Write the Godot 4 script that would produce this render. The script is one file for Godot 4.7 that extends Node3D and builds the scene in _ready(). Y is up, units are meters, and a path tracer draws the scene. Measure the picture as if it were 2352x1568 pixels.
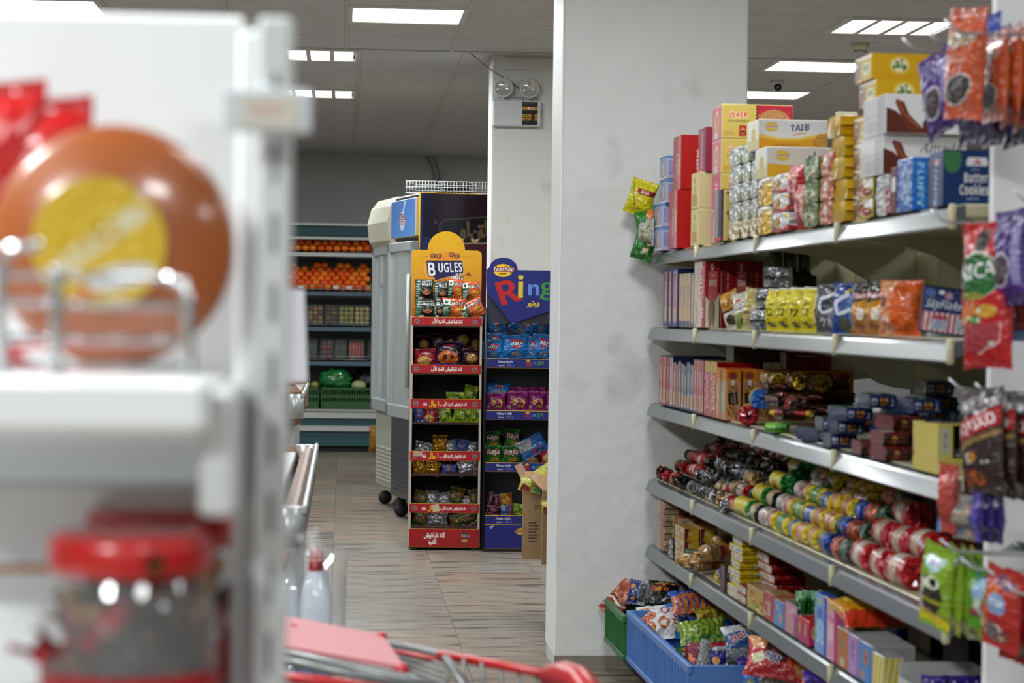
extends Node3D
# A supermarket aisle seen past a white shelf end: a snack gondola on the right, two snack racks, fridges and a fruit cabinet behind.
# World: y up, -z down the aisle (along the ceiling grid), metres. The gondola stands 1.3 degrees off that grid.

const F := 5080.0
const EYE := Vector3(0, 1.28, 0)
const CEIL := 2.775
var view := Basis(Vector3.UP, -atan(391.0 / 5080.0)) * Basis(Vector3.RIGHT, -0.01254) * Basis(Vector3.BACK, 0.0135)
var gu := Vector3(sin(0.02263), 0, cos(0.02263))     # along the gondola, towards its near end
var gw := Vector3(cos(0.02263), 0, -sin(0.02263))    # across it, from the aisle inwards
var g0 := Vector3(1.112, 0, -7.9)                    # its far front corner at the pillar
var gb := Basis(gw, Vector3.UP, gu)

# ---------- places ----------
func ray(px: float, py: float) -> Vector3:
	return view * Vector3((px - 1176.0) / F, -(py - 784.0) / F, -1.0)

func at(px: float, py: float, depth: float) -> Vector3:          # the point of the plane z = -depth seen at that pixel
	var d := ray(px, py)
	return EYE + d * (-depth / d.z)

func down(px: float, py: float, y := 0.0) -> Vector3:            # the point at height y seen at that pixel
	var d := ray(px, py)
	return EYE + d * ((y - EYE.y) / d.y)

func gs(px: float, py: float, t := 0.0) -> Vector2:              # (s, y) on the gondola's plane at depth t
	var d := ray(px, py)
	var p := EYE + d * ((g0 + gw * t - EYE).dot(gw) / d.dot(gw)) - g0
	return Vector2(p.dot(gu), p.y)

func gt(px: float, py: float, s: float) -> Vector2:              # (t, y) on the cross plane at s
	var d := ray(px, py)
	var p := EYE + d * ((g0 + gu * s - EYE).dot(gu) / d.dot(gu)) - g0
	return Vector2(p.dot(gw), p.y)

func G(s: float, y: float, t := 0.0) -> Vector3:
	return g0 + gu * s + gw * t + Vector3.UP * y

# ---------- nodes ----------
var used := {}
func numbered(called: String) -> String:
	used[called] = used.get(called, 0) + 1
	return called if used[called] == 1 else "%s_%03d" % [called, used[called] - 1]

func tag(o: Node, label: String, category: String, group := "", kind := "") -> Node:
	if label: o.set_meta("label", label)
	if category: o.set_meta("category", category)
	if group: o.set_meta("group", group)
	if kind: o.set_meta("kind", kind)
	return o

func base(called: String, where := Vector3.ZERO, turn := Basis()) -> Node3D:
	var o := Node3D.new()
	o.name = numbered(called)
	o.transform = Transform3D(turn, where)
	add_child(o, true)
	return o

func piece(called: String, mesh: Mesh, m: Material, parent: Node, where := Vector3.ZERO, turn := Basis()) -> MeshInstance3D:
	var o := MeshInstance3D.new()
	o.name = numbered(called) if parent == self else called
	o.mesh = mesh
	if m: o.material_override = m
	o.transform = Transform3D(turn, where)
	parent.add_child(o, true)
	return o

func one(called: String, mesh: Mesh, m: Material, label: String, category: String, group: String, where: Vector3, turn := Basis()) -> MeshInstance3D:
	return tag(piece(called, mesh, m, self, where, turn), label, category, group) as MeshInstance3D

func copy(o: Node3D, label: String, where: Vector3, turn: Basis, group := "") -> Node3D:
	var c: Node3D = o.duplicate()
	var n: String = o.name
	if n.length() > 4 and n[n.length() - 4] == "_" and n.right(3).is_valid_int(): n = n.left(-4)
	c.name = numbered(n)
	c.transform = Transform3D(turn, where)
	c.set_meta("label", label)
	if group: c.set_meta("group", group)
	add_child(c, true)
	return c

const NTH := ["first", "second", "third", "fourth", "fifth", "sixth", "seventh", "eighth", "ninth", "tenth", "eleventh", "twelfth", "thirteenth", "fourteenth", "fifteenth", "sixteenth", "seventeenth", "eighteenth", "nineteenth", "twentieth", "twenty-first", "twenty-second", "twenty-third", "twenty-fourth", "twenty-fifth", "twenty-sixth", "twenty-seventh", "twenty-eighth", "twenty-ninth", "thirtieth"]

# ---------- materials ----------
var mats := {}
func mat(c: Color, rough := 0.5, metal := 0.0, coat := 0.0) -> StandardMaterial3D:
	var k := "%s %.2f %.2f %.2f" % [c.to_html(), rough, metal, coat]
	if not mats.has(k):
		var m := StandardMaterial3D.new()
		m.albedo_color = c
		m.roughness = rough
		m.metallic = metal
		if coat > 0.0:
			m.clearcoat_enabled = true
			m.clearcoat = coat
			m.clearcoat_roughness = 0.12
		mats[k] = m
	return mats[k]

func glass(c: Color, alpha := 0.12) -> StandardMaterial3D:
	var k := "glass %s %.2f" % [c.to_html(), alpha]
	if not mats.has(k):
		var m := StandardMaterial3D.new()
		m.transparency = BaseMaterial3D.TRANSPARENCY_ALPHA
		m.albedo_color = Color(c, alpha)
		m.roughness = 0.06
		mats[k] = m
	return mats[k]

func glow(c: Color, e: float) -> StandardMaterial3D:
	var m := StandardMaterial3D.new()
	m.albedo_color = Color(0.9, 0.9, 0.9)
	m.emission_enabled = true
	m.emission = c
	m.emission_energy_multiplier = e
	return m

func noise_tex(w: int, h: int, seed_: int, freq: float, ramp: Gradient, bump := false, strength := 4.0) -> NoiseTexture2D:
	var n := FastNoiseLite.new()
	n.seed = seed_
	n.frequency = freq
	n.fractal_octaves = 5
	var t := NoiseTexture2D.new()
	t.width = w
	t.height = h
	t.seamless = true
	t.noise = n
	if ramp: t.color_ramp = ramp
	t.as_normal_map = bump
	t.bump_strength = strength
	t.generate_mipmaps = false
	return t

func ramp(at_: Array, cs: Array) -> Gradient:
	var g := Gradient.new()
	g.offsets = PackedFloat32Array(at_)
	g.colors = PackedColorArray(cs)
	return g

# ---------- shapes ----------
class Shape:
	var st := SurfaceTool.new()
	func _init(smooth := false) -> void:
		st.begin(Mesh.PRIMITIVE_TRIANGLES)
		st.set_smooth_group(0 if smooth else -1)
	func soft(on: bool, g := 0) -> Shape:
		st.set_smooth_group(g if on else -1)
		return self
	func v(p: Vector3, uv: Vector2) -> void:
		st.set_uv(uv)
		st.add_vertex(p)
	func tri(a: Vector3, b: Vector3, c: Vector3) -> void:        # counter-clockwise seen from outside
		v(a, Vector2.ZERO); v(c, Vector2.ZERO); v(b, Vector2.ZERO)
	func quad(a: Vector3, b: Vector3, c: Vector3, d: Vector3, r := Rect2(0, 0, 0, 0)) -> void:   # a lower left, b lower right, c upper right, d upper left
		var ua := Vector2(r.position.x, r.end.y)
		var ub := r.end
		var uc := Vector2(r.end.x, r.position.y)
		var ud := r.position
		v(a, ua); v(c, uc); v(b, ub)
		v(a, ua); v(d, ud); v(c, uc)
	func box(c: Vector3, s: Vector3, bevel := 0.0, uv := {}, turn := Basis()) -> Shape:   # uv: "front" +z, "side" -x, "top" +y, "right" +x, "back" -z, "under" -y
		var h := s / 2.0
		var b := minf(bevel, minf(h.x, minf(h.y, h.z)) * 0.9)
		var i := h - Vector3(b, b, b)
		var q := func(x: float, y: float, z: float, ax: int) -> Vector3:
			return c + turn * Vector3(x * (h.x if ax == 0 else i.x), y * (h.y if ax == 1 else i.y), z * (h.z if ax == 2 else i.z))
		var none := Rect2(0, 0, 0, 0)
		var any: Rect2 = uv.get("all", none)
		quad(q.call(-1, -1, 1, 2), q.call(1, -1, 1, 2), q.call(1, 1, 1, 2), q.call(-1, 1, 1, 2), uv.get("front", any))
		quad(q.call(1, -1, -1, 2), q.call(-1, -1, -1, 2), q.call(-1, 1, -1, 2), q.call(1, 1, -1, 2), uv.get("back", any))
		quad(q.call(-1, -1, -1, 0), q.call(-1, -1, 1, 0), q.call(-1, 1, 1, 0), q.call(-1, 1, -1, 0), uv.get("side", any))
		quad(q.call(1, -1, 1, 0), q.call(1, -1, -1, 0), q.call(1, 1, -1, 0), q.call(1, 1, 1, 0), uv.get("right", any))
		quad(q.call(-1, 1, 1, 1), q.call(1, 1, 1, 1), q.call(1, 1, -1, 1), q.call(-1, 1, -1, 1), uv.get("top", any))
		quad(q.call(-1, -1, -1, 1), q.call(1, -1, -1, 1), q.call(1, -1, 1, 1), q.call(-1, -1, 1, 1), uv.get("under", any))
		if b > 0.0:
			var e: Rect2 = uv.get("edge", uv.get("top", any))
			e = Rect2(e.get_center(), Vector2.ZERO)
			for sx in [-1, 1]:
				for sy in [-1, 1]:
					var p := [q.call(sx, sy, -1, 0), q.call(sx, sy, 1, 0), q.call(sx, sy, 1, 1), q.call(sx, sy, -1, 1)]
					if sx * sy > 0: quad(p[1], p[0], p[3], p[2], e)
					else: quad(p[0], p[1], p[2], p[3], e)
					p = [q.call(sx, -1, sy, 0), q.call(sx, 1, sy, 0), q.call(sx, 1, sy, 2), q.call(sx, -1, sy, 2)]
					if sx * sy > 0: quad(p[0], p[1], p[2], p[3], e)
					else: quad(p[1], p[0], p[3], p[2], e)
					p = [q.call(-1, sx, sy, 1), q.call(1, sx, sy, 1), q.call(1, sx, sy, 2), q.call(-1, sx, sy, 2)]
					if sx * sy > 0: quad(p[1], p[0], p[3], p[2], e)
					else: quad(p[0], p[1], p[2], p[3], e)
					for sz in [-1, 1]:
						var t := [q.call(sx, sy, sz, 0), q.call(sx, sy, sz, 1), q.call(sx, sy, sz, 2)]
						for k in ([0, 2, 1] if sx * sy * sz > 0 else [0, 1, 2]): v(t[k], e.position)
		return self
	func quad_(p: PackedVector3Array, up: Vector3) -> Shape:      # a flat plate with four corners (counter-clockwise from above) and a thickness
		quad(p[3] + up, p[2] + up, p[1] + up, p[0] + up)
		quad(p[0], p[1], p[2], p[3])
		for k in 4: quad(p[k], p[(k + 1) % 4], p[(k + 1) % 4] + up, p[k] + up)
		return self
	func tube(pts: Array, r: float, n := 8, closed := false) -> Shape:
		var up := Vector3.UP
		var rings := []
		var m := pts.size()
		for k in m:
			var p: Vector3 = pts[k]
			var a: Vector3 = pts[(k - 1 + m) % m] if closed or k > 0 else p
			var b: Vector3 = pts[(k + 1) % m] if closed or k < m - 1 else p
			var d := (b - a).normalized()
			var x := d.cross(up)
			if x.length() < 0.1: x = d.cross(Vector3.RIGHT)
			x = x.normalized()
			var y := x.cross(d)
			up = y
			var ring := []
			for j in n: ring.append(p + (x * cos(TAU * j / n) + y * sin(TAU * j / n)) * r)
			rings.append(ring)
		for k in (m if closed else m - 1):
			var ra: Array = rings[k]
			var rb: Array = rings[(k + 1) % m]
			for j in n: quad(ra[(j + 1) % n], ra[j], rb[j], rb[(j + 1) % n])
		if not closed:
			for j in range(1, n - 1):
				tri(rings[0][0], rings[0][j], rings[0][j + 1])
				tri(rings[m - 1][0], rings[m - 1][j + 1], rings[m - 1][j])
		return self
	func lathe(prof: Array, n := 24, c := Vector3.ZERO, turn := Basis(), uv := Rect2(0, 0, 0, 0)) -> Shape:   # prof: Vector2(radius, height) from the bottom up
		for k in prof.size() - 1:
			for j in n:
				var p := []
				for e in [[k, j], [k, j + 1], [k + 1, j + 1], [k + 1, j]]:
					var a: float = TAU * e[1] / n
					p.append(c + turn * Vector3(prof[e[0]].x * cos(a), prof[e[0]].y, -prof[e[0]].x * sin(a)))
				var u := Rect2(uv.position.x + uv.size.x * j / n, uv.position.y + uv.size.y * (1.0 - (k + 1.0) / (prof.size() - 1)), uv.size.x / n, uv.size.y / (prof.size() - 1))
				quad(p[0], p[1], p[2], p[3], u)
		return self
	func slab(outline: PackedVector2Array, thick: float, uv := Rect2(0, 0, 0, 0), back := Rect2(0, 0, 0, 0)) -> Shape:   # outline in x, y (y up); front at z = thick
		var lo := outline[0]
		var hi := outline[0]
		for p in outline:
			lo = lo.min(p)
			hi = hi.max(p)
		var ix := Geometry2D.triangulate_polygon(outline)
		var cw := Geometry2D.is_polygon_clockwise(outline)   # as Godot counts it, y down
		for side in 2:
			var r := uv if side == 0 else back
			for k in range(0, ix.size(), 3):
				var t := [outline[ix[k]], outline[ix[k + 1]], outline[ix[k + 2]]]
				var turned: float = (t[1] - t[0]).cross(t[2] - t[0])
				var order := [0, 2, 1] if (turned > 0.0) == (side == 0) else [0, 1, 2]
				for j in order:
					var p: Vector2 = t[j]
					var f: Vector2 = (p - lo) / (hi - lo)
					v(Vector3(p.x, p.y, thick if side == 0 else 0.0), r.position + Vector2(f.x, 1.0 - f.y) * r.size)
		for k in outline.size():
			var a := outline[k]
			var b := outline[(k + 1) % outline.size()]
			if cw:
				var w := a
				a = b
				b = w
			quad(Vector3(a.x, a.y, 0), Vector3(b.x, b.y, 0), Vector3(b.x, b.y, thick), Vector3(a.x, a.y, thick), Rect2(back.get_center(), Vector2.ZERO))
		return self
	func done() -> ArrayMesh:
		st.generate_normals()
		return st.commit()

func bx(w: float, h: float, d: float, bevel := 0.002) -> ArrayMesh:
	return Shape.new().box(Vector3.ZERO, Vector3(w, h, d), bevel).done()

func bar(a: Vector3, b: Vector3, r: float, n := 8) -> ArrayMesh:
	return Shape.new(true).tube([a, b], r, n).done()

func look(z: Vector3, up := Vector3.UP) -> Basis:               # a basis whose +z points that way
	var x := up.cross(z).normalized()
	return Basis(x, z.cross(x).normalized(), z.normalized())

func yaw(deg: float) -> Basis:
	return Basis(Vector3.UP, deg_to_rad(deg))

# ---------- print: flat artwork painted into shared sheets ----------
const SHEET := 2048
var sheets: Array[Image] = []
var sheet_tex: Array[ImageTexture] = []
var shelf_x := 0
var shelf_y := 0
var shelf_h := 0
var arts := {}                                                   # name -> [sheet, Rect2 in uv]
var fonts := {}

class Ink:
	var im: Image
	var o: Vector2i
	var w: int
	var h: int
	var root: Node3D
	func rect(x: float, y: float, ww: float, hh: float, c: Color) -> void:
		var r := Rect2i(int(x), int(y), int(ceil(ww)), int(ceil(hh))).intersection(Rect2i(0, 0, w, h))
		if r.size.x > 0 and r.size.y > 0: im.fill_rect(Rect2i(r.position + o, r.size), c)
	func all(c: Color) -> void: rect(0, 0, w, h, c)
	func fade(y0: float, y1: float, a: Color, b: Color) -> void:
		for y in range(int(y0), int(y1)): rect(0, y, w, 1, a.lerp(b, (y - y0) / (y1 - y0)))
	func poly(pts: Array, c: Color) -> void:
		var p := PackedVector2Array(pts)
		var lo := INF
		var hi := -INF
		for q in p:
			lo = minf(lo, q.y)
			hi = maxf(hi, q.y)
		for y in range(maxi(int(floor(lo)), 0), mini(int(ceil(hi)), h - 1) + 1):
			var yy := y + 0.5
			var xs := PackedFloat32Array()
			for k in p.size():
				var a := p[k]
				var b := p[(k + 1) % p.size()]
				if (a.y <= yy) != (b.y <= yy): xs.append(a.x + (yy - a.y) / (b.y - a.y) * (b.x - a.x))
			xs.sort()
			for k in range(0, xs.size() - 1, 2):
				var x0 := maxi(roundi(xs[k]), 0)
				var x1 := mini(roundi(xs[k + 1]), w)
				if x1 > x0: im.fill_rect(Rect2i(o.x + x0, o.y + y, x1 - x0, 1), c)
	func ell(cx: float, cy: float, rx: float, ry: float, c: Color, turn := 0.0) -> void:
		var p := []
		for k in 28: p.append(Vector2(cx, cy) + Vector2(rx * cos(TAU * k / 28), ry * sin(TAU * k / 28)).rotated(turn))
		poly(p, c)
	func line(pts: Array, t: float, c: Color) -> void:
		for k in pts.size() - 1:
			var a: Vector2 = pts[k]
			var b: Vector2 = pts[k + 1]
			var d := (b - a).normalized() * t / 2.0
			var q := d.orthogonal()
			poly([a + q - d * 0.5, b + q + d * 0.5, b - q + d * 0.5, a - q - d * 0.5], c)
	func ring(cx: float, cy: float, rx: float, ry: float, t: float, c: Color) -> void:
		var p := []
		for k in 25: p.append(Vector2(cx + rx * cos(TAU * k / 24), cy + ry * sin(TAU * k / 24)))
		line(p, t, c)
	func curve(pts: Array, t: float, c: Color) -> void:            # a smooth stroke through the points
		var cv := Curve2D.new()
		for k in pts.size():
			var a: Vector2 = pts[maxi(k - 1, 0)]
			var b: Vector2 = pts[mini(k + 1, pts.size() - 1)]
			cv.add_point(pts[k], -(b - a) / 6.0, (b - a) / 6.0)
		line(Array(cv.tessellate(3)), t, c)
	func specks(n: int, r0: float, r1: float, cs: Array, seed_: int, box := Rect2(0, 0, 1, 1)) -> void:
		var g := RandomNumberGenerator.new()
		g.seed = seed_
		for k in n:
			var r := g.randf_range(r0, r1)
			ell((box.position.x + g.randf() * box.size.x) * w, (box.position.y + g.randf() * box.size.y) * h, r, r * g.randf_range(0.6, 1.0), cs[g.randi() % cs.size()], g.randf() * PI)
	func text(s: String, cx: float, cy: float, ht: float, c: Color, opt := {}) -> void:   # ht: height of a capital; opt: wide, turn, slant, serif, rim, rim_color, fit, thin
		var f: Font = root.font("Droid Serif" if opt.get("serif", false) else "Droid Sans", 400 if opt.get("thin", false) else 700)
		var t := TextMesh.new()
		t.font = f
		t.font_size = 32
		t.depth = 0.0
		t.pixel_size = 1.0
		t.curve_step = 4.0
		t.text = s
		var a := t.get_mesh_arrays()
		var v: PackedVector3Array = a[Mesh.ARRAY_VERTEX]
		var ix: PackedInt32Array = a[Mesh.ARRAY_INDEX]
		if v.is_empty(): return
		var lo := Vector2(INF, INF)
		var hi := -lo
		for q in v:
			lo = lo.min(Vector2(q.x, q.y))
			hi = hi.max(Vector2(q.x, q.y))
		var k := ht / 23.0
		var kx: float = k * opt.get("wide", 1.0)
		if opt.has("fit"): kx = minf(kx, opt.fit / (hi.x - lo.x)) if not opt.has("force") else opt.fit / (hi.x - lo.x)
		var mid := (lo + hi) / 2.0
		var pts := PackedVector2Array()
		for q in v:
			var p := Vector2((q.x - mid.x) * kx, -(q.y - mid.y) * k)
			p.x -= p.y * opt.get("slant", 0.0)
			pts.append(Vector2(cx, cy) + p.rotated(opt.get("turn", 0.0)))
		if opt.has("rim"):
			for e in 12:
				var off: Vector2 = Vector2.RIGHT.rotated(TAU * e / 12) * opt.rim
				for j in range(0, ix.size(), 3): poly([pts[ix[j]] + off, pts[ix[j + 1]] + off, pts[ix[j + 2]] + off], opt.get("rim_color", Color.WHITE))
		for j in range(0, ix.size(), 3): poly([pts[ix[j]], pts[ix[j + 1]], pts[ix[j + 2]]], c)
	func small(x: float, y: float, ww: float, hh: float, rows: int, c: Color, seed_ := 1) -> void:   # lines of print too small to read
		var g := RandomNumberGenerator.new()
		g.seed = seed_
		for r in rows:
			var px := x
			while px < x + ww * g.randf_range(0.7, 1.0):
				var l := g.randf_range(0.04, 0.14) * ww
				rect(px, y + hh * r / rows, minf(l, x + ww - px), maxf(hh / rows * 0.45, 1.0), c)
				px += l + ww * 0.03
	func bars(x: float, y: float, ww: float, hh: float, seed_ := 3) -> void:
		rect(x, y, ww, hh, Color.WHITE)
		var g := RandomNumberGenerator.new()
		g.seed = seed_
		var px := x + ww * 0.08
		while px < x + ww * 0.9:
			var l := g.randf_range(1.0, ww * 0.06)
			rect(px, y + hh * 0.1, l, hh * 0.75, Color(0.1, 0.1, 0.1))
			px += l + g.randf_range(1.0, ww * 0.06)
	# Arabic, drawn as strokes from right to left: each sign is [advance, strokes], the line is y = 0, x runs leftwards
	func arabic(s: String, cx: float, cy: float, ht: float, c: Color, t := 0.0, turn := 0.0, rim := 0.0, rim_color := Color.WHITE) -> void:
		var strokes := []
		var x := 0.0
		for ch in s:
			if not root.SIGNS.has(ch):
				x += 0.35
				continue
			var sg: Array = root.SIGNS[ch]
			for q in sg[1]:
				var l := []
				for p in q: l.append(Vector2(x + p[0], p[1]))
				strokes.append(l)
			x += sg[0]
		t = t if t > 0.0 else ht * 0.19
		for pass_ in (2 if rim > 0.0 else 1):
			for l in strokes:
				var pts := []
				for p in l: pts.append(Vector2(cx, cy) + Vector2((x / 2.0 - p.x) * ht, (0.4 - p.y) * ht).rotated(turn))
				var tt := t + rim * 2.0 if rim > 0.0 and pass_ == 0 else t
				var cc := rim_color if rim > 0.0 and pass_ == 0 else c
				if pts.size() == 1: ell(pts[0].x, pts[0].y, tt * 0.62, tt * 0.62, cc)
				else: curve(pts, tt, cc)

# a alif, A alif with madda, l lam, L lam at the end, d dhal/dal (dot: D), r ra, z zay, q qaf, y ya, s sheen at the end, t ta marbuta joined, T ta, n noon end, N noon start, w waw, f fa, H ha end, j jeem middle, b ba, B ba start, u ta (tail) q
const SIGNS := {
	"a": [0.3, [[[0.12, 0], [0.12, 1]]]], "A": [0.34, [[[0.12, 0], [0.12, 0.9]], [[-0.05, 1.08], [0.08, 1.16], [0.2, 1.08], [0.32, 1.16]]]],
	"l": [0.32, [[[0.12, 1], [0.12, 0], [0.34, 0]]]], "L": [0.6, [[[0.1, 1], [0.1, 0], [0.2, -0.25], [0.42, -0.28], [0.55, 0]]]],
	"d": [0.4, [[[0.0, 0], [0.12, 0.4], [0.14, 0.05], [0.36, 0]]]], "D": [0.4, [[[0.0, 0.0], [0.1, 0.4], [0.14, 0.05], [0.36, 0]], [[0.14, 0.7]]]],
	"r": [0.34, [[[0.0, 0.0], [0.12, 0.25], [0.16, -0.1], [0.36, -0.32]]]], "z": [0.34, [[[0.0, 0.0], [0.12, 0.25], [0.16, -0.1], [0.36, -0.32]], [[0.14, 0.6]]]],
	"q": [0.5, [[[0.0, 0.0], [0.25, 0.0], [0.42, 0.3], [0.22, 0.5], [0.08, 0.28], [0.3, 0.0], [0.52, 0]], [[0.15, 0.78]], [[0.38, 0.78]]]],
	"f": [0.5, [[[0.0, 0.0], [0.25, 0.0], [0.42, 0.3], [0.22, 0.5], [0.08, 0.28], [0.3, 0.0], [0.52, 0]], [[0.26, 0.8]]]],
	"y": [0.3, [[[-0.02, 0], [0.1, 0.0], [0.14, 0.34], [0.18, 0], [0.32, 0]], [[0.05, -0.28]], [[0.27, -0.28]]]],
	"b": [0.3, [[[-0.02, 0], [0.1, 0.0], [0.14, 0.34], [0.18, 0], [0.32, 0]], [[0.15, -0.28]]]],
	"T": [0.34, [[[-0.02, 0], [0.12, 0.0], [0.16, 0.36], [0.2, 0], [0.36, 0]], [[0.05, 0.62]], [[0.28, 0.62]]]],
	"N": [0.34, [[[0.0, 0.34], [0.06, 0.0], [0.34, 0]], [[0.1, 0.62]]]],
	"B": [0.5, [[[0.0, 0.36], [0.05, 0.0], [0.5, 0]], [[0.22, -0.28]]]],
	"s": [1.15, [[[0.0, 0], [0.12, 0.32], [0.16, 0], [0.32, 0.0], [0.36, 0.32], [0.4, 0], [0.54, 0], [0.6, 0.3], [0.62, -0.1], [0.82, -0.36], [1.05, -0.25], [1.1, 0.1]], [[0.22, 0.62]], [[0.42, 0.62]], [[0.32, 0.85]]]],
	"t": [0.45, [[[0.0, 0], [0.14, 0.05], [0.22, 0.36], [0.38, 0.12], [0.3, 0.0], [0.14, 0.03]], [[0.12, 0.62]], [[0.34, 0.62]]]],
	"n": [0.6, [[[0.0, 0.3], [0.02, -0.1], [0.24, -0.34], [0.46, -0.22], [0.52, 0.16]], [[0.26, 0.3]]]],
	"w": [0.45, [[[0.02, 0.02], [0.22, 0.0], [0.3, 0.26], [0.16, 0.42], [0.06, 0.22], [0.2, 0.0], [0.26, -0.2], [0.44, -0.34]]]],
	"H": [0.85, [[[0.0, 0.0], [0.1, 0.0], [0.2, 0.3], [0.45, 0.34], [0.2, 0.1], [0.1, -0.2], [0.25, -0.5], [0.55, -0.52], [0.8, -0.4]]]],
	"j": [0.5, [[[0.0, 0.0], [0.2, 0.05], [0.42, 0.3], [0.16, 0.36]], [[0.2, 0.04], [0.52, 0]], [[0.25, -0.28]]]],
	"k": [0.55, [[[0.0, 0.0], [0.3, 0.0]], [[0.0, 0.9], [0.42, 0.62], [0.2, 0.4], [0.42, 0.0], [0.55, 0]]]],
	"m": [0.36, [[[0.0, 0.0], [0.18, 0.26], [0.3, 0.05], [0.12, 0.0], [0.38, 0]]]],
	"o": [0.62, [[[0.0, 0.0], [0.1, 0.0], [0.3, 0.36], [0.52, 0.2], [0.4, 0.0], [0.64, 0]], [[0.12, 0.0], [0.12, 0.95]]]],
	"g": [0.8, [[[0.0, 0.0], [0.1, 0.34], [0.14, 0], [0.3, 0.0], [0.34, 0.34], [0.38, 0], [0.54, 0], [0.58, 0.34], [0.62, 0], [0.82, 0]]]],
	"1": [0.3, [[[0.2, 0.9], [0.1, 0]]]], " ": [0.3, []], ".": [0.2, [[[0.1, 0.05]]]],
}

func font(called: String, weight: int) -> Font:
	var k := "%s%d" % [called, weight]
	if not fonts.has(k):
		var f := SystemFont.new()
		f.font_names = PackedStringArray([called])
		f.font_weight = weight
		fonts[k] = f
	return fonts[k]

func pic(called: String, w: int, h: int, paint: Callable) -> void:
	if sheets.is_empty() or shelf_x + w > SHEET or shelf_y + maxi(h, shelf_h) > SHEET:
		if not sheets.is_empty() and shelf_x + w > SHEET and shelf_y + shelf_h + h + 2 <= SHEET:
			shelf_y += shelf_h + 2
			shelf_x = 0
			shelf_h = 0
		else:
			var im := Image.create(SHEET, SHEET, false, Image.FORMAT_RGB8)
			im.fill(Color(0.7, 0.7, 0.7))
			sheets.append(im)
			sheet_tex.append(null)
			shelf_x = 0
			shelf_y = 0
			shelf_h = 0
	var k := Ink.new()
	k.im = sheets[-1]
	k.o = Vector2i(shelf_x, shelf_y)
	k.w = w
	k.h = h
	k.root = self
	paint.call(k)
	arts[called] = [sheets.size() - 1, Rect2(Vector2(shelf_x + 0.5, shelf_y + 0.5) / SHEET, Vector2(w - 1, h - 1) / SHEET)]
	shelf_x += w + 2
	shelf_h = maxi(shelf_h, h)

func plain(called: String, c: Color) -> void:
	pic(called, 6, 6, func(k): k.all(c))

func uv(art: String) -> Rect2:
	return arts[art][1]

func part_uv(art: String, x: float, y: float, w: float, h: float) -> Rect2:
	var r: Rect2 = arts[art][1]
	return Rect2(r.position + Vector2(x, y) * r.size, Vector2(w, h) * r.size)

func printed(art: String, finish := "paper") -> StandardMaterial3D:
	var n: int = arts[art][0]
	var k := "sheet %d %s" % [n, finish]
	if not mats.has(k):
		if sheet_tex[n] == null: sheet_tex[n] = ImageTexture.create_from_image(sheets[n])
		var m := StandardMaterial3D.new()
		m.albedo_texture = sheet_tex[n]
		m.albedo_color = Color(0.84, 0.84, 0.84)
		m.roughness = {"paper": 0.6, "card": 0.42, "film": 0.3, "foil": 0.26}[finish]
		m.metallic_specular = 0.33
		m.metallic = {"paper": 0.0, "card": 0.0, "film": 0.0, "foil": 0.55}[finish]
		if finish == "film" or finish == "foil":
			m.normal_enabled = true
			m.normal_texture = crinkle
			m.normal_scale = 0.55 if finish == "film" else 0.9
		if finish == "film" or finish == "card":
			m.clearcoat_enabled = true
			m.clearcoat = 0.35 if finish == "film" else 0.1
			m.clearcoat_roughness = 0.12
		mats[k] = m
	return mats[k]

# ---------- the room ----------
func struct(called: String, mesh: Mesh, m: Material, where := Vector3.ZERO) -> MeshInstance3D:
	var o := piece(called, mesh, m, self, where)
	o.set_meta("kind", "structure")
	return o

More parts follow.
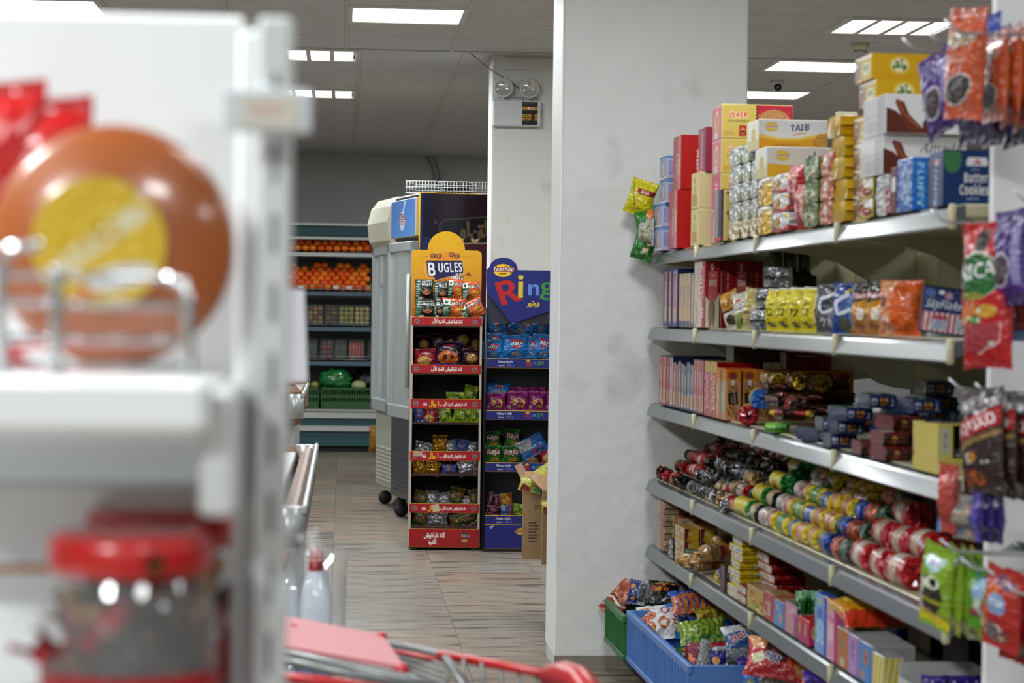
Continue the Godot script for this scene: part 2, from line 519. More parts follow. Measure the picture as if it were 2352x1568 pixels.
func camera_and_light() -> void:
	var cam := Camera3D.new()
	cam.name = "camera"
	cam.transform = Transform3D(view, EYE)
	var lens := CameraAttributesPhysical.new()
	lens.frustum_focal_length = 12.0 / (784.0 / F)               # a 24 mm high frame
	lens.frustum_focus_distance = 10.5
	lens.exposure_aperture = 5.7
	cam.attributes = lens
	cam.current = true
	add_child(cam)
	var e := Environment.new()
	e.background_mode = Environment.BG_COLOR
	e.background_color = Color(0.02, 0.02, 0.02)
	e.tonemap_mode = Environment.TONE_MAPPER_LINEAR
	e.tonemap_exposure = 1.24
	e.sdfgi_enabled = true
	e.ssao_enabled = true
	e.ssil_enabled = true
	var w := WorldEnvironment.new()
	w.name = "surroundings"
	w.environment = e
	add_child(w)
	# troffers: [x, z, four panes?, what sets it apart, strength, length, zone row height]
	var seen := [
		[0.306, -11.13, false, "square ceiling light left of the emergency lamp, one plain diffuser, nearest of its row", 1.0, 0.58],
		[-1.494, -11.13, false, "square ceiling light cut by the top left corner above the white shelf end", 1.0, 0.58],
		[-0.213, -12.945, true, "four-pane ceiling light above the fridges, nearer of the two on the left", 1.0, 0.55],
		[-0.213, -15.225, true, "four-pane ceiling light above the fruit cabinet, farther of the two on the left", 1.0, 0.55],
		[2.79, -11.13, true, "four-pane ceiling light beside the smoke detector on the right", 1.0, 0.58],
		[2.79, -12.945, false, "square plain ceiling light between smoke detector and dome camera", 1.0, 0.55],
		[2.79, -14.655, false, "square plain ceiling light right of the pillar beyond the dome camera", 1.0, 0.55]]
	for l in seen: troffer(l[0], l[1], l[2], l[3], l[4], l[5])
	for x in [-1.494, 0.906, 3.39]:
		for z in [-8.73, -6.33, -3.93, -1.53, 0.87]:
			var p: float = {-8.73: 1.0, -6.33: 1.3, -3.93: 1.8, -1.53: 3.0, 0.87: 3.5}[z] if x < 0.0 else 0.5 if x > 2.0 else {-8.73: 1.0, -6.33: 0.8, -3.93: 0.2, -1.53: 0.3, 0.87: 1.0}[z]
			troffer(x, z, false, "square ceiling light over the near aisle", p, 0.58, "ceiling lights over the near aisle")
	for z in [-12.945, -15.225, -18.645]: troffer(-2.613, z, false, "square ceiling light over the hidden left aisle", 1.0, 0.55, "ceiling lights over the far left aisle")
	troffer(1.89, -18.645, false, "square ceiling light behind the far pillar", 1.0, 0.55)
	for z in [-12.945, -16.365]: troffer(5.19, z, false, "square ceiling light over the far right aisle", 1.0, 0.55, "ceiling lights over the far right aisle")

const LAMP := 3.3
func troffer(x: float, z: float, panes: bool, label: String, power: float, deep: float, group := "") -> void:
	var t := base("ceiling_light", Vector3(x, CEIL, z))
	tag(t, label, "ceiling light", group)
	var white := mat(Color(0.82, 0.82, 0.8), 0.4)
	var fr := Shape.new()
	for s in [-1, 1]:
		fr.box(Vector3(s * 0.285, -0.004, 0), Vector3(0.026, 0.016, deep), 0.002)
		fr.box(Vector3(0, -0.004, s * (deep / 2.0 - 0.012)), Vector3(0.545, 0.016, 0.024), 0.002)
	piece("frame", fr.done(), white, t)
	var shine := glow(Color(1, 0.99, 0.97), 2.6)
	var n := 4 if panes else 1
	var w := 0.544 / n
	for k in n:
		var px := -0.272 + w * (k + 0.5)
		piece("diffuser", bx(w - (0.026 if panes else 0.0), 0.006, deep - 0.05, 0.001), shine, t, Vector3(px, -0.002, 0))
		if panes and k > 0: piece("divider", bx(0.026, 0.014, deep - 0.05), white, t, Vector3(px - w / 2.0, -0.004, 0))
		var a := AreaLight3D.new()
		a.name = "lamp"
		a.area_size = Vector2(w - (0.03 if panes else 0.004), deep - 0.054)
		a.light_energy = LAMP * power / n
		a.light_color = Color(0.97, 0.99, 1.0)
		a.area_range = 30.0
		a.area_attenuation = 2.0
		a.shadow_enabled = true
		a.transform = Transform3D(Basis(Vector3.RIGHT, -PI / 2), Vector3(px, -0.0125, 0))
		t.add_child(a, true)

func build_room() -> void:
	# floor: streaked stone tiles on a slab
	var slab_m := mat(Color(0.36, 0.35, 0.33), 0.6)
	var floor_ := struct("floor", bx(13.0, 0.2, 25.0, 0.0), slab_m, Vector3(1.5, -0.112, -9.5))
	var rng := RandomNumberGenerator.new()
	rng.seed = 11
	var tones := []
	for k in 8:
		var m := StandardMaterial3D.new()
		var warm := [0.0, 0.5, 1.0, 0.25, 0.75, 0.1, 0.6, 0.4][k] as float
		m.albedo_texture = stone_a if k % 2 == 0 else stone_b
		m.albedo_color = Color(0.69, 0.69, 0.67).lerp(Color(0.72, 0.67, 0.62), warm) * (0.97 + 0.03 * sin(k * 2.1))
		m.albedo_color.a = 1.0
		m.roughness = 0.34
		m.uv1_triplanar = true
		m.uv1_world_triplanar = true
		m.uv1_scale = Vector3(0.7, 1.0, 4.2)
		m.uv1_offset = Vector3(k * 0.37, 0, k * 0.53)
		tones.append(m)
	var tile := bx(0.499, 0.012, 0.499, 0.001)
	for j in 27:
		for i in 7:
			var x := -1.28 + 0.5 * i
			piece("floor_tile", tile, tones[rng.randi() % 8], floor_, Vector3(x, -0.006, -7.63 - 0.5 * j) - floor_.position)
	var many := Shape.new()
	for j in range(-20, 27):
		for i in range(-7, 18):
			if j >= 0 and i >= 0 and i < 7: continue
			many.box(Vector3(-1.28 + 0.5 * i, -0.006, -7.63 - 0.5 * j), Vector3(0.499, 0.012, 0.499))
	tag(piece("floor_tiles", many.done(), tones[1], floor_, -floor_.position), "", "", "", "stuff")
	# ceiling: square tiles hung between bars, the grid shifts where the far half begins
	var ceil_m := mat(Color(0.30, 0.30, 0.29), 0.9)
	var ceiling := struct("ceiling", bx(13.0, 0.15, 25.0, 0.0), ceil_m, Vector3(1.5, CEIL + 0.095, -9.5))
	var tm := StandardMaterial3D.new()
	tm.albedo_texture = noise_tex(256, 256, 5, 0.02, ramp([0.0, 0.5, 1.0], [Color(0.71, 0.71, 0.72), Color(0.75, 0.75, 0.76), Color(0.77, 0.77, 0.78)]))
	tm.roughness = 0.85
	tm.uv1_triplanar = true
	tm.uv1_world_triplanar = true
	tm.uv1_scale = Vector3(0.5, 1, 2.0)
	var bar_m := mat(Color(0.74, 0.74, 0.73), 0.5)
	var near_tile := bx(0.579, 0.014, 0.587, 0.002)
	var far_tile := bx(0.579, 0.014, 0.557, 0.002)
	var rest := Shape.new()
	for zone in 2:
		var pitch := 0.6 if zone == 0 else 0.57
		for j in range(0, 25 if zone == 0 else 15):
			var z := -12.33 + 0.6 * j if zone == 0 else -12.945 - 0.57 * j
			for i in range(-8, 11):
				var x: float = (0.306 if zone == 0 else 0.387) + 0.6 * i
				if zone == 1 and x > 1.5: x = 2.79 + 0.6 * (i - 4)
				if zone == 0 and x > 1.5: x = 2.79 + 0.6 * (i - 4)
				if lit(x, z): continue
				var px := 785.0 + x / -z * F
				var shows := z < -9.6 and px > -100 and px < 2450 and (px < 1330 or px > 1650) and (z > -12.7 or px > 560)
				if shows: piece("ceiling_tile", near_tile if zone == 0 else far_tile, tm, ceiling, Vector3(x, CEIL + 0.007, z) - ceiling.position)
				else: rest.box(Vector3(x, CEIL + 0.007, z), Vector3(0.579, 0.014, pitch - 0.013))
	tag(piece("ceiling_tiles", rest.done(), tm, ceiling, -ceiling.position), "", "", "", "stuff")
	var near_bar := bx(0.024, 0.03, 15.2, 0.002)
	var far_bar := bx(0.024, 0.03, 8.6, 0.002)
	for i in range(-8, 12):
		var x: float = 0.006 + 0.6 * i
		if x > 1.6: x = 2.49 + 0.6 * (i - 4)
		piece("grid_bar", near_bar, bar_m, ceiling, Vector3(x, CEIL + 0.01, -5.06) - ceiling.position)
		x = 0.087 + 0.6 * i
		if x > 1.6: x = 2.49 + 0.6 * (i - 4)
		piece("grid_bar", far_bar, bar_m, ceiling, Vector3(x, CEIL + 0.01, -16.95) - ceiling.position)
	piece("cross_bar", bx(12.0, 0.03, 0.024), bar_m, ceiling, Vector3(1.5, CEIL + 0.006, -12.645) - ceiling.position)
	# walls
	var paint := plaster(Color(0.66, 0.66, 0.65), 3)
	struct("wall_back", bx(13.0, 2.95, 0.2, 0.0), paint, Vector3(1.5, 1.4, -21.25))
	struct("wall_front", bx(13.0, 2.95, 0.2, 0.0), paint, Vector3(1.5, 1.4, 2.9))
	struct("wall_left", bx(0.2, 2.95, 25.0, 0.0), paint, Vector3(-4.9, 1.4, -9.5))
	struct("wall_right", bx(0.2, 2.95, 25.0, 0.0), paint, Vector3(7.9, 1.4, -9.5))
	# the two pillars
	var pp := plaster(Color(0.76, 0.76, 0.75), 8)
	var pil := struct("pillar_near", bx(0.672, 2.79, 0.36, 0.006), pp, Vector3(1.118, 1.389, -8.11))
	piece("corner_bead", Shape.new().box(Vector3.ZERO, Vector3(0.004, 2.7, 0.355), 0.001).done(), mat(Color(0.86, 0.87, 0.87), 0.45), pil, Vector3(-0.337, 0.01, 0))
	piece("damp_plinth", Shape.new().box(Vector3.ZERO, Vector3(0.678, 0.05, 0.004), 0.001).done(), plaster(Color(0.45, 0.43, 0.38), 21), pil, Vector3(0, -1.364, 0.181))
	var far := struct("pillar_far", bx(0.8, 2.79, 0.33, 0.006), plaster(Color(0.74, 0.73, 0.71), 15), Vector3(1.25, 1.389, -12.885))
	piece("corner_bead", Shape.new().box(Vector3.ZERO, Vector3(0.004, 2.7, 0.325), 0.001).done(), mat(Color(0.86, 0.87, 0.87), 0.45), far, Vector3(-0.401, 0, 0))
	piece("cover_strip", bx(0.74, 0.075, 0.012, 0.003), mat(Color(0.72, 0.71, 0.69), 0.6), far, Vector3(0.03, 1.33, 0.17))

func lit(x: float, z: float) -> bool:
	for o in get_children():
		if str(o.name).begins_with("ceiling_light") and absf(o.position.x - x) < 0.31 and absf(o.position.z - z) < 0.3: return true
	return false

var stone_a: NoiseTexture2D
var stone_b: NoiseTexture2D
func plaster(c: Color, seed_: int) -> StandardMaterial3D:
	var m := StandardMaterial3D.new()
	var d := c.darkened(0.07)
	m.albedo_texture = noise_tex(512, 512, seed_, 0.006, ramp([0.0, 0.25, 0.5, 1.0], [d.darkened(0.05), c, c, c.lightened(0.04)]))
	m.roughness = 0.7
	m.uv1_triplanar = true
	m.uv1_world_triplanar = true
	m.uv1_scale = Vector3(0.6, 0.6, 0.6)
	m.normal_enabled = true
	m.normal_texture = rough_bump
	m.normal_scale = 0.25
	return m
var rough_bump: NoiseTexture2D
var crinkle: NoiseTexture2D
func textures() -> void:
	var g := ramp([0.0, 0.2, 0.3, 0.42, 0.5, 0.62, 0.8, 1.0], [Color(0.28, 0.27, 0.26), Color(0.48, 0.46, 0.43), Color(0.62, 0.59, 0.55), Color(0.70, 0.68, 0.64), Color(0.67, 0.61, 0.55), Color(0.75, 0.74, 0.72), Color(0.70, 0.63, 0.56), Color(0.80, 0.79, 0.77)])
	stone_a = noise_tex(512, 512, 31, 0.006, g)
	stone_b = noise_tex(512, 512, 77, 0.009, g)
	crinkle = noise_tex(1024, 1024, 19, 0.05, null, true, 5.0)
	(crinkle.noise as FastNoiseLite).fractal_type = FastNoiseLite.FRACTAL_RIDGED
	(crinkle.noise as FastNoiseLite).fractal_octaves = 2
	rough_bump = noise_tex(256, 256, 9, 0.05, null, true, 2.0)

# ---------- the snack gondola on the right ----------
const BAY := 0.915
const TOPS := [1.507, 1.243, 0.970, 0.697, 0.462]              # shelf boards, from the top
const DEEP := 0.44
var board_m: StandardMaterial3D
func build_gondola() -> void:
	var g := base("gondola", g0, gb)
	tag(g, "long double-sided grey and cream supermarket shelving unit running from the pillar", "shelving")
	var cream := mat(Color(0.66, 0.64, 0.52), 0.38, 0.0, 0.3)
	var grey := mat(Color(0.60, 0.62, 0.64), 0.3, 0.35)
	board_m = cream
	var rail_m := StandardMaterial3D.new()
	rail_m.albedo_color = Color(0.28, 0.30, 0.315)
	rail_m.roughness = 0.28
	rail_m.clearcoat_enabled = true
	rail_m.clearcoat = 0.35
	rail_m.clearcoat_roughness = 0.1
	var board := bx(DEEP - 0.03, 0.028, BAY - 0.006, 0.004)
	# price rail: a leaning strip with rolled edges, in the plane of the shelf front
	var prof := [Vector2(0.018, 0.0), Vector2(0.0, -0.006), Vector2(-0.004, -0.012), Vector2(-0.016, -0.042), Vector2(-0.012, -0.046), Vector2(-0.002, -0.042), Vector2(0.004, -0.034), Vector2(0.018, -0.03)]
	var rail := Shape.new()
	for k in prof.size() - 1:
		var a: Vector2 = prof[k]
		var b: Vector2 = prof[k + 1]
		var z := BAY / 2.0 - 0.004
		rail.quad(Vector3(b.x, b.y, -z), Vector3(b.x, b.y, z), Vector3(a.x, a.y, z), Vector3(a.x, a.y, -z))
	for z in [-1, 1]:
		var e: float = z * (BAY / 2.0 - 0.004)
		for k in range(1, prof.size() - 1):
			var t := [Vector3(prof[0].x, prof[0].y, e), Vector3(prof[k].x, prof[k].y, e), Vector3(prof[k + 1].x, prof[k + 1].y, e)]
			if z > 0: rail.tri(t[0], t[1], t[2])
			else: rail.tri(t[0], t[2], t[1])
	var rail_mesh := rail.done()
	var cap := Shape.new(true)
	cap.box(Vector3(-0.008, -0.024, 0), Vector3(0.016, 0.05, 0.009), 0.003)
	var cap_mesh := cap.done()
	var wing := bracket()
	var ghost := mat(Color(0.63, 0.62, 0.53), 0.35, 0.2, 0.3)
	for side in 2:
		var flip := Basis() if side == 0 else Basis(Vector3.UP, PI)
		for k in 5:
			for bay in 4:
				var s: float = 0.005 + BAY * (bay + 0.5)
				var where := Vector3((0.015 + (DEEP - 0.03) / 2.0) if side == 0 else (2 * DEEP + 0.06 - 0.015 - (DEEP - 0.03) / 2.0), TOPS[k] - 0.014, s)
				if k == 4: pass
				var b := piece("shelf", board, cream, g, where)
				piece("price_rail", rail_mesh, rail_m, b, flip * Vector3(-(DEEP - 0.03) / 2.0 - 0.016, 0.012, 0), flip)
				piece("end_clip", cap_mesh, cream, b, flip * Vector3(-(DEEP - 0.03) / 2.0 - 0.018, 0.012, BAY / 2.0), flip)
			for j in 5:
				for e in [-1, 1]:
					if j == 0 and e < 0 or j == 4 and e > 0: continue
					var x := DEEP - 0.004 if side == 0 else DEEP + 0.064
					piece("bracket", wing, ghost, g, Vector3(x, TOPS[k] - 0.03, 0.005 + BAY * j + e * 0.012), flip)
		# plinth board under the bins
		for bay in 4:
			piece("base_deck", bx(0.38, 0.10, BAY - 0.004, 0.004), cream, g, Vector3(0.25 if side == 0 else 2 * DEEP - 0.19, 0.052, 0.005 + BAY * (bay + 0.5)))
	var slot := bx(0.0022, 0.034, 0.007, 0.0)
	var black := mat(Color(0.05, 0.05, 0.05), 0.8)
	for j in 5:
		var u := Shape.new()
		u.box(Vector3.ZERO, Vector3(0.068, 1.92, 0.03), 0.003)
		var up := piece("upright", u.done(), cream, g, Vector3(DEEP + 0.03, 0.98, 0.005 + BAY * j))
		for s in 24: piece("slot", slot, black, up, Vector3(-0.0335, -0.9 + 0.078 * s, 0.0))
	for bay in 4:
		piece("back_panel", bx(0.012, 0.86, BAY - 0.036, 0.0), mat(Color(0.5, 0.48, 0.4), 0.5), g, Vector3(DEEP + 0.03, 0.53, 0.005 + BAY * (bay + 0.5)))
	# white end panel with its post, facing the camera
	piece("end_panel", bx(2 * DEEP + 0.06, 2.16, 0.02, 0.003), mat(Color(0.80, 0.80, 0.81), 0.5), g, Vector3(DEEP + 0.078, 1.09, 3.715))

func bracket() -> ArrayMesh:                                      # a wing that is deep at the upright (x = 0) and thins out to the shelf front
	var o := PackedVector2Array()
	for p in [[0.0, 0.0], [-0.40, 0.0], [-0.40, -0.012], [-0.30, -0.022], [-0.21, -0.045], [-0.14, -0.085], [-0.095, -0.112], [-0.05, -0.125], [0.0, -0.13]]: o.append(Vector2(p[0], p[1]))
	var s := Shape.new()
	s.slab(o, 0.004)
	return s.done()

# ---------- goods: cartons, film packs, bags, rolls ----------
func seen(p: Vector3) -> Vector2:
	var q := view.inverse() * (p - EYE)
	return Vector2(1176.0 - F * q.x / q.z, 784.0 + F * q.y / q.z)

func s_at(px: float, y: float, t := 0.0) -> float:               # where along the gondola a point at height y, depth t is seen at column px
	var s := gs(px, 784.0, t).x
	for k in 3: s = gs(px, seen(G(s, y, t)).y, t).x
	return s

func t_at(px: float, y: float, s: float) -> float:
	var t := gt(px, 784.0, s).x
	for k in 3: t = gt(px, seen(G(s, y, t)).y, s).x
	return t

var meshes := {}
func carton_mesh(w: float, h: float, d: float, art: Dictionary, bevel := 0.0015) -> ArrayMesh:   # base centre at the origin
	var k := "carton %.4f %.4f %.4f %s %.4f" % [w, h, d, art, bevel]
	if not meshes.has(k):
		var faces := {}
		for f in art:
			if f != "finish": faces[f] = uv(art[f])
		if art.has("front") and not art.has("back"): faces["back"] = uv(art.front)
		if art.has("side") and not art.has("right"): faces["right"] = uv(art.side)
		if art.has("top") and not art.has("under"): faces["under"] = uv(art.top)
		meshes[k] = Shape.new().box(Vector3(0, h / 2.0, 0), Vector3(w, h, d), bevel, faces).done()
	return meshes[k]

func first_art(art: Dictionary) -> String:
	for f in ["front", "side", "all", "top"]:
		if art.has(f): return art[f]
	return ""

# a carton on the gondola: s of its near face, t of its aisle face, y of its base
func carton(called: String, label: String, group: String, s: float, y: float, t: float, w: float, h: float, d: float, art: Dictionary, turn := 0.0, category := "box") -> MeshInstance3D:
	return one(called, carton_mesh(w, h, d, art), printed(first_art(art), art.get("finish", "card")), label, category, group, G(s - d / 2.0, y, t + w / 2.0), gb * yaw(turn))

func rnd(seed_: int) -> RandomNumberGenerator:
	var g := RandomNumberGenerator.new()
	g.seed = seed_
	return g

# a film bag in its own x (width), y (height), z (front): opt seal, full (1 plump .. 3 boxy), wrinkle, seed, nx, ny, waist, fin (a back seam)
func pillow(w: float, h: float, d: float, front: Rect2, back: Rect2, opt := {}) -> ArrayMesh:
	var nx: int = opt.get("nx", 14)
	var ny: int = opt.get("ny", 18)
	var seal: float = opt.get("seal", 0.012)
	var full: float = opt.get("full", 2.0)
	var wr: float = opt.get("wrinkle", 0.12)
	var n := FastNoiseLite.new()
	n.seed = opt.get("seed", 1)
	n.frequency = 1.0
	n.fractal_octaves = 2
	var waist: float = opt.get("waist", 0.07)
	var sag: float = opt.get("sag", 0.0)
	var edge := seal / (h / 2.0)
	var p := func(i: int, j: int, side: int) -> Vector3:
		var u := -1.0 + 2.0 * i / nx
		var v := -1.0 + 2.0 * j / ny
		var inner := clampf((1.0 - absf(v)) / 0.001, 0.0, 1.0)
		var vv := minf(absf(v) / (1.0 - edge), 1.0)
		var prof := pow(maxf(1.0 - pow(vv, full * 1.3), 0.0), 0.62) * pow(maxf(1.0 - pow(absf(u), full), 0.0), 0.62)
		var crease := exp(-(1.0 - vv) * 3.0)
		var ripple := n.get_noise_2d(u * 7.0 + side * 40.0, v * 2.2) * (0.35 + crease) + 0.5 * n.get_noise_2d(u * 3.0 + side * 17.0, v * 5.0)
		var z := d / 2.0 * prof * (1.0 + wr * 1.6 * ripple) + d * wr * 0.16 * ripple * minf(prof * 3.0, 1.0)
		z = maxf(z, 0.0)
		var x := u * w / 2.0 * (1.0 - waist * (1.0 - pow(vv, 3.0)) * pow(absf(u), 2.0)) 
		var flare := d * 0.10 * n.get_noise_2d(u * 3.5, v * 0.8) * crease
		var y := v * h / 2.0 * (1.0 - 0.03 * (1.0 - u * u)) + sag * (u * u - 0.4)
		return Vector3(x, y, (0.0006 + z if side == 0 else -0.0006 - z) + flare) * Vector3(1, 1, inner * 0 + 1)
	var s := Shape.new(true)
	for side in 2:
		var r := front if side == 0 else back
		for j in ny:
			for i in nx:
				var a: Vector3 = p.call(i, j, side)
				var b: Vector3 = p.call(i + 1, j, side)
				var c: Vector3 = p.call(i + 1, j + 1, side)
				var e: Vector3 = p.call(i, j + 1, side)
				var x0 := float(i) / nx
				if side == 0: s.quad(a, b, c, e, Rect2(r.position.x + r.size.x * x0, r.position.y + r.size.y * (1.0 - (j + 1.0) / ny), r.size.x / nx, r.size.y / ny))
				else: s.quad(b, a, e, c, Rect2(r.position.x + r.size.x * (1.0 - (i + 1.0) / nx), r.position.y + r.size.y * (1.0 - (j + 1.0) / ny), r.size.x / nx, r.size.y / ny))
	for j in ny:                                                  # close the edge
		for e in 2:
			var i := 0 if e == 0 else nx
			var a: Vector3 = p.call(i, j, 0)
			var b: Vector3 = p.call(i, j + 1, 0)
			var c: Vector3 = p.call(i, j + 1, 1)
			var f: Vector3 = p.call(i, j, 1)
			if e == 0: s.quad(f, a, b, c, Rect2(back.get_center(), Vector2.ZERO))
			else: s.quad(a, f, c, b, Rect2(back.get_center(), Vector2.ZERO))
	return s.done()

func pillow_of(art: String, back: String, w: float, h: float, d: float, opt := {}) -> ArrayMesh:
	var k := "pillow %s %s %.3f %.3f %.3f %s" % [art, back, w, h, d, opt]
	if not meshes.has(k): meshes[k] = pillow(w, h, d, uv(art), uv(back), opt)
	return meshes[k]

# a roll pack along z: printed body, puckered ends (near end at +z); ends 0 flat fold, 1 bunched twist
func roll_mesh(art: String, end_art: String, r: float, l: float, style: int, seed_: int) -> ArrayMesh:
	var k := "roll %s %s %.4f %.4f %d %d" % [art, end_art, r, l, style, seed_]
	if meshes.has(k): return meshes[k]
	var n := FastNoiseLite.new()
	n.seed = seed_
	n.frequency = 1.0
	var ua := uv(art)
	var ue := uv(end_art)
	var na := 18
	var rows := []                                                # [z, radius factor, wobble, which art, v along it]
	rows.append([-l / 2 - 0.012, 0.08, 0.3, 1, 0.0])
	rows.append([-l / 2 - 0.008, 0.55, 0.3, 1, 0.3])
	rows.append([-l / 2, 0.95, 0.06, 1, 0.8])
	for q in 5: rows.append([-l / 2 + 0.006 + (l - 0.012) * q / 4.0, 1.0, 0.025, 0, q / 4.0])
	if style == 0:
		rows.append([l / 2 + 0.001, 0.98, 0.07, 1, 0.9])
		rows.append([l / 2 + 0.007, 0.82, 0.35, 1, 0.7])
		rows.append([l / 2 + 0.008, 0.45, 0.75, 1, 0.4])
		rows.append([l / 2 + 0.013, 0.10, 0.6, 1, 0.0])
	else:
		rows.append([l / 2 + 0.002, 0.98, 0.06, 1, 0.9])
		rows.append([l / 2 + 0.014, 0.78, 0.20, 1, 0.75])
		rows.append([l / 2 + 0.022, 0.36, 0.3, 1, 0.5])
		rows.append([l / 2 + 0.030, 0.52, 0.5, 1, 0.3])
		rows.append([l / 2 + 0.040, 0.66, 0.6, 1, 0.1])
		rows.append([l / 2 + 0.036, 0.2, 0.5, 1, 0.0])
	var p := func(q: int, j: int) -> Vector3:
		var a: float = TAU * (j % na) / na
		var row: Array = rows[q]
		var w := n.get_noise_3d(cos(a) * 2.6, sin(a) * 2.6, row[0] * 60.0) * 1.5
		var rr: float = r * row[1] * (1.0 + row[2] * 1.6 * w)
		var flat := 0.45 if style == 1 and q >= rows.size() - 3 else 1.0
		return Vector3(cos(a) * rr, sin(a) * rr * flat, row[0] + (0.012 * row[2] * w if q > 7 else 0.0))
	var s := Shape.new(true)
	for q in rows.size() - 1:
		var body: bool = rows[q][3] == 0 and rows[q + 1][3] == 0
		for j in na:
			var u := ua if body else ue
			var x0 := float(j) / na
			var v0: float = rows[q][4]
			var v1: float = rows[q + 1][4]
			# the art runs along the pack (x) and round it (y)
			var a: Vector3 = p.call(q, j)
			var b: Vector3 = p.call(q, j + 1)
			var c: Vector3 = p.call(q + 1, j + 1)
			var e: Vector3 = p.call(q + 1, j)
			var ta := u.position + Vector2(v0, x0) * u.size
			var tb := u.position + Vector2(v0, x0 + 1.0 / na) * u.size
			var tc := u.position + Vector2(v1, x0 + 1.0 / na) * u.size
			var te := u.position + Vector2(v1, x0) * u.size
			s.soft(body, 0)
			s.v(a, ta); s.v(c, tc); s.v(b, tb)
			s.v(a, ta); s.v(e, te); s.v(c, tc)
	meshes[k] = s.done()
	return meshes[k]

# a film-wrapped block along z with crimped fins at both ends; near end at +z
func block_mesh(w: float, h: float, d: float, art: Dictionary, seed_: int, fin := 0.012) -> ArrayMesh:
	var k := "block %.4f %.4f %.4f %s %d %.3f" % [w, h, d, art, seed_, fin]
	if meshes.has(k): return meshes[k]
	var n := FastNoiseLite.new()
	n.seed = seed_
	n.frequency = 1.0
	var zs := [[-d / 2 - fin, 1.02, 0.03], [-d / 2 - 0.001, 1.0, 0.06], [-d / 2 + 0.004, 0.985, 0.9], [-d / 4, 1.0, 1.0], [0.0, 0.995, 1.0], [d / 4, 1.0, 1.0], [d / 2 - 0.004, 0.985, 0.9], [d / 2 + 0.001, 1.0, 0.10], [d / 2 + fin, 1.02, 0.03]]
	var top := uv(art.get("top", first_art(art)))
	var side := uv(art.get("side", first_art(art)))
	var front := uv(art.get("front", first_art(art)))
	var ring := [[-1, -1], [-1, 0], [-1, 1], [-0.5, 1.04], [0, 1.05], [0.5, 1.04], [1, 1], [1, 0], [1, -1], [0, -1]]
	var p := func(q: int, j: int) -> Vector3:
		var z: Array = zs[q]
		var c: Array = ring[j % 10]
		var wob := 1.0 + 0.05 * n.get_noise_3d(c[0] * 3.0, c[1] * 3.0, z[0] * 40.0)
		return Vector3(c[0] * w / 2 * z[1] * wob, h / 2 + c[1] * h / 2 * z[2] * wob, z[0] + (0.002 * n.get_noise_2d(c[0] * 4.0, z[0] * 90.0) if q == 0 or q == 8 else 0.0))
	var s := Shape.new()
	for q in 8:
		for j in 10:
			var u := side if j in [0, 1, 6, 7] else top if j in [2, 3, 4, 5] else side
			var f0 := q / 8.0
			var y0 := 1.0 - j / 2.0 if j < 2 else (j - 2) / 4.0 if j < 6 else (j - 6) / 2.0 if j < 8 else 0.5
			var y1 := 1.0 - (j + 1) / 2.0 if j < 2 else (j - 1) / 4.0 if j < 6 else (j - 5) / 2.0 if j < 8 else 0.5
			if q == 7 or q == 6:
				u = front
				f0 = 0.5
			var a: Vector3 = p.call(q, j)
			var b: Vector3 = p.call(q, j + 1)
			var c: Vector3 = p.call(q + 1, j + 1)
			var e: Vector3 = p.call(q + 1, j)
			var f := func(m: Vector3) -> Vector2: return front.position + Vector2(clampf(0.5 + m.x / w * 0.98, 0, 1), clampf(1.0 - m.y / h, 0, 1)) * front.size
			var ta := u.position + Vector2(f0, y0) * u.size
			var tb := u.position + Vector2(f0, y1) * u.size
			var tc := u.position + Vector2(f0 + 0.125, y1) * u.size
			var te := u.position + Vector2(f0 + 0.125, y0) * u.size
			if q >= 6:
				ta = f.call(a); tb = f.call(b); tc = f.call(c); te = f.call(e)
			s.v(a, ta); s.v(b, tb); s.v(c, tc)
			s.v(a, ta); s.v(c, tc); s.v(e, te)
	meshes[k] = s.done()
	return meshes[k]

func block(called: String, label: String, group: String, s: float, y: float, t: float, w: float, h: float, d: float, art: Dictionary, seed_: int, turn := 0.0, category := "snack pack", fin := 0.010) -> MeshInstance3D:
	return one(called, block_mesh(w, h, d, art, seed_ % 4, fin), printed(first_art(art), art.get("finish", "film")), label, category, group, G(s - d / 2.0, y, t + w / 2.0), gb * yaw(turn))

# ---------- artwork ----------
func C(h: String) -> Color: return Color.html(h)
func V(x: float, y: float) -> Vector2: return Vector2(x, y)

func biscuit(k: Ink, x: float, y: float, r: float, c := Color(0.74, 0.5, 0.2), dots := true) -> void:
	k.ell(x, y, r, r * 0.95, c.darkened(0.25))
	k.ell(x - r * 0.04, y - r * 0.05, r * 0.93, r * 0.88, c)
	if dots:
		for j in 7: k.ell(x + r * 0.5 * cos(j * 0.9) * (1.0 if j else 0.0), y + r * 0.5 * sin(j * 0.9) * (1.0 if j else 0.0), r * 0.07, r * 0.06, c.darkened(0.45))

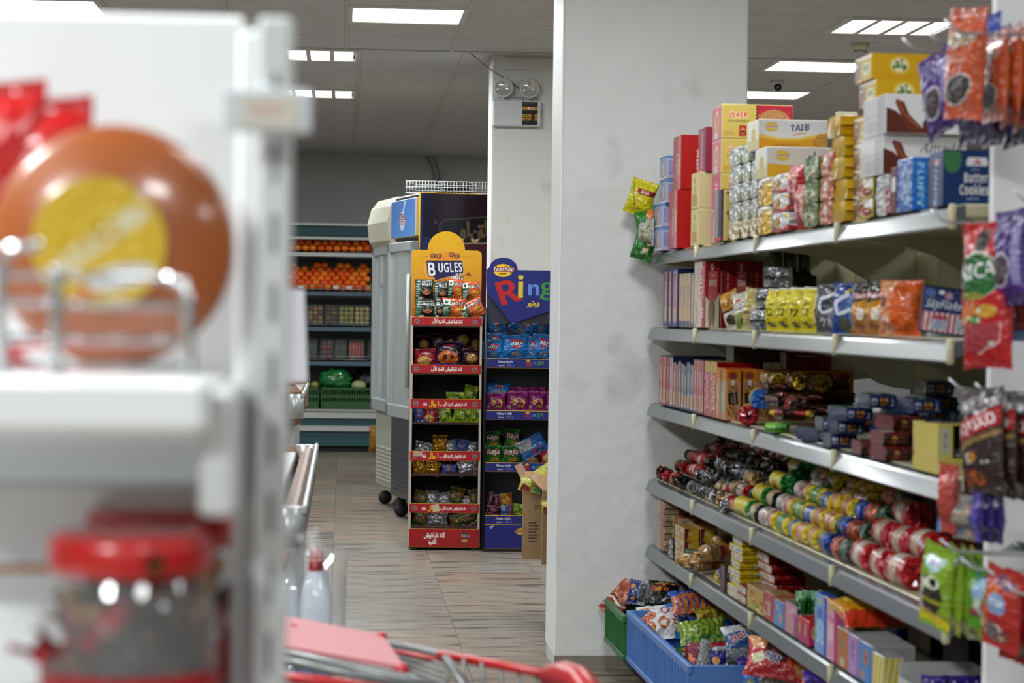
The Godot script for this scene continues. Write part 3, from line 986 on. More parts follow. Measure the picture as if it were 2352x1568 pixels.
func paint_arts() -> void:
	for c in [["white", "e9e9e7"], ["grey", "9a9a9c"], ["silver", "c4c6c8"], ["black", "141211"], ["red", "b3101a"], ["darkred", "6d0f16"], ["navy", "152349"], ["blue", "1c56b0"], ["yellow", "e8c40e"], ["green", "1d7a2c"], ["kraft", "a98058"], ["cream", "d8c58c"], ["brown", "3b1d14"], ["orange", "e0641c"], ["purple", "3c2080"], ["pink", "c8408a"], ["teal", "1c7a78"], ["lime", "8cb81c"], ["gold", "b8903c"]]: plain(c[0], C(c[1]))
	# --- top shelf ---
	pic("bluebox_side", 90, 110, func(k):
		k.all(C("a9c4e2")); k.rect(0, 0, 90, 10, C("4d86c8")); k.ell(40, 60, 16, 44, C("7d8fae")); k.ell(44, 60, 12, 36, C("d7d9e2")); k.rect(0, 100, 90, 10, C("eef0f4")); k.ell(62, 74, 8, 26, C("e0b070")); k.line([V(30, 20), V(34, 96)], 5, C("b05a86")))
	pic("bluebox_front", 120, 110, func(k):
		k.all(C("b9b4d8")); k.rect(0, 0, 120, 12, C("5a90d0")); k.small(8, 24, 104, 70, 14, C("7d76b0"), 4))
	pic("redbox_side", 80, 180, func(k):
		k.all(C("c85a68")); k.rect(50, 0, 30, 180, C("d98a92")); k.text("crackers", 38, 100, 16, C("f4e4e4"), {"turn": -PI / 2, "slant": 0.2}); k.rect(56, 60, 16, 70, C("e6c9a0")))
	pic("redbox_front", 200, 180, func(k):
		k.all(C("b01414")); k.text("SALTED STICK CRACKERS", 82, 84, 13, C("f2d9d2"), {"turn": PI / 2, "fit": 140}); k.arabic("qrlaysb lwlatB", 52, 84, 12, C("f2d9d2"), 2.0, PI / 2); k.text("150g", 56, 156, 8, C("f2d9d2"), {"turn": PI / 2}); k.rect(70, 138, 42, 36, C("7a0e10")); k.ell(91, 156, 15, 12, C("c89850")))
	pic("redbox_low", 200, 180, func(k):
		k.all(C("ae1212")); k.ell(140, 52, 26, 30, C("f0eef2")); k.text("S", 138, 48, 26, C("2c3c8c"), {"turn": PI / 2}); k.rect(108, 118, 26, 14, C("e8d8d8")))
	pic("pinkbox_side", 100, 140, func(k): k.all(C("b04a62")); k.small(40, 10, 20, 120, 22, C("e4b4bc"), 5); k.rect(74, 0, 26, 140, C("8c2c44")))
	pic("pinkbox_front", 60, 120, func(k): k.all(C("a99ca0")); k.rect(0, 0, 8, 120, C("8c2c44")); k.ell(36, 64, 4, 5, C("5c5458")))
	pic("creambox_side", 80, 110, func(k):
		k.all(C("e6d892")); k.text("B", 40, 24, 16, C("b03a30")); k.text("E", 40, 50, 16, C("b03a30")); k.rect(18, 70, 44, 30, C("d6b060")); k.small(10, 64, 60, 40, 8, C("c08a40"), 8))
	pic("creambox_front", 90, 110, func(k): k.all(C("cbb58a")); k.ell(42, 52, 16, 34, C("d9c9a2")); k.ell(42, 64, 6, 9, C("a9b09a")); k.rect(76, 60, 8, 44, C("c9a07c")))
	pic("ulker_side", 80, 90, func(k):
		k.all(C("d8747c")); k.rect(0, 0, 80, 6, C("e49aa0")); k.ell(38, 46, 17, 34, C("e2cdb0")); k.ell(38, 40, 10, 16, C("b98a58")); k.ell(38, 66, 10, 14, C("c89a6a")); k.rect(18, 70, 30, 18, C("d8c8c8")))
	pic("ulker_front", 220, 90, func(k):
		k.all(C("cdb45a"))
		k.text("ÜLKER", 50, 26, 14, C("cc1522"), {"slant": 0.15, "fit": 66, "rim": 1.4, "rim_color": C("f4e8c0")})
		k.text("CHOCOSANDWICH", 50, 44, 6, C("6c6a3c"), {"fit": 66})
		k.rect(54, 56, 22, 28, C("a8281e")); k.ell(65, 70, 8, 9, C("d8864c")); k.ell(65, 72, 8, 3, C("4a1a10")); k.small(6, 72, 34, 13, 3, C("b88a3a"), 3)
		k.rect(108, 0, 112, 90, C("bb2236"))
		for j in 12: k.ell(109, 4 + j * 8, 3.5, 3.5, C("4a2018"))
		k.ell(162, 54, 54, 40, C("8a5426")); k.ell(162, 50, 53, 38, C("ba8450")); k.specks(70, 1.2, 2.6, [C("a06a38"), C("d2a272")], 4, Rect2(0.52, 0.22, 0.44, 0.7)); k.curve([V(142, 66), V(160, 54), V(182, 50)], 5, C("30140c")))
	pic("oif_side", 80, 90, func(k): k.all(C("c8546a")); k.text("OIF", 40, 40, 18, C("f2dada"), {"turn": -PI / 2}))
	pic("coffee_side", 60, 120, func(k): k.all(C("8d8c94")); k.rect(34, 0, 26, 120, C("3a2224")); k.text("coffee", 16, 60, 9, C("a85a70"), {"turn": -PI / 2}); k.rect(0, 112, 60, 8, C("c43c34")))
	pic("coffee_front", 130, 140, func(k):
		k.all(C("d2b866"))
		var g := RandomNumberGenerator.new()
		g.seed = 3
		for j in 26:
			var x := g.randf() * 130
			var y := g.randf() * 140
			k.ell(x, y, 7, 5, C("6a4420"), g.randf() * PI); k.ell(x, y, 5, 1.2, C("2c160a"), g.randf() * PI))
	pic("foilpack_side", 90, 50, func(k):
		k.all(C("c8ccc6")); k.specks(40, 2, 6, [C("eef0ee"), C("9aa0a0"), C("e6e2ca"), C("b8bcc8")], 6); k.text("M", 36, 24, 14, C("6a7290"), {"thin": true}); k.rect(60, 30, 30, 20, C("a8b050")))
	pic("foilpack_low", 90, 50, func(k):
		k.all(C("d6c8a8")); k.specks(40, 2, 6, [C("eeeae0"), C("b09a78"), C("e6d8a0"), C("c0b8b8")], 9); k.text("M", 36, 24, 14, C("a06a5a"), {"thin": true}); k.rect(62, 20, 28, 30, C("d8b020")))
	pic("taib_side", 60, 80, func(k): k.all(C("dfdccd")); k.rect(0, 52, 60, 28, C("c9b98a")); k.ell(34, 40, 12, 20, C("c8b06a")))
	pic("taib_front", 260, 110, func(k):
		k.all(C("ecebea"))
		k.poly([V(0, 52), V(70, 66), V(150, 66), V(260, 44), V(260, 110), V(0, 110)], C("f4cc50")); k.poly([V(0, 66), V(80, 76), V(160, 74), V(260, 58), V(260, 110), V(0, 110)], C("e8a416"))
		k.ell(48, 26, 25, 18, C("d8a018")); k.ell(48, 26, 23, 16, C("f6d838")); k.text("Teashop", 48, 26, 10, C("c03028"), {"slant": 0.2, "fit": 46, "rim": 1.3, "rim_color": Color.WHITE})
		k.text("TAIB", 156, 28, 24, C("28246c"), {"slant": 0.12, "turn": -0.08}); k.line([V(130, 56), V(182, 46)], 4, C("e08a20")); k.small(60, 90, 120, 10, 2, C("b06a14"), 4)
		k.poly([V(206, 86), V(226, 52), V(260, 50), V(260, 108), V(230, 108)], C("b67c28")); k.poly([V(210, 82), V(228, 54), V(260, 52), V(260, 100), V(234, 100)], C("d39a3c"))
		for j in 5: k.ell(226 + j * 8, 66 + (j % 2) * 14, 2.4, 2.4, C("7a4c14")))
	pic("taib_arabic", 260, 110, func(k):
		k.all(C("ecebea")); k.ell(56, 30, 26, 19, C("d8a018")); k.ell(56, 30, 24, 17, C("f6d838")); k.text("Teashop", 56, 30, 10, C("c03028"), {"slant": 0.2, "fit": 48, "rim": 1.3, "rim_color": Color.WHITE})
		k.arabic("oyB", 160, 30, 26, C("28246c"), 4.5, -0.08); k.rect(150, 58, 110, 52, C("c81c22")); k.poly([V(0, 60), V(150, 70), V(150, 110), V(0, 110)], C("f0bc30")))
	pic("teapack_gold", 90, 60, func(k): k.all(C("e9e6dc")); k.poly([V(40, 10), V(90, 24), V(90, 60), V(36, 60)], C("e8b81c")); k.poly([V(50, 6), V(90, 14), V(90, 24), V(48, 16)], C("f2d468")); k.ell(30, 40, 13, 26, C("b08438")); k.ell(28, 38, 10, 22, C("d0aa60")); k.text("t", 14, 14, 10, C("8a9a6a")))
	pic("teapack_red", 90, 60, func(k): k.all(C("ecebe8")); k.poly([V(0, 42), V(50, 48), V(90, 30), V(90, 60), V(0, 60)], C("c41c24")); k.ell(32, 32, 12, 20, C("a87838")); k.ell(31, 30, 9, 16, C("cfa458")); k.ell(68, 12, 12, 7, C("f0c830")); k.text("t", 14, 12, 9, C("b02028")))
	pic("pinkpack", 60, 100, func(k): k.fade(0, 100, C("d88a90"), C("b8283a")); k.rect(34, 0, 10, 100, C("d8b8a0")); k.rect(46, 10, 14, 90, C("c01422")); k.ell(14, 60, 6, 20, C("e6c8c8")))
	pic("greenpack", 100, 60, func(k): k.all(C("5d7a3a")); k.rect(76, 0, 24, 60, C("7c9a3c")); k.ell(30, 30, 12, 8, C("c9d4c0")); k.specks(16, 2, 6, [C("8aa468"), C("3c5a26"), C("c8d0b0")], 4); k.ell(56, 40, 8, 14, C("b8a078")))
	pic("copperpack", 100, 60, func(k): k.all(C("c0603c")); k.rect(76, 0, 24, 60, C("c8986a")); k.ell(46, 24, 9, 12, C("efe4da")); k.specks(14, 2, 5, [C("d88a68"), C("a04828")], 8); k.small(14, 44, 50, 10, 2, C("e8c8b0"), 3))
	pic("goldpack_side", 120, 60, func(k):
		k.all(C("8a6f4a")); k.rect(60, 0, 60, 60, C("d8b42a")); k.specks(20, 3, 8, [C("f4f0d8"), C("6a5436"), C("c9b48a")], 5, Rect2(0, 0, 0.5, 1)); k.rect(6, 4, 30, 24, C("dcdce0")); k.rect(66, 12, 34, 34, C("e8e0b0")); k.rect(72, 18, 22, 24, C("6c6a4c")); k.rect(0, 0, 120, 6, C("f4f2e0")))
	plain("packyellow", C("dcae0c"))
	pic("amada_side", 90, 90, func(k): k.all(C("c9c8cb")); k.rect(58, 0, 32, 90, C("a9a7ab")); k.line([V(0, 44), V(90, 40)], 2, C("97959b")); k.small(20, 56, 40, 28, 6, C("aaa4a6"), 3))
	pic("amada_front", 240, 140, func(k):
		k.all(C("e6e5e8"))
		k.poly([V(0, 46), V(30, 60), V(56, 92), V(80, 140), V(0, 140)], C("5c2616")); k.poly([V(30, 16), V(52, 26), V(66, 70), V(104, 118), V(160, 128), V(200, 140), V(70, 140), V(48, 90), V(26, 26)], C("6d2d18")); k.curve([V(36, 20), V(54, 70), V(96, 120)], 6, C("a05a34"))
		k.text("Amada", 168, 42, 30, C("3a2620"), {"slant": 0.3, "serif": true, "thin": true, "fit": 118}); k.curve([V(120, 60), V(170, 66), V(214, 58)], 2, C("8a7a74"))
		k.ell(140, 108, 34, 32, C("5a1e0c")); k.ell(144, 112, 26, 24, C("a85018")); k.ell(140, 108, 20, 18, C("d08030")); k.rect(168, 86, 72, 54, C("efeef0")))
	pic("waferbox_side", 80, 60, func(k): k.all(C("d9b030")); k.rect(0, 0, 80, 8, C("f6f2dc")); k.ell(54, 32, 18, 16, C("e8e6c0")); k.small(40, 24, 30, 14, 3, C("4a7040"), 3); k.rect(0, 6, 28, 54, C("9c7868")); k.specks(12, 2, 6, [C("e8d8c8"), C("7a5a48")], 2, Rect2(0, 0.1, 0.35, 0.9)))
	pic("waferbox_front", 260, 80, func(k):
		k.all(C("e0ac0a"))
		for r in 8: k.ell(92, 36, 40 - r * 2.5, 32 - r * 2, C("e0ac0a").lerp(C("fbf3c8"), r / 7.0))
		k.arabic("byAqlb", 92, 34, 22, C("2f6a34"), 4.2)
		k.rect(196, 0, 64, 80, C("c4441c")); k.text("TEASHOP", 226, 10, 6, C("f0d8b8"), {"fit": 34}); k.ell(220, 42, 34, 30, C("8a4c18")); k.ell(218, 40, 32, 28, C("c07a34"))
		for r in 9: k.line([V(190, 22 + r * 5), V(246, 18 + r * 5)], 1.2, C("8a4c18")))
	pic("tomato_side", 90, 60, func(k): k.all(C("5f7026")); k.rect(34, 0, 56, 60, C("d0b030")); k.rect(40, 4, 24, 24, C("e8e8ea")); k.ell(32, 36, 14, 16, C("b8442c")); k.ell(50, 44, 14, 12, C("8a3018")); k.rect(70, 8, 12, 40, C("8a9a60")))
	pic("strawpack", 70, 120, func(k): k.all(C("b9bcbc")); k.specks(30, 2, 7, [C("e6e8ea"), C("8f9596"), C("d0d4d8")], 5); k.poly([V(40, 40), V(70, 30), V(70, 120), V(46, 120)], C("b83a4c")))
	pic("crateside", 50, 110, func(k): k.all(C("6a1f24")); k.rect(8, 24, 34, 34, C("e2dfe4")); k.rect(0, 0, 50, 8, C("4a3430")))
	pic("fluffy_side", 90, 120, func(k): k.all(C("2f68bc")); k.ell(48, 60, 30, 46, C("86a4dc")); k.ell(46, 60, 22, 38, C("5d86cc")); k.curve([V(62, 26), V(58, 60), V(60, 96)], 5, C("c0b8a8")); k.curve([V(30, 30), V(40, 60), V(34, 90)], 4, C("cfe0f6")))
	pic("fluffy_front", 80, 120, func(k): k.all(C("1d78d2")); k.text("FLUFFY", 40, 62, 34, C("aee2f6"), {"turn": PI / 2, "fit": 100}); k.rect(0, 112, 80, 8, C("1a68c4")))
	pic("butter_side", 80, 120, func(k): k.all(C("26406a")); k.text("Butter", 38, 78, 20, C("b8c4d4"), {"turn": -PI / 2, "slant": 0.2}); k.ell(44, 24, 15, 7, C("d8c8d0")); k.rect(26, 20, 34, 6, C("c4808a")); k.rect(0, 0, 80, 10, C("2c4c7c")))
	pic("butter_front", 220, 150, func(k):
		k.all(C("12346c")); k.ell(40, 24, 42, 38, C("3f7c4a")); k.rect(0, 0, 220, 3, C("0e2450"))
		k.poly([V(104, 28), V(112, 18), V(196, 18), V(206, 34), V(200, 42), V(104, 42)], C("eceaf0")); k.arabic("brlaTs", 154, 30, 11, C("b83a44"), 2.6); k.small(126, 48, 44, 8, 2, C("9fb0c8"), 4)
		k.text("Butter", 150, 74, 26, C("f2f2f4"), {"rim": 1.5, "rim_color": C("0c1c44"), "fit": 110, "force": 1}); k.text("Cookies", 142, 106, 28, C("f2f2f4"), {"rim": 1.5, "rim_color": C("0c1c44"), "fit": 134, "force": 1}); k.small(106, 130, 80, 6, 1, C("b8c8dc"), 5))
	pic("peabag", 100, 140, func(k): k.all(C("d6ca18")); k.text("MA", 60, 46, 13, C("f4e4c8")); k.rect(34, 36, 66, 22, C("9a2420")); k.text("MA", 64, 47, 14, C("f4e4c8")); k.line([V(10, 20), V(40, 110)], 3, C("6a6410")))
	pic("greenbag", 100, 100, func(k): k.all(C("2c7a2a")); k.specks(18, 3, 10, [C("3f9a38"), C("1c5a20"), C("58b050")], 3); k.rect(60, 50, 24, 22, C("d0b8a0")); k.ell(80, 24, 16, 14, C("d87a30")))
	pic("clearbag", 80, 80, func(k): k.all(C("b8b4a8")); k.specks(22, 3, 10, [C("d08a50"), C("e8e8e6"), C("98a090"), C("7a8a58")], 5))
	more_arts()

func more_arts() -> void:
	# --- second shelf ---
	for q in [["stick_a", "2a3f8a", "c03a48"], ["stick_b", "3a2a5a", "c8343c"], ["stick_c", "4a5a8c", "b8a07a"]]:
		pic(q[0], 50, 150, func(k):
			k.all(C(q[1])); k.rect(14, 6, 26, 130, C("d8b0a8")); k.rect(18, 10, 14, 90, C(q[2])); k.text("crispstick", 25, 60, 9, C("f0dcd4"), {"turn": -PI / 2}); k.ell(27, 118, 11, 24, C("d6a074")); k.ell(26, 118, 7, 20, C("e4bc94")))
	pic("finger", 50, 140, func(k):
		k.all(C("d4b088")); k.rect(0, 0, 8, 140, C("8c8c98")); k.rect(12, 30, 24, 70, C("c89a8a")); k.text("/", 24, 40, 18, C("8c5c58")); k.ell(25, 104, 13, 16, C("e2b684")); k.rect(0, 124, 50, 16, C("3c4470")))
	pic("arcbox", 120, 60, func(k): k.all(C("1c2460")); k.curve([V(0, 40), V(40, 20), V(120, 12)], 7, C("c8983c")); k.rect(0, 34, 120, 26, C("6c2430")))
	pic("orion_side", 80, 200, func(k):
		k.all(C("dccfc4")); k.rect(58, 0, 22, 200, C("b01426")); k.text("ORION", 56, 70, 24, C("c81c30"), {"turn": -PI / 2, "fit": 96, "rim": 1.5, "rim_color": C("f2e8e0")}); k.text("PIE", 60, 154, 15, C("f0e4dc"), {"turn": -PI / 2}); k.curve([V(10, 120), V(26, 160), V(8, 196)], 8, C("b09a88")); k.curve([V(34, 10), V(24, 70), V(30, 110)], 5, C("b4a498")))
	pic("moon_front", 110, 220, func(k):
		k.all(C("a3101e")); k.ell(52, 20, 12, 12, C("ddd0c8")); k.ell(52, 20, 7, 4, C("2c1a1a")); k.rect(22, 34, 70, 120, C("d46a66")); k.rect(0, 34, 12, 186, C("b81c2a")); k.text("pure", 56, 50, 9, C("f4e8e4")); k.text("MOON PIE", 57, 72, 20, C("f4ece8"), {"fit": 60, "force": 1})
		k.poly([V(0, 116), V(60, 150), V(110, 104), V(110, 220), V(0, 220)], C("e0d4b4")); k.ell(40, 176, 16, 44, C("9a8474")); k.ell(66, 170, 14, 50, C("a8937f")); k.ell(64, 166, 5, 36, C("7c6a5c")))
	pic("pie_front", 110, 220, func(k): k.all(C("7c0c16")); k.rect(0, 34, 110, 186, C("9a101c")); k.rect(6, 34, 4, 186, C("d8b4b0")); k.text("MOON PIE", 62, 82, 16, C("d8c0b8"), {"turn": -PI / 2, "serif": true, "fit": 92}); k.text("moon", 30, 120, 7, C("c89a94"), {"turn": -PI / 2}))
	pic("amberpack", 70, 110, func(k): k.fade(0, 60, C("d89a14"), C("b87a10")); k.rect(0, 60, 70, 50, C("e8e4da")); k.rect(0, 56, 70, 6, C("4a2418")); k.text("L3", 36, 34, 20, C("5a3408")); k.ell(36, 84, 18, 14, C("50402c")))
	pic("labelpack", 70, 110, func(k): k.fade(0, 110, C("dcdccf"), C("8f9c2c")); k.rect(14, 16, 44, 44, C("efeee6")); k.rect(20, 20, 20, 8, C("b8342c")); k.small(18, 30, 38, 26, 4, C("3c3c3a"), 3); k.ell(46, 88, 14, 12, C("4a6a20")))
	pic("clearyellow", 70, 110, func(k): k.all(C("cfc07a")); k.specks(24, 3, 9, [C("e8e0b8"), C("b89a40"), C("d8b850"), C("f0ece0")], 6); k.rect(10, 60, 40, 7, C("8a6a50")))
	pic("silverend", 100, 60, func(k): k.all(C("3a2a2c")); k.rect(46, 0, 54, 60, C("aeb0b6")); k.specks(26, 2, 8, [C("d8dade"), C("888b92"), C("c2c5cc")], 3, Rect2(0.4, 0, 0.6, 1)); k.text("ni", 22, 32, 22, C("d8d4d8"), {"slant": 0.3}); k.rect(0, 48, 40, 12, C("2c58a8")))
	pic("olivebag", 60, 90, func(k): k.all(C("3a4012")); k.specks(10, 3, 10, [C("6a6a14"), C("26300e"), C("94801c")], 5))
	pic("caselabel", 90, 60, func(k): k.all(C("1e1a18")); k.small(8, 10, 54, 44, 10, C("6a645c"), 4))
	for q in [["y72_a", "a8c8a0", "c05a2c"], ["y72_b", "7c3418", "b06a30"], ["y72_c", "d8431c", "c8a080"], ["y72_d", "d8d2a8", "b0641e"]]:
		pic(q[0], 80, 120, func(k):
			k.all(C("e6d31a")); k.rect(52, 0, 28, 120, C(q[1])); k.ell(66, 70, 12, 34, C(q[2])); k.text("Lion", 28, 46, 9, C("3a4a2a"), {"slant": 0.3}); k.text("72", 26, 70, 20, C("2a2418")); k.rect(20, 94, 14, 16, C("6a6a30")); k.rect(0, 0, 80, 6, C("e8e6d4")))
	pic("graphite", 80, 120, func(k): k.all(C("55565c")); k.specks(20, 3, 10, [C("8a8b92"), C("34353a"), C("c8cacf")], 4); k.curve([V(52, 26), V(22, 44), V(30, 70), V(58, 62)], 9, C("e6e8ee")); k.ell(34, 54, 8, 14, C("2c3250")); k.text("72", 36, 96, 18, C("d0d2d8"), {"slant": 0.2}))
	pic("bluefilm", 80, 120, func(k): k.all(C("274a96")); k.rect(48, 0, 32, 120, C("5c7cb8")); k.curve([V(44, 30), V(18, 50), V(26, 74), V(52, 66)], 9, C("e6ecf4")); k.ell(40, 20, 6, 8, C("e8c030")); k.ell(36, 100, 12, 18, C("56604c")))
	pic("blackorange", 80, 120, func(k): k.fade(0, 50, C("2c2620"), C("4a3c2c")); k.poly([V(0, 56), V(80, 30), V(80, 120), V(0, 120)], C("d6901c")); k.poly([V(0, 80), V(60, 70), V(80, 120), V(0, 120)], C("b0763a")); k.rect(8, 26, 40, 14, C("8c3c48")); k.text("black", 28, 33, 10, C("e4d4d4")); k.ell(34, 74, 10, 14, C("efe6d8")))
	pic("orangefilm", 80, 120, func(k): k.all(C("e0601c")); k.rect(0, 0, 34, 120, C("d68a5a")); k.ell(16, 46, 9, 14, C("8a4a4c")); k.specks(10, 2, 6, [C("e8b090"), C("f0d8c8")], 3, Rect2(0, 0.5, 0.4, 0.5)))
	pic("sky_front", 240, 180, func(k):
		k.all(C("1c2a6a")); k.rect(0, 100, 240, 80, C("e0dce0"))
		for j in 12: k.rect(j * 22 + 2, 100, 10, 80, C("c01c38"))
		k.rect(40, 112, 70, 60, C("b8c0d4")); k.rect(44, 112, 62, 18, C("c04a62")); k.small(48, 134, 54, 34, 5, C("8a94ac"), 3); k.rect(150, 118, 40, 56, C("b4bccc"))
		k.text("SkyFlakes", 96, 70, 34, C("dfe4f0"), {"slant": 0.35, "fit": 170, "force": 1}); k.text("flakes", 200, 76, 24, C("aab4d4"), {"slant": 0.3, "fit": 60}); k.ell(26, 22, 22, 18, C("4a6ab0")); k.rect(86, 14, 34, 26, C("b08ca0")); k.rect(170, 20, 30, 26, C("c8a4a8")); k.rect(60, 8, 22, 16, C("e8ecf2")))
	pic("sky_side", 60, 180, func(k): k.all(C("c9ccd6")); k.small(8, 30, 44, 140, 20, C("8a8fa4"), 6))
	# --- third shelf ---
	var spines := [["c23a48", "d8b0a8", "8c4a58"], ["c8343e", "e0c0b0", "a04a50"], ["b01420", "c84a50", "801018"], ["a8707c", "d8b8b0", "5c5a80"], ["c05058", "d0a090", "6a3a48"], ["8ca050", "d8c8a0", "586a30"], ["30508c", "c8c8cc", "28305c"], ["50585c", "a8a8a4", "3a3c40"]]
	for j in spines.size():
		pic("spine_%d" % j, 24, 140, func(k):
			k.all(C(spines[j][2])); k.rect(3, 4, 18, 130, C(spines[j][1])); k.rect(5, 6, 11, 86, C(spines[j][0])); k.text("crispstick", 11, 52, 7, C("efe2da"), {"turn": -PI / 2, "fit": 80}); k.ell(12, 112, 8, 18, C("d2a078")))
	pic("redpouch", 60, 150, func(k): k.all(C("b41820")); k.rect(0, 0, 60, 30, C("c8981c")); k.text("SAMBER", 34, 84, 16, C("f0d8d4"), {"turn": PI / 2, "slant": 0.2, "fit": 96, "force": 1}); k.rect(6, 30, 10, 110, C("d88a84")))
	pic("choco_front", 110, 220, func(k):
		k.all(C("cf9a6c")); k.rect(0, 0, 110, 50, C("d88a1c")); k.ell(50, 26, 34, 18, C("a8401c")); k.text("teashop", 50, 28, 13, C("5c2c6c"), {"slant": 0.2, "fit": 62})
		for p in [[54, 84, 38], [44, 176, 36], [90, 200, 22]]:
			k.ell(p[0], p[1], p[2], p[2] * 0.84, C("9a6430")); k.ell(p[0], p[1] - 1, p[2] * 0.9, p[2] * 0.74, C("bb864a"))
			for j in 8: k.ell(p[0] + p[2] * 0.6 * cos(j * 2.4), p[1] + p[2] * 0.5 * sin(j * 1.7), 5, 4, C("3a1c10"))
		k.poly([V(14, 104), V(84, 94), V(94, 150), V(20, 152)], C("22140f")); k.text("CHOCO", 66, 122, 13, C("e4d4bc"), {"turn": PI / 2 - 0.1, "fit": 50}); k.text("LOOK", 44, 128, 10, C("d0bca0"), {"turn": PI / 2 - 0.1, "fit": 36}); k.rect(40, 44, 26, 24, C("e4e2dc")))
	pic("choco_side", 40, 220, func(k): k.all(C("c99a72")); k.rect(0, 0, 40, 46, C("c8801c")); k.rect(8, 60, 22, 130, C("a8bca0")); k.text("choco", 19, 120, 11, C("efe8dc"), {"turn": -PI / 2}))
	pic("redcase_front", 200, 64, func(k): k.all(C("6c1016")); k.rect(150, 0, 50, 64, C("8a3a10")); k.rect(20, 10, 20, 12, C("2c1418")); k.rect(52, 10, 84, 5, C("c09a9a")); k.small(52, 24, 90, 30, 5, C("8a2a30"), 3))
	pic("redcase_side", 40, 64, func(k): k.all(C("a89490")); k.rect(22, 10, 18, 54, C("cfcbcc")))
	pic("darkcase", 40, 40, func(k): k.all(C("2a2118")); k.rect(0, 0, 40, 6, C("3c3226")))
	pic("roll_yr", 120, 80, func(k): k.all(C("d8c430")); k.rect(60, 0, 60, 80, C("c8b8a0")); k.specks(24, 3, 9, [C("b81c2c"), C("e8d890"), C("d89a6a"), C("7c2860")], 5, Rect2(0.4, 0, 0.6, 1)))
	pic("fold_red", 60, 40, func(k): k.all(C("a80e1c")); k.specks(8, 2, 7, [C("d83a4a"), C("7a0812"), C("6c2a78")], 4))
	pic("fold_blue", 60, 40, func(k): k.all(C("1c64c0")); k.specks(8, 3, 8, [C("3c88dc"), C("164c98")], 4))
	pic("fold_gold", 60, 40, func(k): k.all(C("a8841c")); k.specks(20, 2, 7, [C("dcb840"), C("6c4e10"), C("f0da80")], 4))
	pic("fold_brown", 60, 40, func(k): k.all(C("3c1c1e")); k.specks(12, 2, 7, [C("6a3a3c"), C("200c0e"), C("8a5a58")], 4))
	pic("limepack", 120, 60, func(k): k.all(C("4f9a1c")); k.rect(0, 0, 60, 60, C("6cba30")); k.text("Zed", 34, 30, 18, C("e6efd8"), {"slant": 0.3}); k.rect(90, 0, 30, 60, C("387014")))
	pic("cocoapack", 100, 60, func(k): k.all(C("1e0f0d")); k.ell(52, 26, 36, 20, C("34190f")); k.curve([V(20, 20), V(50, 8), V(86, 18)], 5, C("b0706a")); k.curve([V(26, 28), V(54, 18), V(82, 26)], 3, C("7a3a30")); k.rect(0, 46, 100, 14, C("2c1410")))
	pic("navypack_front", 110, 60, func(k): k.all(C("1c2a58")); k.rect(8, 16, 22, 26, C("c9ccd8")); k.rect(12, 20, 14, 18, C("7c84a4")); k.rect(42, 16, 30, 26, C("c88a38")); k.small(44, 18, 26, 22, 3, C("7a4a1c"), 3); k.poly([V(84, 46), V(90, 14), V(98, 46)], C("b4c0dc")))
	pic("navypack_top", 110, 60, func(k): k.all(C("12602e")); k.poly([V(0, 0), V(110, 30), V(110, 60), V(0, 60)], C("122048")); k.ell(70, 24, 8, 8, C("a8b8c8")))
	pic("brownpack_front", 110, 60, func(k): k.all(C("42231f")); k.rect(0, 0, 110, 10, C("7a1c1e")); k.ell(48, 34, 13, 17, C("c08a4a")); k.rect(70, 18, 24, 26, C("5c3c34")); k.rect(20, 40, 70, 6, C("8c2c24")))
	pic("cowpack", 60, 130, func(k): k.all(C("1c1a3c")); k.specks(9, 6, 16, [C("dcdad8"), C("c8b8b0"), C("e8e6e8")], 7); k.ell(20, 40, 12, 8, C("c09a88")))
	pic("pinkcream", 60, 130, func(k): k.all(C("b08a84")); k.rect(0, 70, 60, 60, C("a83a44")); k.ell(34, 30, 16, 22, C("c89a58")); k.specks(10, 3, 8, [C("dcc8c0"), C("8a5a58")], 4))
	pic("creamcase", 120, 180, func(k): k.all(C("c9b95c")); k.rect(22, 10, 34, 66, C("b9b7a4")); k.text("8", 38, 30, 14, C("6c6e7c")); k.text("8", 38, 54, 14, C("6c6e7c")); k.small(20, 150, 80, 20, 3, C("8f8238"), 4))
	# --- rolls of the fourth shelf: [body colours], read from the pillar outwards
	pic("roll_yellow", 120, 80, func(k): k.all(C("dcc820")); k.text("OBBA", 60, 24, 20, C("6c641c"), {"fit": 90}); k.text("OBBA", 60, 60, 20, C("8a3c2c"), {"fit": 90}); k.rect(0, 0, 6, 80, C("e8dc60")))
	pic("roll_cream", 120, 80, func(k): k.all(C("c8c4c0")); k.text("8", 30, 26, 22, C("5c5a60")); k.text("8", 80, 56, 22, C("5c5a60")); k.rect(90, 0, 30, 80, C("b88a58")); k.rect(60, 0, 10, 80, C("b02a48")))
	pic("roll_tan", 120, 80, func(k): k.all(C("b89868")); k.specks(18, 4, 12, [C("d0b488"), C("96744a"), C("c8a878")], 4); k.curve([V(10, 20), V(50, 60), V(110, 30)], 3, C("e0cca0")))
	pic("roll_green", 120, 80, func(k): k.all(C("4f8a3c")); k.ell(40, 30, 22, 14, C("c8b088")); k.text("OB", 70, 56, 18, C("d8e0c0")))
	pic("roll_redyellow", 120, 80, func(k): k.all(C("b83a30")); k.rect(50, 0, 70, 80, C("d8a878")); k.text("TEA", 50, 30, 16, C("f2d8b0")); k.ell(90, 54, 22, 16, C("c88a4c")))
	pic("roll_orangeyellow", 120, 80, func(k): k.all(C("d09a68")); k.text("tea", 40, 26, 16, C("a03c28")); k.ell(80, 50, 26, 18, C("b8743c")); k.rect(0, 0, 30, 80, C("c8603a")))
	pic("roll_bluesilver", 120, 80, func(k): k.all(C("6a7078")); k.rect(60, 0, 60, 80, C("2c5cb0")); k.specks(16, 3, 9, [C("d0d4dc"), C("3c68c0"), C("a8b0bc")], 5))
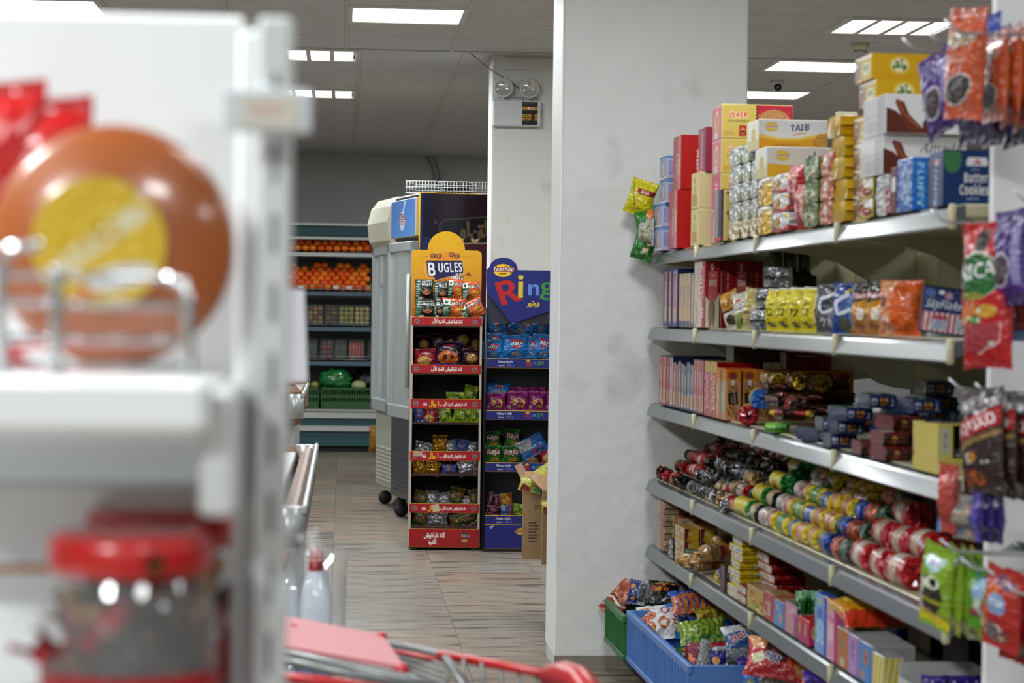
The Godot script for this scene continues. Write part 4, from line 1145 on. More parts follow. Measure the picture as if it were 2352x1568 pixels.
	pic("roll_orange", 120, 80, func(k): k.all(C("b8542c")); k.specks(20, 3, 10, [C("d88a68"), C("e0602c"), C("8a3a18"), C("d0b0a0")], 5))
	pic("roll_darkgreen", 120, 80, func(k): k.all(C("1c4a2a")); k.specks(16, 3, 9, [C("c8c4b8"), C("2c6a3a"), C("0e2c18")], 6))
	pic("roll_redcream", 120, 80, func(k): k.all(C("b01c24")); k.rect(30, 0, 60, 80, C("c4a890")); k.curve([V(30, 10), V(60, 40), V(90, 20)], 8, C("8a5a34")); k.specks(12, 3, 8, [C("e8e2d8"), C("dcd4cc"), C("9a5a40")], 5, Rect2(0.2, 0, 0.6, 1)))
	for q in [["fold_yellow", "dcc21a", "b89c10", "ecdc50"], ["fold_green", "1f8030", "145a20", "3c9c44"], ["fold_silver", "a9abae", "7c7e82", "dcdee0"], ["fold_orange", "d04c14", "8c2c0c", "f08044"], ["fold_bluefoil", "1c4cb0", "10307c", "5c8ce0"], ["fold_darkgreen", "123c20", "0a2412", "2c7040"], ["fold_red2", "b41420", "7c0c14", "dc3c44"], ["fold_black", "161414", "080808", "4c4a4a"], ["fold_goldtan", "a8814c", "6c4a24", "e4c48c"], ["fold_bronze", "583620", "2c180c", "a87850"]]:
		pic(q[0], 60, 40, func(k): k.all(C(q[1])); k.specks(12, 2, 8, [C(q[2]), C(q[3]), C(q[1])], 4))
	pic("candy_red", 90, 60, func(k): k.all(C("a4242c")); k.rect(20, 8, 50, 40, C("c8807c")); k.curve([V(26, 30), V(46, 14), V(64, 34)], 7, C("e0ccc8")); k.rect(0, 48, 90, 12, C("6c1c16")))
	pic("candy_brown", 90, 60, func(k): k.all(C("5c3424")); k.rect(24, 6, 44, 44, C("a08478")); k.specks(10, 2, 7, [C("8a5a3c"), C("3a1c10"), C("c89a70")], 6))
	pic("candy_black", 90, 60, func(k): k.all(C("191616")); k.rect(22, 10, 34, 34, C("54525a")); k.specks(8, 2, 6, [C("8c8c94"), C("2c2828"), C("c8c4c0")], 6))
	last_arts()

func last_arts() -> void:
	# --- lowest shelf ---
	pic("brownbrick", 90, 60, func(k): k.all(C("9a5632")); k.rect(0, 0, 34, 60, C("c8b08c")); k.specks(16, 2, 8, [C("6c3018"), C("b8743c"), C("c89060")], 5, Rect2(0.3, 0, 0.7, 1)); k.small(4, 6, 24, 48, 7, C("8c7a60"), 2))
	pic("yellowbrick_side", 100, 70, func(k): k.all(C("cbb488")); k.ell(40, 24, 26, 14, C("a89878")); k.ell(70, 46, 24, 16, C("b88a58")); k.specks(14, 2, 6, [C("8a7050"), C("dcc898"), C("b05c3c")], 6); k.rect(0, 66, 100, 4, C("8a7a58")))
	pic("yellowbrick_front", 120, 70, func(k): k.all(C("b08a1c")); k.poly([V(0, 70), V(0, 0), V(40, 0), V(20, 70)], C("5c1c18")); k.poly([V(70, 0), V(120, 0), V(120, 70), V(50, 70)], C("c8a01c")); k.small(30, 20, 40, 24, 3, C("e0c8a0"), 3))
	pic("tealpack", 100, 50, func(k): k.all(C("0f4f4a")); k.rect(0, 0, 100, 5, C("5cb0a4")); k.ell(30, 30, 3, 3, C("9ad0c8")); k.ell(60, 30, 3, 3, C("9ad0c8")))
	pic("bunroll", 120, 80, func(k): k.all(C("b89060")); k.rect(0, 0, 34, 80, C("d8862c")); k.rect(34, 0, 34, 80, C("a42c3c")); k.text("BUNS", 52, 40, 16, C("ecd4c8"), {"turn": PI / 2, "fit": 64}); k.ell(92, 30, 20, 16, C("caa878")); k.specks(10, 3, 7, [C("8a6a40"), C("dcc090")], 4, Rect2(0.6, 0, 0.4, 1)))
	pic("fold_ambercream", 60, 40, func(k): k.all(C("b88a50")); k.specks(12, 3, 8, [C("dcc098"), C("7a5428"), C("e0d0b0")], 4))
	pic("purpledisc", 60, 90, func(k): k.all(C("5c3a86")); k.poly([V(30, 40), V(60, 30), V(60, 90), V(24, 90)], C("c8b018")))
	pic("hexbox_front", 80, 140, func(k): k.all(C("4a3038")); k.poly([V(44, 24), V(80, 12), V(80, 80), V(44, 74), V(34, 50)], C("d8d0cc")); k.poly([V(48, 34), V(76, 26), V(76, 70), V(48, 66), V(42, 50)], C("b8803c")); k.rect(30, 100, 50, 40, C("b88a48")); k.text("HH", 18, 44, 14, C("8a7a80"), {"turn": -PI / 2}))
	pic("hexbox_side", 60, 140, func(k): k.all(C("40282e")); k.text("SPIN", 30, 34, 18, C("97888c"), {"turn": -PI / 2}); k.text("HEX", 30, 96, 16, C("8a7a7e"), {"turn": -PI / 2}))
	pic("flatyellow_side", 90, 40, func(k): k.all(C("dcc818")); k.rect(8, 8, 74, 28, C("d6d4d0")); k.ell(30, 20, 7, 8, C("b4a88c")); k.ell(54, 24, 8, 7, C("b8b0a0")); k.specks(8, 2, 4, [C("9a8c70"), C("c8c0b0")], 3))
	pic("flatyellow_front", 90, 40, func(k): k.all(C("cfae0c")); k.rect(64, 10, 18, 20, C("c9c4b0")); k.line([V(10, 30), V(36, 12)], 2, C("e8d860")))
	pic("flatred_side", 90, 40, func(k): k.all(C("a4241c")); k.poly([V(12, 8), V(76, 8), V(82, 34), V(20, 34)], C("d2ccc4")); k.ell(44, 22, 9, 8, C("b0a084")); k.specks(7, 2, 4, [C("a08a6c"), C("c8c0b4")], 3))
	pic("flatred_front", 90, 40, func(k): k.all(C("7c120c")); k.rect(40, 0, 50, 40, C("6a0e0a")))
	pic("picbox_a", 80, 90, func(k): k.all(C("b8a048")); k.poly([V(10, 30), V(40, 8), V(70, 40), V(40, 80)], C("c88a28")); k.ell(46, 66, 16, 12, C("8aa02c")); k.specks(14, 3, 8, [C("d8c070"), C("8a5a20"), C("d0d0a0"), C("6c7a20")], 6); k.rect(0, 0, 80, 10, C("a8906c")))
	pic("picbox_b", 60, 90, func(k): k.all(C("b04a50")); k.specks(10, 3, 8, [C("d8a05c"), C("dcb0a8"), C("7c2c34")], 4, Rect2(0, 0, 0.5, 1)); k.rect(26, 30, 14, 44, C("c8c4c0")); k.small(28, 36, 10, 34, 6, C("5c5a58"), 3); k.rect(48, 0, 12, 90, C("b81c2c")))
	pic("picbox_c", 60, 90, func(k): k.all(C("5c8cd0")); k.text("K", 24, 24, 20, C("e0c030"), {"turn": -0.3}); k.ell(40, 56, 12, 20, C("b09a80")); k.rect(50, 0, 10, 90, C("3c7cc8")))
	pic("pinkcase_side", 70, 110, func(k): k.all(C("c88aa0")); k.text("pink", 40, 26, 14, C("e6c8d4"), {"turn": -0.4}); k.ell(36, 76, 18, 26, C("b89a98")); k.rect(54, 30, 16, 80, C("c04c90")))
	pic("greenstick", 30, 90, func(k): k.all(C("1c5a1e")); k.rect(0, 0, 30, 20, C("6ca878")); k.rect(4, 72, 14, 14, C("b83a2c")); k.line([V(20, 20), V(26, 80)], 3, C("3c8a34")))
	pic("magentabox", 80, 80, func(k): k.all(C("b8206c")); k.rect(0, 0, 80, 14, C("c83028")); k.ell(20, 36, 11, 22, C("d8b838")); k.text("00", 20, 36, 12, C("8a5a1c"), {"turn": PI / 2}); k.ell(56, 44, 14, 20, C("98105a")))
	pic("bluecase_side", 70, 220, func(k): k.all(C("7aa4dc")); k.ell(34, 24, 14, 14, C("b8b878")); k.ell(34, 76, 20, 30, C("5c7cc0")); k.text("lolo", 32, 76, 16, C("3c58a8"), {"turn": PI / 2}); k.ell(34, 130, 24, 40, C("a0c4e4")); k.ell(34, 126, 10, 12, C("7ab0d8")); k.rect(14, 170, 14, 12, C("d8dce4")); k.rect(44, 168, 14, 14, C("d8dce4")); k.rect(60, 0, 10, 220, C("1c64c4")))
	pic("pinktall_side", 70, 220, func(k): k.all(C("d8a4bc")); k.ell(36, 26, 16, 16, C("c0b070")); k.text("its", 34, 66, 20, C("c03c7c"), {"turn": 0.1, "fit": 44, "force": 1}); k.ell(34, 124, 20, 40, C("e4c0d0")); k.small(10, 150, 48, 60, 7, C("c880a8"), 3); k.rect(58, 0, 12, 220, C("b83070")))
	pic("pinktall_front", 200, 110, func(k): k.all(C("c85a94")); k.poly([V(60, 110), V(110, 30), V(200, 0), V(200, 70), V(140, 110)], C("a01c5c")); k.ell(80, 90, 30, 14, C("c8a0b4")))
	pic("ringsbag", 180, 120, func(k):
		k.all(C("c88c14"))
		for q in [[40, 40], [74, 30], [100, 52], [60, 62], [110, 84], [140, 60]]:
			k.ell(q[0], q[1], 22, 17, C("a8641c")); k.ell(q[0], q[1], 20, 15, C("d8b048")); k.ell(q[0], q[1], 8, 6, C("b07a28"))
		k.poly([V(0, 70), V(60, 92), V(180, 110), V(180, 120), V(0, 120)], C("c8381a")); k.ell(130, 26, 34, 18, C("6c6a14")))
	pic("ringsbag_back", 60, 40, func(k): k.all(C("dcb80c")); k.rect(20, 0, 10, 40, C("d8d8d4")))
	pic("orangebox", 60, 100, func(k): k.all(C("b87038")); k.ell(28, 40, 12, 24, C("96785c")); k.rect(48, 0, 12, 100, C("c0642c")); k.ell(30, 84, 14, 12, C("c0b0a0")))
	pic("lilacbox", 60, 100, func(k): k.all(C("b486c0")); k.ell(26, 36, 12, 24, C("806a9c")); k.rect(48, 0, 12, 100, C("a05cc4")); k.specks(8, 3, 8, [C("d0b0d8"), C("8a5cb0")], 4))
	pic("skybox", 70, 110, func(k): k.all(C("4c84c8")); k.ell(36, 40, 15, 24, C("b07a5c")); k.text("M", 36, 40, 16, C("8a4a3c")); k.ell(20, 90, 12, 14, C("b08868")); k.rect(58, 0, 12, 110, C("2c6cc0")))
	pic("stripebox", 110, 110, func(k):
		k.all(C("cdb81a"))
		for j in 4: k.poly([V(j * 36 - 40, 110), V(j * 36 - 8, 0), V(j * 36 + 2, 0), V(j * 36 - 28, 110)], C("d8d6c4")))
	pic("indigopack", 60, 80, func(k): k.all(C("2c1c78")); k.poly([V(30, 40), V(48, 56), V(22, 58)], C("d8842c")); k.rect(0, 0, 60, 10, C("3c2c90")); k.specks(5, 2, 5, [C("8a80c0"), C("d8d8e0")], 4))
	pic("greyprint", 180, 110, func(k): k.all(C("b9a9a4")); k.rect(0, 0, 24, 110, C("c898b8")); k.rect(24, 0, 156, 110, C("b4b4b2")); k.specks(30, 3, 12, [C("8c8c8a"), C("d8d8d6"), C("6c6c6a")], 8, Rect2(0.15, 0, 0.85, 0.6)); k.rect(60, 70, 120, 40, C("3a2c24")))
	# --- chips in the bins ---
	pic("chips_orange", 160, 130, func(k): k.all(C("d84c14")); k.poly([V(0, 130), V(40, 60), V(90, 90), V(60, 130)], C("d8a030")); k.curve([V(40, 90), V(90, 40), V(150, 30)], 4, C("f08a50")); k.specks(9, 3, 8, [C("f06c2c"), C("b03c10")], 4))
	pic("chips_bacon", 120, 160, func(k):
		k.all(C("b85c3c")); k.specks(24, 5, 14, [C("d89a78"), C("9a3c24"), C("e0b890"), C("c07040")], 6)
		for j in 6: k.curve([V(0, 90 + j * 12), V(40, 84 + j * 12), V(80, 96 + j * 12), V(120, 84 + j * 12)], 6, C(["1c1614", "e4dcd4", "8a1c24"][j % 3])))
	pic("chips_royal", 120, 140, func(k): k.all(C("1c3478")); k.rect(70, 0, 50, 140, C("8a8c94")); k.rect(76, 20, 34, 100, C("4c4e56")); k.ell(30, 40, 18, 16, C("d88430")); k.ell(40, 110, 14, 12, C("d88430")); k.text("r", 36, 78, 24, C("e4e4ec"), {"slant": 0.3}))
	pic("chips_flame", 200, 120, func(k): k.all(C("141010")); k.ell(50, 50, 40, 24, C("7c1c20")); k.ell(90, 24, 60, 14, C("c0a060")); k.ell(150, 20, 40, 10, C("b08c4c")); k.specks(12, 4, 12, [C("c8601c"), C("d8a040"), C("8a2c1c")], 5, Rect2(0.1, 0.1, 0.5, 0.5)); k.rect(150, 30, 44, 30, C("8a8c8c")))
	pic("chips_strips", 220, 120, func(k):
		k.all(C("1c44a4"))
		for j in 9: k.curve([V(j * 22, 120), V(j * 24 + 10, 90), V(j * 26, 54), V(j * 26 + 20, 44)], 17, C(["c8682c", "b85a20", "d07c38"][j % 3]))
		k.rect(150, 8, 60, 40, C("14161c")); k.text("rig", 176, 30, 26, C("d8dce4"), {"rim": 2.0, "rim_color": C("14161c"), "fit": 56}); k.ell(80, 22, 40, 12, C("a8b084")))
	pic("chips_loops", 220, 150, func(k):
		k.all(C("dddcdd"))
		for q in [[30, 30, 26], [20, 76, 30], [44, 108, 30], [60, 60, 20], [16, 126, 24]]:
			k.ell(q[0], q[1], q[2], q[2] * 0.8, C("b0522c")); k.ell(q[0], q[1], q[2] * 0.86, q[2] * 0.66, C("d07a4c")); k.ell(q[0], q[1], q[2] * 0.36, q[2] * 0.28, C("8a3a1c"))
		k.ring(110, 96, 20, 18, 11, C("c0683c")); k.ring(122, 40, 16, 16, 7, C("a03c40")); k.rect(168, 0, 52, 150, C("28447c"))
		k.text("Loops", 162, 70, 24, C("a8202c"), {"turn": PI / 2, "rim": 2.0, "rim_color": C("f0ece8"), "fit": 120, "force": 1}); k.text("Hot", 198, 44, 24, C("a8202c"), {"turn": PI / 2, "rim": 2.0, "rim_color": C("f0ece8"), "fit": 60}); k.ell(200, 110, 16, 12, C("d8a030")); k.rect(150, 130, 70, 20, C("3c8ad0")))
	pic("chips_leaf", 200, 120, func(k):
		k.all(C("8ca838"))
		for j in 9: k.curve([V(j * 24 + 4, 0), V(j * 24 + 12, 50), V(j * 24, 120)], 9, C("5c7420"))
		k.rect(0, 92, 200, 12, C("3c8a34")); k.specks(14, 4, 10, [C("b0c850"), C("a0b848")], 5))
	pic("chips_curl", 180, 70, func(k): k.all(C("9a8a1c")); k.specks(30, 5, 14, [C("c0a82c"), C("7c5a14"), C("d8c03c"), C("6c6410")], 6))
	pic("chips_hot", 220, 120, func(k):
		k.all(C("d4d6da")); k.poly([V(0, 50), V(110, 50), V(160, 120), V(0, 120)], C("2c5c98")); k.text("Hot", 70, 74, 36, C("b0202c"), {"turn": -0.25, "rim": 3.0, "rim_color": C("f0eeee"), "fit": 84}); k.text("Loops", 100, 30, 24, C("c08a38"), {"turn": -0.25, "rim": 2.0, "rim_color": C("f4f0ec"), "fit": 90}); k.ring(176, 56, 18, 22, 12, C("a85428")); k.specks(6, 3, 8, [C("e8eaec"), C("9cb4d0")], 4))
	pic("chips_fire", 120, 220, func(k): k.all(C("a81818")); k.rect(0, 0, 120, 40, C("c8c6c4")); k.specks(14, 4, 14, [C("c83028"), C("7c0c10"), C("d8a030")], 4); k.curve([V(20, 60), V(60, 130), V(100, 210)], 8, C("c89a38")); k.curve([V(60, 110), V(70, 150), V(90, 170)], 5, C("201410")))
	pic("chips_maroon", 110, 220, func(k): k.all(C("7c2038")); k.rect(0, 170, 110, 24, C("a83c80")); k.text("BC", 56, 130, 32, C("d8d8dc"), {"fit": 60}); k.poly([V(20, 60), V(70, 90), V(24, 110)], C("e07828")); k.rect(10, 196, 100, 24, C("c8b030")))
	pic("chips_back", 120, 180, func(k): k.all(C("8f9192")); k.small(14, 20, 90, 130, 18, C("5c5e60"), 5); k.bars(20, 140, 40, 24); k.rect(0, 0, 120, 14, C("a9abac")))
	pic("chips_whitered", 180, 120, func(k): k.all(C("b4b6b8")); k.rect(0, 0, 180, 30, C("a42430")); k.small(20, 44, 140, 60, 8, C("6c6e72"), 7); k.rect(130, 90, 16, 16, C("2c2c30")))
	pic("chips_indigo", 110, 200, func(k): k.all(C("241c70")); k.ell(40, 60, 28, 24, C("c88a28")); k.text("g", 40, 130, 40, C("d4d8e4")); k.rect(60, 20, 50, 30, C("3c3490")))
	pic("chips_bbq", 260, 160, func(k):
		k.all(C("a81420")); k.poly([V(0, 0), V(80, 0), V(90, 50), V(20, 60)], C("c8885c")); k.ell(140, 50, 70, 56, C("2a1610")); k.specks(12, 8, 20, [C("4a2414"), C("5c3018"), C("34180e")], 5, Rect2(0.3, 0.0, 0.5, 0.5))
		k.text("EZZ", 100, 92, 26, C("262a5c"), {"turn": 0.35, "rim": 3.5, "rim_color": C("c8ccd4"), "fit": 90}); k.poly([V(140, 70), V(156, 64), V(176, 114), V(160, 120)], C("c84c1c")); k.poly([V(14, 84), V(60, 70), V(72, 108), V(30, 120)], C("c8c4a0")); k.ell(220, 120, 44, 30, C("a8682c")); k.ell(216, 116, 30, 20, C("c88a44")))
	pic("chips_dark", 120, 120, func(k): k.all(C("1c1614")); k.specks(12, 4, 12, [C("6c1c24"), C("8a8c90"), C("3c3a3c"), C("c8782c")], 5))
	pic("chips_sky", 80, 120, func(k): k.all(C("3c84d8")); k.ell(40, 90, 24, 20, C("b4b070")); k.specks(8, 3, 8, [C("7cb4ec"), C("1c5cb0"), C("e0ecf8")], 4))
	pic("chips_violet", 140, 80, func(k): k.all(C("4c2c98")); k.specks(10, 4, 12, [C("6c4cc0"), C("2c1868"), C("e07a30")], 5))
	pic("chips_brownnut", 120, 80, func(k): k.all(C("5a4030")); k.specks(14, 4, 12, [C("8a6a48"), C("3c2818"), C("b08a58")], 5))
	hung_arts()

func hung_arts() -> void:
	pic("hang_orange", 110, 240, func(k):
		k.all(C("c4512c")); k.rect(0, 0, 110, 14, C("b04424")); k.specks(30, 2, 7, [C("d87a58"), C("e0a088"), C("a43c1c")], 4, Rect2(0, 0, 1, 0.3)); k.ell(56, 70, 42, 15, C("b8a890"), -0.2); k.text("Kiki", 56, 70, 18, C("ccb83c"), {"turn": -0.2, "rim": 2.0, "rim_color": C("6c6c9c")}); k.text("choc", 60, 112, 12, C("e8c0b0"), {"slant": 0.3})
		k.ell(52, 176, 46, 30, C("c8c4c0"), -0.6); k.ell(52, 176, 42, 26, C("3a3634"), -0.6); k.specks(12, 3, 8, [C("5c5652"), C("2c2826"), C("7c7672")], 5, Rect2(0.25, 0.65, 0.4, 0.16)); k.ell(26, 206, 8, 6, C("d8d4d0")))
	pic("hang_purple", 110, 240, func(k): k.all(C("43247a")); k.specks(26, 3, 9, [C("6c4ca8"), C("2c1458"), C("a898d0"), C("5a3890")], 4); k.ell(46, 150, 30, 46, C("c8c4d4"), 0.3); k.ell(46, 150, 26, 40, C("4a3a44"), 0.3); k.rect(0, 210, 110, 30, C("2a1256")); k.rect(80, 40, 22, 150, C("9088b8")))
	pic("hang_blue", 60, 200, func(k): k.all(C("1c3c9c")); k.specks(16, 3, 9, [C("5c84dc"), C("10246c"), C("c8d0e4")], 6))
	pic("hang_nica", 130, 320, func(k):
		k.all(C("b81a1e")); k.ell(66, 44, 15, 30, C("3c3030")); k.ell(62, 118, 56, 54, C("c8c4b8")); k.ell(62, 120, 52, 50, C("24642c")); k.text("NICA", 60, 108, 34, C("e4e8e4"), {"turn": -0.12, "fit": 98, "force": 1, "rim": 2.0, "rim_color": C("14421c")}); k.ell(50, 164, 34, 9, C("8a8a2c"))
		k.ell(40, 196, 26, 16, C("d87840")); k.ell(88, 196, 24, 15, C("c8962c")); k.ell(60, 216, 15, 11, C("3c8a3c")); k.specks(10, 3, 6, [C("e8e4e0"), C("d8a83c")], 4, Rect2(0.1, 0.55, 0.8, 0.15)); k.poly([V(10, 226), V(116, 220), V(112, 262), V(50, 290), V(14, 284)], C("a83c44")); k.line([V(116, 220), V(112, 262), V(50, 290)], 3, C("dcc8c4")); k.ell(92, 268, 8, 7, C("d8d0cc")); k.rect(0, 300, 130, 20, C("a01216")))
	pic("hang_bluered", 70, 110, func(k): k.all(C("5c8cd0")); k.rect(6, 6, 64, 94, C("8c1c24")); k.specks(14, 4, 12, [C("2c2a2c"), C("3c6c34"), C("c8c4c0"), C("b83038")], 5, Rect2(0.15, 0.1, 0.8, 0.6)))
	pic("hang_coffee", 120, 240, func(k):
		k.all(C("30221e")); k.rect(0, 0, 120, 40, C("5c5654")); k.specks(24, 2, 8, [C("a8a4a2"), C("3c3634"), C("d0ccca")], 3, Rect2(0, 0, 1, 0.2))
		k.poly([V(0, 86), V(120, 40), V(120, 84), V(0, 134)], C("a81822")); k.text("KOPIKO", 60, 86, 26, C("ece8e6"), {"turn": -0.37, "fit": 108, "force": 1}); k.poly([V(0, 138), V(120, 92), V(120, 104), V(0, 152)], C("8a6c38"))
		k.ell(44, 160, 12, 14, C("b8b0a8")); k.ell(58, 158, 10, 12, C("c0782c")); k.ell(44, 206, 34, 22, C("4c2a1a")); k.ell(54, 204, 16, 18, C("b05a28"), 0.4); k.ell(58, 204, 3, 14, C("3c1c10"), 0.4); k.ell(24, 212, 14, 14, C("7c4a30")); k.ell(86, 168, 3, 3, C("e4e4e4")); k.ell(96, 166, 3, 3, C("e4e4e4")))
	pic("hang_pinkred", 50, 200, func(k): k.all(C("a84238")); k.rect(0, 30, 16, 150, C("c8242c")); k.ell(8, 90, 8, 16, C("d8b030")); k.ell(6, 140, 8, 18, C("2c2a30")); k.rect(0, 160, 10, 40, C("6c8cc0")))
	pic("hang_sticks", 70, 110, func(k): k.all(C("4a3a96")); k.ell(20, 40, 9, 14, C("c07838")); k.rect(40, 0, 8, 110, C("6c5cb4")); k.rect(60, 0, 10, 110, C("2c2270")))
	pic("hang_mixed", 70, 110, func(k): k.all(C("8a8478")); k.specks(20, 3, 10, [C("6c6a5c"), C("a8a49c"), C("5c6c8c"), C("b08c5c")], 5))
	pic("hang_green", 100, 220, func(k):
		k.all(C("7ca022")); k.poly([V(20, 30), V(84, 30), V(70, 64), V(52, 74), V(30, 60)], C("a8c8c8")); k.text("duo", 52, 44, 15, C("8a4a9c")); k.ell(50, 132, 38, 52, C("2a241a")); k.ell(58, 96, 22, 18, C("d0d4c0")); k.ell(62, 96, 10, 12, C("1c1a16")); k.ell(30, 110, 10, 20, C("c4c8b8")); k.rect(14, 140, 74, 9, C("9c9424")); k.poly([V(0, 178), V(30, 170), V(50, 186), V(80, 176), V(100, 196), V(100, 210), V(0, 206)], C("cdb81a")); k.ell(16, 150, 14, 36, C("b0a898")))
	pic("hang_berry", 80, 160, func(k): k.all(C("4c8a1c")); k.text("Sal", 40, 24, 20, C("3c58a0")); k.ell(40, 60, 14, 34, C("8aa8c8")); k.ell(22, 116, 13, 13, C("a82c48")); k.ell(56, 100, 13, 11, C("b02c4c")); k.ell(56, 132, 13, 12, C("a8284c")); k.rect(32, 76, 16, 70, C("c0c0b4")); k.rect(70, 0, 10, 160, C("7ab42c")))
	pic("hang_redorange", 90, 220, func(k): k.all(C("a8241c")); k.poly([V(0, 70), V(40, 40), V(60, 130), V(0, 180)], C("c45c20")); k.text("Do", 54, 36, 26, C("2c2c6c"), {"turn": 0.3, "rim": 1.5, "rim_color": C("b08a8c")}); k.ell(46, 96, 22, 30, C("7c98c0")); k.text("co", 46, 92, 22, C("dce0e8")); k.rect(26, 122, 44, 24, C("a01c20")); k.ell(40, 176, 24, 30, C("6c5a58")); k.ell(52, 160, 9, 10, C("d4ccc8")); k.specks(8, 4, 12, [C("c89a78"), C("4c3c48"), C("8a7a78")], 4, Rect2(0.2, 0.65, 0.6, 0.25)))
	pic("hang_smoke", 60, 60, func(k): k.all(C("3c423c")); k.specks(12, 3, 10, [C("5c665c"), C("2a302a")], 5))
	# --- the racks ---
	pic("bugles_head", 320, 420, func(k):
		k.fade(0, 250, C("dcaa14"), C("d8921c")); k.fade(250, 420, C("d8921c"), C("c8641c"))
		for j in 9: k.line([V(160 + 120 * cos(PI + j * PI / 8), 120 + 130 * sin(PI + j * PI / 8)), V(160 + 70 * cos(PI + j * PI / 8), 120 + 70 * sin(PI + j * PI / 8))], 1.6, C("a87c10"))
		k.ell(150, 176, 92, 86, C("e0a040")); k.ell(150, 176, 84, 78, C("d88c20"))
		for p in [[98, 116], [124, 118], [182, 110], [206, 116], [130, 244], [150, 238]]:
			k.ell(p[0], p[1], 14, 12, C("7c4418")); k.ell(p[0] - 2, p[1] - 2, 9, 8, C("a8683c"))
		k.poly([V(66, 140), V(230, 138), V(236, 194), V(110, 232)], C("1c1c4c"))
		for w in [[0, 66, C("1c1c4c"), 5.0], [0, 60, C("e4e4e4"), 0.0]]:
			k.text("B", 92, 180, 62, w[2], {"slant": -0.12, "rim": w[3], "rim_color": w[2], "wide": 0.72}); k.text("UGLES", 176, 170, 44, w[2], {"slant": -0.05, "rim": w[3], "rim_color": w[2], "fit": 108, "force": 1, "turn": -0.03})
		k.arabic("zlqwb", 206, 214, 30, C("e8e4e0"), 6.0, 0.1, 2.0, C("3c2c1c")); k.poly([V(240, 206), V(262, 190), V(276, 212)], C("8a4c20")); k.poly([V(120, 248), V(150, 224), V(156, 250)], C("b07040")))
	pic("strip_red", 320, 42, func(k): k.all(C("a81a22")); k.arabic("lDT qraqys alDrT alAn", 162, 20, 17, C("e0d8d4"), 3.2); k.ell(24, 20, 12, 11, C("8a7878")); k.ell(24, 20, 7, 6, C("5c5058")); k.ell(290, 22, 12, 11, C("8a7878")); k.ell(290, 22, 7, 6, C("5c5058")))
	pic("strip_price", 320, 42, func(k): k.all(C("a81a22")); k.arabic("lDT qraqys alDrT alAn", 202, 22, 13, C("e0d8d4"), 2.6); k.arabic("B", 138, 22, 13, C("e0d8d4"), 2.6); k.arabic("1 ryaL", 108, 20, 21, C("d8b41c"), 4.4); k.arabic("fqT", 66, 22, 13, C("e0d8d4"), 2.6); k.ell(24, 20, 12, 11, C("8a7878")); k.ell(24, 20, 7, 6, C("5c5058")); k.ell(294, 22, 12, 11, C("8a7878")); k.ell(294, 22, 7, 6, C("5c5058")))
	pic("rack_base", 320, 84, func(k): k.all(C("a4151d")); k.arabic("lDT qraqys", 116, 28, 21, C("e0dad6"), 4.6); k.arabic("alDrT", 108, 60, 21, C("e0dad6"), 4.6); k.poly([V(240, 4), V(282, 8), V(272, 76), V(230, 70)], C("8a2020")); k.text("BUGLES", 258, 30, 12, C("d8d4d0"), {"fit": 38, "rim": 2.0, "rim_color": C("24243c"), "turn": 0.1}); k.ell(254, 54, 16, 8, C("b88a58")))
	pic("ringo_head", 320, 300, func(k):
		k.all(C("1e2470")); k.ell(68, 60, 40, 30, C("d8a018")); k.ell(68, 60, 37, 27, C("e8c82c")); k.ell(68, 74, 18, 4, C("a8641c")); k.text("Teashop", 70, 56, 20, C("ece4e0"), {"slant": 0.2, "fit": 84, "rim": 3.0, "rim_color": C("7c2028")})
		k.text("R", 92, 156, 108, C("b8201f"), {"turn": -0.3, "wide": 1.1}); k.text("i", 142, 132, 96, C("d8c028")); k.text("n", 196, 146, 64, C("5c88d0"), {"wide": 1.1}); k.text("g", 252, 152, 72, C("3c8a34"), {"wide": 1.1}); k.text("o", 300, 130, 60, C("d8601c")); k.arabic("wjNyr", 196, 206, 26, C("d0b838"), 5.0))
	pic("strip_ringo", 320, 42, func(k): k.all(C("20266c")); k.text("Nourish", 80, 13, 12, C("d4d6e4"), {"fit": 60}); k.text("their", 66, 31, 8, C("c8ccd8"), {"slant": 0.2}); k.text("Play", 104, 31, 11, C("3c6ac8")); k.ell(92, 30, 3, 5, C("b83028")); k.text("Ri", 178, 22, 20, C("b0282c"), {"turn": -0.1}); k.text("n", 204, 20, 17, C("5c88c8")); k.text("go", 228, 20, 17, C("4c8a3c")); k.ell(176, 8, 9, 5, C("c8a43c")))
	pic("ringo_base", 320, 110, func(k): k.all(C("1e2470")); k.ell(156, 30, 24, 16, C("c8a028")); k.text("Teashop", 156, 30, 10, C("c8a8a0"), {"fit": 40, "rim": 1.5, "rim_color": C("7c3020")}); k.text("R", 190, 74, 62, C("a81c1f"), {"turn": -0.3}); k.text("i", 218, 62, 50, C("d8c028")); k.poly([V(22, 8), V(46, 2), V(30, 20)], C("a8aab4")))
	pic("bag_bugles_dark", 110, 120, func(k): k.all(C("181a18")); k.rect(0, 0, 36, 120, C("24503a")); k.small(6, 30, 24, 80, 6, C("a8b8b0"), 3); k.text("UGLES", 72, 30, 20, C("c8c8cc"), {"fit": 60, "turn": 0.08, "slant": -0.1}); k.ell(78, 66, 22, 12, C("3c3a20")); k.ell(66, 80, 24, 14, C("a8643c")); k.rect(20, 104, 30, 16, C("c8ccc8")))
	pic("bag_bugles_orange", 110, 120, func(k): k.all(C("d0501a")); k.poly([V(0, 24), V(44, 16), V(40, 120), V(0, 120)], C("24583c")); k.rect(6, 10, 32, 34, C("d4d4d0")); k.ell(22, 28, 8, 10, C("24402c")); k.text("UGLES", 78, 34, 20, C("d8d0c8"), {"fit": 62, "rim": 2.0, "rim_color": C("241c1c")}); k.ell(82, 66, 20, 8, C("b8941c")); k.ell(80, 92, 26, 14, C("e08a3c")); k.small(6, 60, 28, 50, 5, C("b8c4b8"), 3))
